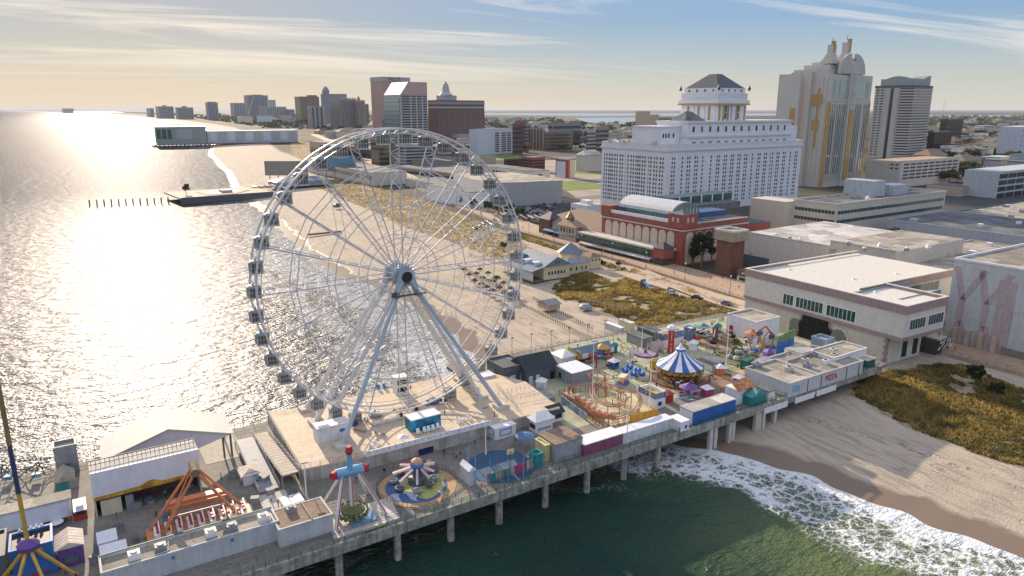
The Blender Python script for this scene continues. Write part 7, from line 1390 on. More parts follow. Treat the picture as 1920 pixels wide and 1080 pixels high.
for nm, l, xk, yb, x0, x1, yt, m_, nb, nv in mid:
    t_ = tw(nm.replace(' ', '_'), l, xk, yb, x0, x1, yt, m_, nb, nv, 6)
    if nm == 'row_house': t_.part('cream_front', MB().box(t_.W_*.45, -.3, 0, t_.W_, -.01, t_.h), cream); t_.part('side_wall', MB().box(-.3, .1, 0, -.01, t_.D_*.9, t_.h*.9), M('bluish_white', (.58, .62, .68))); t_.part('red_stripe', MB().box(t_.W_*.25, -.5, 0, t_.W_*.45, -.31, t_.h), M('hot_pink', (.60, .10, .14), .6))
    if nm == 'stone_theatre': t_.part('pitched_roof', MB().hip(-1, -1, t_.W_+1, t_.D_+1, t_.h+.5, t_.h+7, 8), rooflt)
# middle buildings along the boardwalk behind the wheel
t_ = tw('school_block', 'cream two storey building with window rows above the big grey wall', 990, 366, 895, 996, 322, concl, 0, 0, 4, W=26)
t_.wins('S', rng(4, t_.D_*.7, 9), [t_.h-4, t_.h-10], 5, 2.6, glass); t_.wins('F', [6, 14], [t_.h-4, t_.h-10], 5, 2.6, glass); t_.done()
t_ = tw('grey_wall_hall', 'huge blank grey walled hall behind the right rim of the wheel', 912, 389, 850, 1055, 345, lines(M('blank_grey', (.40, .42, .43), .85, var=.1), 3, 30, .12, .8), 0, 0, -9, roof=rooft)
tw('white_shops', 'white boardwalk shops left of the big grey hall', 880, 392, 800, 905, 362, white, 0, 0, 4, W=20); tw('shop_row', 'long low pale shop roofs along the boardwalk behind the wheel', 826, 362, 760, 850, 348, concl, 0, 0, 4, W=40)
tw('shop_row', 'long brown low hall behind the spokes of the wheel', 860, 340, 745, 915, 328, gt, 1, 0, 4, W=90); tw('shop_row', 'dark low shops beside the boardwalk left of the wheel top', 735, 305, 640, 760, 286, dgrey, 1, 0, 4, W=50); tw('podium_hall', 'olive low casino podium behind the wheel hub line', 800, 322, 700, 840, 304, M('olive_podium', (.26, .24, .17), .8), 0, 0, 4, W=80)
tw('museum', 'low pinkish casino podium with a teal roof below the ribbed hotel', 655, 258, 640, 730, 243, M('podium_pink', (.40, .28, .24), .7), 0, 0, 4, D=60); tw('shop_row', 'tan shops along the far boardwalk', 610, 290, 580, 640, 268, tanw, 1, 0, 4, W=30); tw('shop_row', 'brown shops in the far boardwalk bend', 640, 300, 600, 665, 276, brick, 1, 0, 4, W=34)
tw('hotel_mid', 'brown mid rise block behind the lower spokes left of the banded tower', 712, 312, 705, 745, 262, tg2, 5, 0, 4, D=30); tw('hotel_mid', 'grey mid rise parking block below the banded tower', 760, 318, 752, 812, 272, gp, 7, 0, 4, D=30)
for l, x0, y0, x1, y1, m_ in (('tan blank billboard wall near the far pier', 445, 231, 474, 218, cream), ('white blank billboard wall near the far pier', 482, 231, 511, 217, MATS['bluish_white']), ('grey curved billboard wall near the small banded tower', 525, 231, 548, 216, gp)):
    p, q = G(x0, y0, CZ), G(x1, y0, CZ); q = p+(rt*(q-p).dot(rt)); t_ = T('billboard', l, 'billboard', p, math.atan2(rt.y, rt.x)); h = ZT(p, y1)-CZ; t_.part('panel', MB().box(0, 0, 4, (q-p).length, 2, h), m_); t_.part('post', MB().box(2, .5, 0, 4, 1.5, 4), dgrey); t_.part('post', MB().box((q-p).length-4, .5, 0, (q-p).length-2, 1.5, 4), dgrey)
# ---------------------------------------------------------------- the two piers further along the beach
def pile_row(t_, x0, x1, n, y, z0, m_, s=.7):
    me = MB().box(-s, -s, z0, s, s, 0).mesh(m_)
    for x in rng(x0, x1, n): mk('pile', me, t_.o, (x, y, 0))
A = G(338, 372, 6); B_ = G(512, 360, 6); rz = math.atan2((B_-A).y, (B_-A).x); L_ = (B_-A).length
t_ = T('second_pier', 'low open pier with a blue fountain shaped court and piles behind the wheel', 'pier', (A.x, A.y, 6), rz); t_.part('deck', MB().box(0, 0, -1.2, L_, 62, 0), M('pier_tan', (.40, .33, .25), .85)); t_.part('side_wall', MB().box(.2, -.6, -5.5, L_, -.01, .6), dgrey); pile_row(t_, 2, L_, 14, 2, -8, dgrey)
t_.part('court', MB().prism([(30, 12), (70, 6), (105, 30), (70, 54), (35, 46)] if L_ > 120 else [(L_*.3, 10), (L_*.6, 6), (L_*.85, 30), (L_*.6, 54), (L_*.3, 46)], .02, .4), M('court_ring', (.34, .20, .13), .8)); t_.part('pool', MB().prism([(L_*.4, 20), (L_*.6, 14), (L_*.75, 30), (L_*.6, 44), (L_*.42, 40)], .41, .6), M('court_pool', (.10, .22, .34), .5))
t_.part('court_block', MB().box(L_*.5, 20, .6, L_*.62, 32, 2.5), concl)
me = MB().box(-.5, -.5, -8, .5, .5, 1).mesh(wood)
for k in range(12): mk('old_pile', me, t_.o, (-6-k*5.5, 20+k*2.0, -1.5))
tree('dark bush at the seaward tip of the second pier', A.x+8, A.y+30, 6, 0, 10)
t_, W_, D_, h = B3('pier_house', 'long pale building with a window row beside the big billboards', 'building', 700, 347, 5, 575, 720, 4, 4, ytop=325, W=40); t_.part('wall', MB().box(0, 0, 0, W_, D_, h), concl); t_.part('roof', MB().box(0, 0, h, W_, D_, h+.5), roofg); t_.wins('S', rng(3, D_-3, 30), [h*.6], D_/30*.62, h*.3, glass); t_.done()
def board(label, x0, x1, yb, yt, m_, z=6, parts=()):
    p, q = G(x0, yb, z), G(x1, yb, z); d_ = rt; w_ = (q-p).dot(rt); t_ = T('billboard', label, 'billboard', p, math.atan2(rt.y, rt.x)); h = ZT(p, yt)-z
    t_.part('panel', MB().box(0, 0, h*.25, w_, 1.2, h), m_)
    for u in rng(0, w_, 5): t_.part('post', MB().box(u-.4, .3, -4, u+.4, 1.0, h*.25), dgrey)
    for a, b_, c, d, m2 in parts: t_.part('printed_panel', MB().box(w_*a, -.2, h*b_, w_*c, -.02, h*d), m2)
    return t_, w_, h
board('blank grey slatted billboard on the second pier', 498, 578, 338, 302, lines(M('slat_grey', (.30, .28, .25), .8), 2, 1.6, .25, .7))
bt, bw_, bh = board('long blue billboard with red panels above the pier building', 588, 668, 330, 292, M('billboard_blue', (.15, .30, .40), .6, var=.2), parts=((.5, .27, .75, .45, M('billboard_red', (.42, .13, .10), .6)), (.78, .27, 1, .55, MATS['billboard_red']), (.0, .27, .45, .4, MATS['billboard_red'])))
p = G(520, 352, 5); t_ = T('low_pavilion', 'low blue grey curved pavilion at the root of the second pier', 'pavilion', p, .1); t_.part('body', MB().box(0, 0, 0, 60, 30, 5), MATS['bluegrey_paint']); t_.part('roof', MB().hip(-1, -1, 61, 31, 5, 9, 14), roofbl)
for i, x in enumerate((4, 11, 18, 25)): t_.part('parked_trailer', MB().box(x-28, 2, 0, x-23, 12, 2.5), (white, concl, tanw, white)[i])
A = G(284, 271, 6); B_ = G(560, 266, 6); rz = math.atan2((B_-A).y, (B_-A).x); L_ = (B_-A).length; ph_ = ZT(A, 238)-6
t_ = T('third_pier', 'long pier shopping hall with pale green seaward end standing on piles', 'pier', (A.x, A.y, 6), rz); t_.part('deck', MB().box(0, 0, -2, L_, 70, 0), dgrey); pile_row(t_, 4, L_*.6, 22, 4, -9, dgrey, 1.3)
t_.part('hall', MB().box(L_*.03, 3, 0, L_*.36, 66, ph_), M('pale_green_hall', (.30, .36, .33), .6)); t_.part('hall', MB().box(L_*.365, 6, 0, L_, 64, ph_*.72), MATS['pale_blue_grey'])
for i in range(10): t_.part('hall_panel', MB().box(L_*(.38+.062*i), 5.2, ph_*.12, L_*(.38+.062*i)+L_*.05, 5.98, ph_*.66), (MATS['bluish_white'], gp)[i % 2])
for i in range(3): t_.part('glass_bay', MB().box(L_*(.04+.035*i), 2.2, ph_*.3, L_*(.065+.035*i), 2.98, ph_*.85), tealglass)
t_.part('facade_panel', MB().box(L_*.17, 2.2, ph_*.25, L_*.27, 2.98, ph_*.85), gp)
# ---------------------------------------------------------------- far low houses and trees of the city
rnd = random.Random(11)
hm_ = []
for i, (m_, r_) in enumerate(((concl, roofg), (tanw, roofb), (white, rooflt), (brick, roofg), (gp, roofbl), (cream, rooft))):
    o = mk('town_house', None, None); MB().box(-9, -7, 0, 9, 7, 8).obj('wall', m_, o)
    (MB().hip(-9.6, -7.6, 9.6, 7.6, 8, 12, 6) if i % 2 else MB().box(-9.4, -7.4, 8, 9.4, 7.4, 8.8)).obj('roof', r_, o); hm_.append(o)
HL = ['pale flat roofed house in the far city blocks', 'tan brown roofed house in the far city blocks', 'white flat roofed house in the far city blocks', 'dark brick flat roofed house in the far city blocks'.replace('flat', 'hip'), 'pale grey flat roofed block in the far city', 'cream hip roofed house in the far city blocks']
blocked = [(1127, 1660), (1700, 1760)]
n_ = 0; used_ = [0]*6
while n_ < 290:
    px, py = rnd.choice([(rnd.uniform(560, 1130), rnd.uniform(226, 305)), (rnd.uniform(1640, 1960), rnd.uniform(228, 340)), (rnd.uniform(420, 760), rnd.uniform(222, 262)), (rnd.uniform(900, 1300), rnd.uniform(224, 262)), (rnd.uniform(1780, 1960), rnd.uniform(228, 300))])
    if 1130 < px < 1240 and py < 236 or 1060 < px < 1195 and py < 234: continue
    p = G(px, py, CZ)
    if p.x-Xs(p.y) < 190+p.y*.06: continue
    if px < 1130 and py > 283 and px > 880: continue
    k = rnd.randrange(6); s = rnd.uniform(.7, 1.5)*(1+p.length/4500); sc3 = (s*rnd.uniform(.8, 2.0), s, s*rnd.uniform(.6, 1.35)); n_ += 1
    if not used_[k]:
        o = hm_[k]; o.location = p; o.scale = sc3; o['label'] = HL[k]; o['category'] = 'house'; o['group'] = 'kind '+str(k) and HL[k].replace('house', 'houses'); used_[k] = 1
        o.rotation_euler = (0, 0, R(4))
    else: copyt(hm_[k], p, R(rnd.choice([4, 4, 94, 8])), scale=sc3)
TC = {}
def ftree(k):
    o = mk('tree', None, None); MB().beam((0, 0, 0), (0, 0, 4), .5, 5, .3).obj('trunk', wood, o); crown(5.5, 4.2, 160, 20+k, k, 1.5, 6).obj('crown', leafm, o); return o
TL = ['dark green tree among the far city houses', 'olive green tree among the far city houses', 'autumn brown tree among the far city houses']
n_ = 0
while n_ < 270:
    px, py = rnd.choice([(rnd.uniform(1740, 1960), rnd.uniform(226, 345)), (rnd.uniform(600, 1130), rnd.uniform(224, 300)), (rnd.uniform(1740, 1960), rnd.uniform(240, 320)), (rnd.uniform(1060, 1300), rnd.uniform(230, 250)), (rnd.uniform(420, 700), rnd.uniform(224, 250))])
    p = G(px, py, CZ)
    if p.x-Xs(p.y) < 200+p.y*.06 or (1060 < px < 1195 and py < 234): continue
    if 880 < px < 1130 and py > 290: continue
    k = rnd.choice([0, 1, 1, 2, 2]); s = rnd.uniform(.8, 1.5)*(1+p.length/5000); n_ += 1
    if k not in TC: TC[k] = ftree(k); tag(TC[k], TL[k], 'tree', TL[k].replace('tree', 'trees')); TC[k].location = p; TC[k].scale = (s,)*3
    else: copyt(TC[k], p, rnd.uniform(0, 6), scale=(s*1.3, s*1.3, s))
wood_mb = MB(); rnd2 = random.Random(4)
for _ in range(2600):
    px = rnd2.choice([rnd2.uniform(1740, 2000), rnd2.uniform(1000, 1320), rnd2.uniform(420, 1100)]); py = rnd2.uniform(218, 236) if px > 1700 else rnd2.uniform(222, 240); p = G(px, py, CZ)
    if p.x-Xs(p.y) < 250+p.y*.07 or (1060 < px < 1195 and 219 < py < 234): continue
    wood_mb.m(rnd2.choice([0, 1, 1, 2])); s = rnd2.uniform(6, 14)*(1+p.length/9000); a = rnd2.uniform(0, 3)
    wood_mb.add([(p.x-s, p.y, CZ), (p.x, p.y+s, CZ), (p.x+s, p.y, CZ), (p.x, p.y-s, CZ), (p.x+1, p.y-1, CZ+s*.7)], [(0, 1, 4), (1, 2, 4), (2, 3, 4), (3, 0, 4)])
for _ in range(1500):
    px = rnd2.uniform(250, 640); py = rnd2.uniform(215.5, 240); p = G(px, py, CZ)
    if p.x-Xs(p.y) < 135+p.y*.03: continue
    wood_mb.m(rnd2.choice([0, 1, 1, 2])); s = rnd2.uniform(6, 12)*(1+p.length/7000); 
    wood_mb.add([(p.x-s, p.y, CZ), (p.x, p.y+s, CZ), (p.x+s, p.y, CZ), (p.x, p.y-s, CZ), (p.x+1, p.y-1, CZ+s*.7)], [(0, 1, 4), (1, 2, 4), (2, 3, 4), (3, 0, 4)])
tag(wood_mb.obj('far_woods', leafm), 'distant low woods and scrub beyond the city', kind='stuff')
p = G(1617+200, 212, 4); t_ = T('radio_mast', 'thin radio mast on the right horizon', 'mast', G(1768, 214, 4)); t_.part('lattice', MB().beam((0, 0, 0), (0, 0, ZT(t_.loc, 186)), 4, 4, 1.5), grey)
fc = [G(0, 206.9, 3), G(60, 207.4, 3), G(140, 208.6, 3), G(230, 211, 3), G(300, 214.5, 3), G(330, 214, 3), G(230, 210, 3), G(140, 207.9, 3), G(60, 206.6, 3), G(0, 206.4, 3)]
o = MB().prism([tuple(p[:2]) for p in fc], 0.5, 22).obj('far_coast', M('far_coast_scrub', (.10, .10, .09), .95)); tag(o, 'low dark spit of land at the left horizon', kind='structure')
for k in range(60):
    px = 905+k*3.7 if k < 60 else 0; 
    if k % 3 == 2: continue
    x0 = px+rnd.uniform(-2, 2); w_ = rnd.uniform(8, 20); yb = rnd.uniform(252, 292); hh_ = rnd.uniform(6, 17)
    m_ = rnd.choice([brick, gt, gp, gb, tg2, concl]); nm_ = {brick.name: 'brick', gt.name: 'tan grey', gp.name: 'pale', gb.name: 'blue grey', tg2.name: 'brown', concl.name: 'cream'}[m_.name]
    if 1085 < x0+w_ and yb > 270: continue
    t_ = tw('city_block', nm_+' walk up block in the city between lawn and bay', x0+w_*.3, yb, x0, x0+w_, yb-hh_, m_, rnd.choice([3, 4, 5]), 0, 5, W=None); t_.o['group'] = nm_+' blocks between lawn and bay'
for k in range(26):
    x0 = 565+rnd.uniform(0, 140); w_ = rnd.uniform(8, 18); yb = rnd.uniform(246, 285); hh_ = rnd.uniform(5, 13); m_ = rnd.choice([brick, gt, gp, tanw, tg2, concl]); nm_ = {brick.name: 'brick', gt.name: 'tan grey', gp.name: 'pale', tanw.name: 'tan', tg2.name: 'brown', concl.name: 'cream'}[m_.name]
    p = G(x0, yb, CZ)
    if p.x-Xs(p.y) < 210+p.y*.06: continue
    t_ = tw('city_block', nm_+' low block behind the far boardwalk', x0+w_*.3, yb, x0, x0+w_, yb-hh_, m_, 3, 0, 12); t_.o['group'] = nm_+' low blocks behind the far boardwalk'
for k in range(60):
    x0 = 290+rnd.uniform(0, 300); w_ = rnd.uniform(5, 14); yb = rnd.uniform(219, 243); hh_ = rnd.uniform(2.5, 8); m_ = rnd.choice([gb, gt, gp, tg2]); nm_ = {gt.name: 'tan grey', gp.name: 'pale', gb.name: 'blue grey', tg2.name: 'brown'}[m_.name]
    p = G(x0, yb, CZ)
    if p.x-Xs(p.y) < 150+p.y*.04: continue
    t_ = tw('city_block', nm_+' low block at the foot of the far skyline', x0+w_*.3, yb, x0, x0+w_, yb-hh_, m_, 2, 0, 8); t_.o['group'] = nm_+' low blocks at the foot of the far skyline'
cr0 = None
for k in range(34):
    x = rnd.uniform(-18, 26); y = ny(x)+rnd.uniform(9, 42)
    if cr0 is None:
        t_ = T('crate', 'small grey equipment crate on the deck around the swing ride', 'crate', (x, y, DZ), 0, 'equipment crates around the swing ride'); t_.part('body', MB().box(-.6, -.5, 0, .6, .5, .9), grey); t_.part('lid', MB().box(-.65, -.55, .9, .65, .55, 1.0), dgrey); cr0 = t_.o
    else: copyt(cr0, (x, y, DZ), rnd.uniform(0, 3), scale=rnd.uniform(.7, 1.5))
# ---------------------------------------------------------------- cars
def car(label, x, y, z, rz, m_, grp=None, proto_={}):
    if m_.name not in proto_:
        o = mk('parked_car', None, None, (x, y, z), rz); b = MB().add([(-2.2, -.9, .35), (2.2, -.9, .35), (2.2, .9, .35), (-2.2, .9, .35), (-2.25, -.9, .85), (2.2, -.9, .75), (2.2, .9, .75), (-2.25, .9, .85), (-2.1, -.8, .98), (2.1, -.8, .85), (2.1, .8, .85), (-2.1, .8, .98)], [(0, 3, 2, 1), (0, 1, 5, 4), (1, 2, 6, 5), (2, 3, 7, 6), (3, 0, 4, 7), (4, 5, 9, 8), (5, 6, 10, 9), (6, 7, 11, 10), (7, 4, 8, 11), (8, 9, 10, 11)]); b.obj('body', m_, o)
        MB().add([(-1.8, -.75, .95), (1.2, -.75, .9), (1.2, .75, .9), (-1.8, .75, .95), (-1.4, -.62, 1.45), (.5, -.62, 1.45), (.5, .62, 1.45), (-1.4, .62, 1.45)], [(0, 1, 5, 4), (1, 2, 6, 5), (2, 3, 7, 6), (3, 0, 4, 7)]).obj('glasshouse', glass, o); MB().add([(-1.4, -.62, 1.45), (.5, -.62, 1.45), (.5, .62, 1.45), (-1.4, .62, 1.45), (-1.3, -.55, 1.5), (.4, -.55, 1.5), (.4, .55, 1.5), (-1.3, .55, 1.5)], [(0, 1, 5, 4), (1, 2, 6, 5), (2, 3, 7, 6), (3, 0, 4, 7), (4, 5, 6, 7)]).obj('roof', m_, o)
        wm = MB().beam((0, -.1, 0), (0, .1, 0), .34, 12).mesh(black)
        for a in (-1.35, 1.4):
            for b2 in (-.85, .85): mk('wheel', wm, o, (a, b2, .34))
        proto_[m_.name] = o; tag(o, label, 'car', grp); return o
    return copyt(proto_[m_.name], (x, y, z), rz, label, grp)
cms = [(M('car_white', (.65, .66, .66), .3, spec=.6), 'white'), (M('car_grey', (.22, .23, .25), .3, .3), 'grey'), (M('car_black', (.02, .02, .025), .25), 'black'), (M('car_blue', (.05, .09, .18), .3), 'dark blue'), (M('car_red', (.30, .03, .03), .3), 'red')]
for l, px, py, m_, rz in (('white car on the service road beside the dune', 1260, 551, 0, -1.2), ('black pickup like car on the service road beyond the dune', 1307, 561, 2, -1.25), ('dark grey car on the service road nearest the casino hall', 1363, 572, 1, -1.3)): p = G(px, py, 4.36); o = car(l, p.x, p.y, 4.36, rz, cms[m_][0]); o.scale = (1.15,)*3
for i in range(9):
    for j in range(13):
        if rnd.random() < .2: continue
        a, b_ = G(948+i*1, 392-i*1.0, CZ), G(1056, 376, CZ); f0, f1 = G(945, 396, CZ), G(1058, 377, CZ); g1 = G(1020, 408, CZ)
        p = f0.lerp(f1, (j+.5)/13)+(g1-f1)*((i+.3)/9)
        k = rnd.randrange(5); car(cms[k][1]+' car parked in the lot below the big grey wall', p.x, p.y, CZ+.06, rnd.choice([1.5, 4.6])+.05, cms[k][0], cms[k][1]+' cars in the parking lot')
# ---------------------------------------------------------------- people
skin = M('skin', (.42, .26, .19), .6); 
def person_mesh(pose):
    "standing or walking body grown from a jointed skeleton; head, torso, arms with hands, legs with feet in one surface"
    st_ = .22 if pose else .04; ar = .2 if pose else .03
    V = [(0, 0, .95), (0, 0, 1.18), (0, 0, 1.42), (0, .01, 1.52), (0, .02, 1.62), (0, .02, 1.73)]; E = [(0, 1), (1, 2), (2, 3), (3, 4), (4, 5)]; Rr = [.15, .14, .16, .06, .095, .075]
    for s in (-1, 1):
        b = len(V); V += [(s*.09, 0, .9), (s*.11, s*st_*.5, .5), (s*.11, s*st_*.8-.03, .09), (s*.11, s*st_*.8+.13, .04)]; Rr += [.095, .065, .05, .04]; E += [(0, b), (b, b+1), (b+1, b+2), (b+2, b+3)]
        b = len(V); V += [(s*.19, 0, 1.4), (s*.23, -s*ar*.5, 1.12), (s*.23, -s*ar+.05, .88), (s*.23, -s*ar+.09, .79)]; Rr += [.06, .045, .035, .04]; E += [(2, b), (b, b+1), (b+1, b+2), (b+2, b+3)]
    mb = MB()
    rings = []
    me = bpy.data.meshes.new('p'); me.from_pydata(V, E, []); o = bpy.data.objects.new('p', me); sc.collection.objects.link(o); sk = o.modifiers.new('s', 'SKIN')
    for i, r in enumerate(Rr): me.skin_vertices[0].data[i].radius = (r, r*.8 if i < 3 else r)
    me.skin_vertices[0].data[0].use_root = True; o.modifiers.new('u', 'SUBSURF').levels = 1
    dg = bpy.context.evaluated_depsgraph_get(); m2 = bpy.data.meshes.new_from_object(o.evaluated_get(dg)); bpy.data.objects.remove(o); return m2
base = [person_mesh(0), person_mesh(1)]
clothes = [('black top and blue trousers', (.02, .02, .025), (.04, .06, .13)), ('red top and dark trousers', (.35, .04, .04), (.02, .02, .03)), ('white top and grey trousers', (.6, .6, .6), (.15, .15, .16)), ('blue top and tan trousers', (.05, .12, .3), (.32, .25, .17)), ('orange top and black trousers', (.55, .18, .03), (.02, .02, .02)), ('grey top and black trousers', (.22, .23, .25), (.02, .02, .02))]
pmesh = []
for i, (nm, ct1, ct2) in enumerate(clothes):
    for b in base:
        m_ = b.copy(); m_.materials.clear(); m_.materials.append(M('top_'+nm.split()[0], ct1, .8)); m_.materials.append(M('trousers_%s' % nm.split()[-2], ct2, .8)); m_.materials.append(skin); m_.materials.append(M('hair', (.05, .03, .02), .8))
        for f in m_.polygons:
            z = f.center.z; x = abs(f.center.x); f.material_index = 3 if z > 1.68 or (z > 1.55 and f.center.y < -.02) else 2 if (z > 1.48 or (x > .17 and z < .92 and z > .7)) else 1 if z < .93 else 0; f.use_smooth = True
        pmesh.append((nm, m_))
def person(px, py, z, where, i=None, cat='person'):
    p = G(px, py, z); i = rnd.randrange(12) if i is None else i; nm, m_ = pmesh[i]
    return tag(mk('person', m_, None, (p.x, p.y, z), rnd.uniform(0, 6.28)), 'person in '+nm+' '+where, 'person', 'people '+where+' in '+nm)
for px, py in ((495, 396), (517, 408), (530, 417), (533, 417), (556, 428), (560, 430), (604, 453), (650, 528), (436, 333), (418, 300)): person(px, py, 2.3, 'walking on the beach')
for k in range(150):
    y = rnd.uniform(200, 900) if k < 130 else rnd.uniform(60, 180); f = rnd.uniform(.12, .9); a = interp([(q[1], q[0]) for q in bwn], y); b_ = interp([(q[1], q[0]) for q in bwf[::-1]], y)
    i = rnd.randrange(12); nm, m_ = pmesh[i]; where = 'on the boardwalk'
    tag(mk('person', m_, None, (a+(b_-a)*f, y, 4.7), rnd.uniform(0, 6.28)), 'person in '+nm+' '+where, 'person', 'people '+where+' in '+nm)
for px, py, w_ in ((834, 778, 'on the wheel platform right of the blue container'), (765, 735, 'beside the operator booth'), (759, 738, 'in front of the operator booth'), (927, 782, 'by the right wheel leg foot'), (770, 733, 'behind the operator booth')): person(px, py, PZ, w_)
for px, py in ((1424, 664), (1427, 663), (1398, 645), (1330, 690), (1420, 660), (1300, 690), (1390, 655), (1215, 715), (1150, 712), (1010, 716), (1350, 680)): person(px, py, DZ+.03, 'on the pier deck among the rides')
for k in range(80):
    x, y = rnd.uniform(95, 196), rnd.uniform(136, 184); nm, m_ = pmesh[rnd.randrange(12)]
    tag(mk('person', m_, None, (x, y, DZ+.03), rnd.uniform(0, 6.28)), 'person in '+nm+' strolling between the rides', 'person', 'people strolling between the rides in '+nm)
for k in range(16):
    x = rnd.uniform(30, 90); nm, m_ = pmesh[rnd.randrange(12)]
    tag(mk('person', m_, None, (x, ny(x)+rnd.uniform(14, 22), DZ), rnd.uniform(0, 6.28)), 'person in '+nm+' on the grey deck below the wheel platform', 'person', 'people below the wheel platform in '+nm)
bn = None
for k in range(26):
    x, y = rnd.uniform(96, 196), rnd.uniform(138, 184)
    if bn is None:
        t_ = T('bench', 'small wooden bench on the pier deck between the rides', 'bench', (x, y, DZ+.03), 0, 'benches between the rides'); t_.part('seat', MB().box(-.9, -.25, .4, .9, .25, .48), wood); t_.part('backrest', MB().box(-.9, .2, .48, .9, .28, .9), wood)
        for u in (-.7, .7): t_.part('leg', MB().box(u-.05, -.22, 0, u+.05, .22, .4), dgrey)
        bn = t_.o
    else: copyt(bn, (x, y, DZ+.03), rnd.uniform(0, 6.28))
qf = None
for k in range(44):
    x, y = rnd.uniform(95, 197), rnd.uniform(137, 184)
    if qf is None:
        t_ = T('queue_barrier', 'short metal queue barrier standing on the pier deck by the rides', 'barrier', (x, y, DZ+.03), 0, 'queue barriers by the rides'); mb = MB()
        for u in rng(-1.5, 1.5, 9): mb.box(u-.03, -.03, 0, u+.03, .03, 1.1)
        mb.beam((-1.5, 0, 1.1), (1.5, 0, 1.1), .04); mb.beam((-1.5, 0, .2), (1.5, 0, .2), .04); t_.part('rails', mb, dgrey); qf = t_.o
    else: copyt(qf, (x, y, DZ+.03), rnd.choice([0, 1.57, .6, 2.2]))
for k in range(22):
    x = rnd.uniform(-20, 28); nm, m_ = pmesh[rnd.randrange(12)]
    tag(mk('person', m_, None, (x, ny(x)+rnd.uniform(8, 42), DZ), rnd.uniform(0, 6.28)), 'person in '+nm+' near the swing ride', 'person', 'people near the swing ride in '+nm)
# boardwalk lamps
lpr = None
for i, y in enumerate(list(range(70, 900, 30))):
    a = interp([(q[1], q[0]) for q in bwn], y)+1.2
    if lpr is None:
        t_ = T('street_lamp', 'tall black lamp along the seaward edge of the boardwalk', 'street lamp', (a, y, 4.7), 0, 'street lamps along the boardwalk'); t_.part('pole', MB().cyl(0, 0, 0, 7.5, .12, 6), dgrey); t_.part('globe', MB().rev([(.1, 7.4), (.32, 7.7), (.3, 8.0), (.05, 8.2)], 8), white); t_.part('base', MB().cyl(0, 0, 0, .8, .25, 8), dgrey); lpr = t_.o
    else: copyt(lpr, (a, y, 4.7))
for k, (px, py) in enumerate(((1190, 486), (1175, 478), (1120, 463), (1100, 458))): 
    p = G(px, py, 4.7); t_ = T('cafe_parasol', ('white', 'pink', 'cream', 'pale blue')[k]+' cafe parasol on the boardwalk in front of the casinos', 'parasol', (p.x, p.y, 4.7)); t_.part('pole', MB().cyl(0, 0, 0, 2.4, .05, 6), grey); t_.part('canopy', MB().rev([(1.8, 2.1), (.1, 2.8)], 8), (white, MATS['pink_cap'], cream, MATS['bluish_white'])[k])
dune('hedge', 'dark green hedge strip between boardwalk and dune road', [(1185, 505), (1230, 520), (1300, 545), (1400, 580), (1400, 588), (1300, 555), (1225, 530), (1180, 512)], 2600, 1.6, .6, 3.6)
dune('hedge', 'green planting strip left of the boardwalk above the restaurant', [(975, 440), (1060, 468), (1130, 490), (1175, 505), (1160, 508), (1100, 488), (1040, 468), (970, 446)], 2200, 1.6, .6, 3.6)
# ---------------------------------------------------------------- more of the pier's clutter
cols = [('red', red), ('blue', blue), ('yellow', yellow), ('white', white), ('teal', teal), ('orange', orange), ('purple', purple), ('pink', pink)]
spots = [(1105, 668, 'behind the snake ride'), (1150, 690, 'left of the spinning cups'), (1228, 690, 'between purple pad and carousel'), (1300, 655, 'right of the red pier sign'), (1345, 622, 'in front of the dune behind the scrambler'), (1395, 618, 'left of the white arcade'), (1440, 672, 'before the blue mural board'), (1325, 742, 'between carousel and blue trailer'), (1250, 752, 'beside the yellow wall'), (1385, 722, 'behind the orange roofed stand'), (1062, 705, 'left of the lavender roofed shed'), (1015, 728, 'in front of the black shingled hall'), (1150, 660, 'right of the games row'), (1350, 702, 'in front of the grey roofed cabin')]
for i, (px, py, w_) in enumerate(spots):
    nm, m_ = cols[i % 8]; p = G(px, py); t_ = T('token_kiosk', 'small %s kiosk with pointed white roof %s' % (nm, w_), 'kiosk', (p.x, p.y, DZ), RP+i*.2)
    t_.part('body', MB().box(-1.2, -1.2, 0, 1.2, 1.2, 2.3), m_); t_.part('roof', MB().hip(-1.5, -1.5, 1.5, 1.5, 2.3, 3.4, 1.45), white if i % 2 else m_); t_.part('hatch', MB().box(-.8, -1.26, 1.0, .8, -1.21, 1.9), dark)
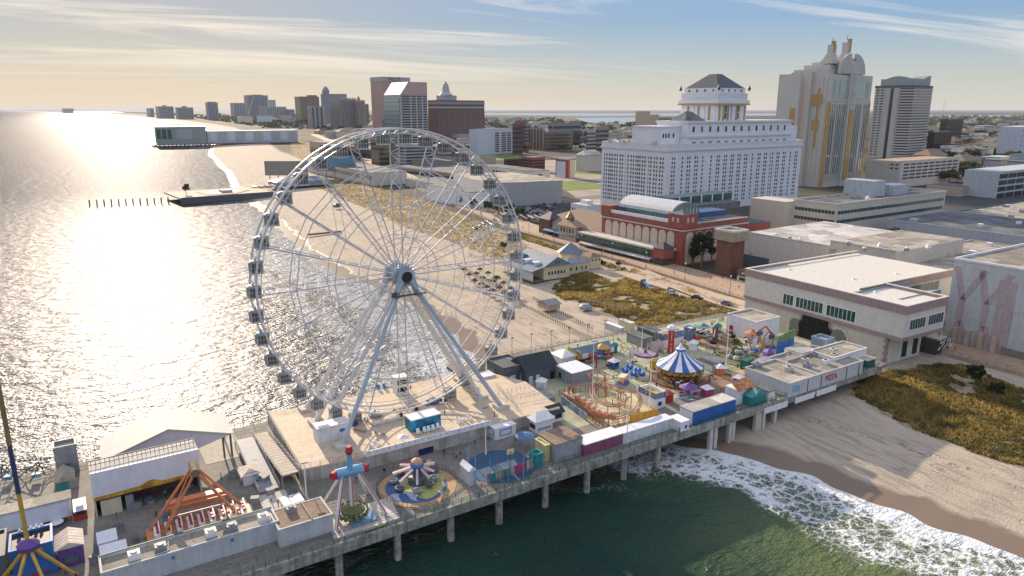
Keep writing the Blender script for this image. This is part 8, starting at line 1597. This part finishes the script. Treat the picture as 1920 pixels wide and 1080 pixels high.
for i, (px, py, w_) in enumerate(((1128, 668, 'behind the snake ride'), (1262, 640, 'beside the orange roofed booth'), (1318, 628, 'at the dune side fence'), (1410, 640, 'by the kiddie wheel'), (1290, 745, 'beside the carousel fence'))):
    nm, m_ = cols[(i+2) % 8]; p = G(px, py); t_ = T('kiddie_ride', 'small round %s ride with six little cars %s' % (nm, w_), 'fairground ride', (p.x, p.y, DZ+.04), i)
    t_.part('base', MB().cyl(0, 0, 0, .3, 3.0, 20), grey); t_.part('mast', MB().cyl(0, 0, .3, 3.4, .25, 8), m_); t_.part('canopy', MB().rev([(2.6, 3.0), (1.2, 3.6), (.1, 4.3)], 12), m_)
    for k in range(6): a = k*math.pi/3; t_.part('car', MB().rev([(.3, .5), (.6, .7), (.55, 1.1), (.2, 1.2)], 8, (2.3*math.cos(a), 2.3*math.sin(a))), cols[(i+k) % 8][1])
for l, pts in (('glass rail dividing the pale ramp right of the wheel legs', ((935, 742), (1000, 728))), ('second glass rail below the ramp right of the wheel legs', ((950, 755), (1035, 740))), ('short glass rail at the top of the ramp', ((930, 725), (955, 752)))):
    railing(l, [G(*q, PZ) for q in pts], PZ, concl, 1.3, 1.2)
# flag and light poles round the park
fp = None
for k in range(14):
    x, y = 98+k*7.3, 186.5-(k % 2)*.4
    if fp is None:
        t_ = T('light_pole', 'thin light pole along the seaward edge of the ride deck', 'light pole', (x, y, DZ), 0, 'light poles along the back edge of the ride deck'); t_.part('pole', MB().cyl(0, 0, 0, 6.5, .09, 6), grey); t_.part('lamp', MB().cb((0, -.3, 6.5), (.9, .4, .25)), dgrey); fp = t_.o
    else: copyt(fp, (x, y, DZ))
railing('long dark fence along the back edge of the ride deck', [(93, 187.5, 0), (199, 188.5, 0)], DZ, dgrey, 1.3, 2.2)
railing('dark fence along the back edge of the seaward deck', [(-60, 170.5, 0), (27, 174, 0)], DZ, dgrey, 1.2, 2.2)
# cables and framework on the left deck
for i, (px, py, l) in enumerate(((15, 905, 'tangled dark ride framework at the left edge of the pier'), (70, 900, 'smaller tangle of dark ride framework beside the teal hut'))):
    p = G(px, py); t_ = T('ride_frame', l, 'ride frame', p); mb = MB(); rnd = random.Random(i+40)
    for k in range(16): a, b_ = Vector((rnd.uniform(-5, 5), rnd.uniform(-4, 4), rnd.uniform(0, 3))), Vector((rnd.uniform(-1.5, 1.5), rnd.uniform(-1.5, 1.5), rnd.uniform(1, 5))); mb.beam(a, b_, .1)
    t_.part('tubes', mb, dgrey); t_.part('seat', MB().box(-.8, -.6, .8, .8, .6, 1.6), ltblue)
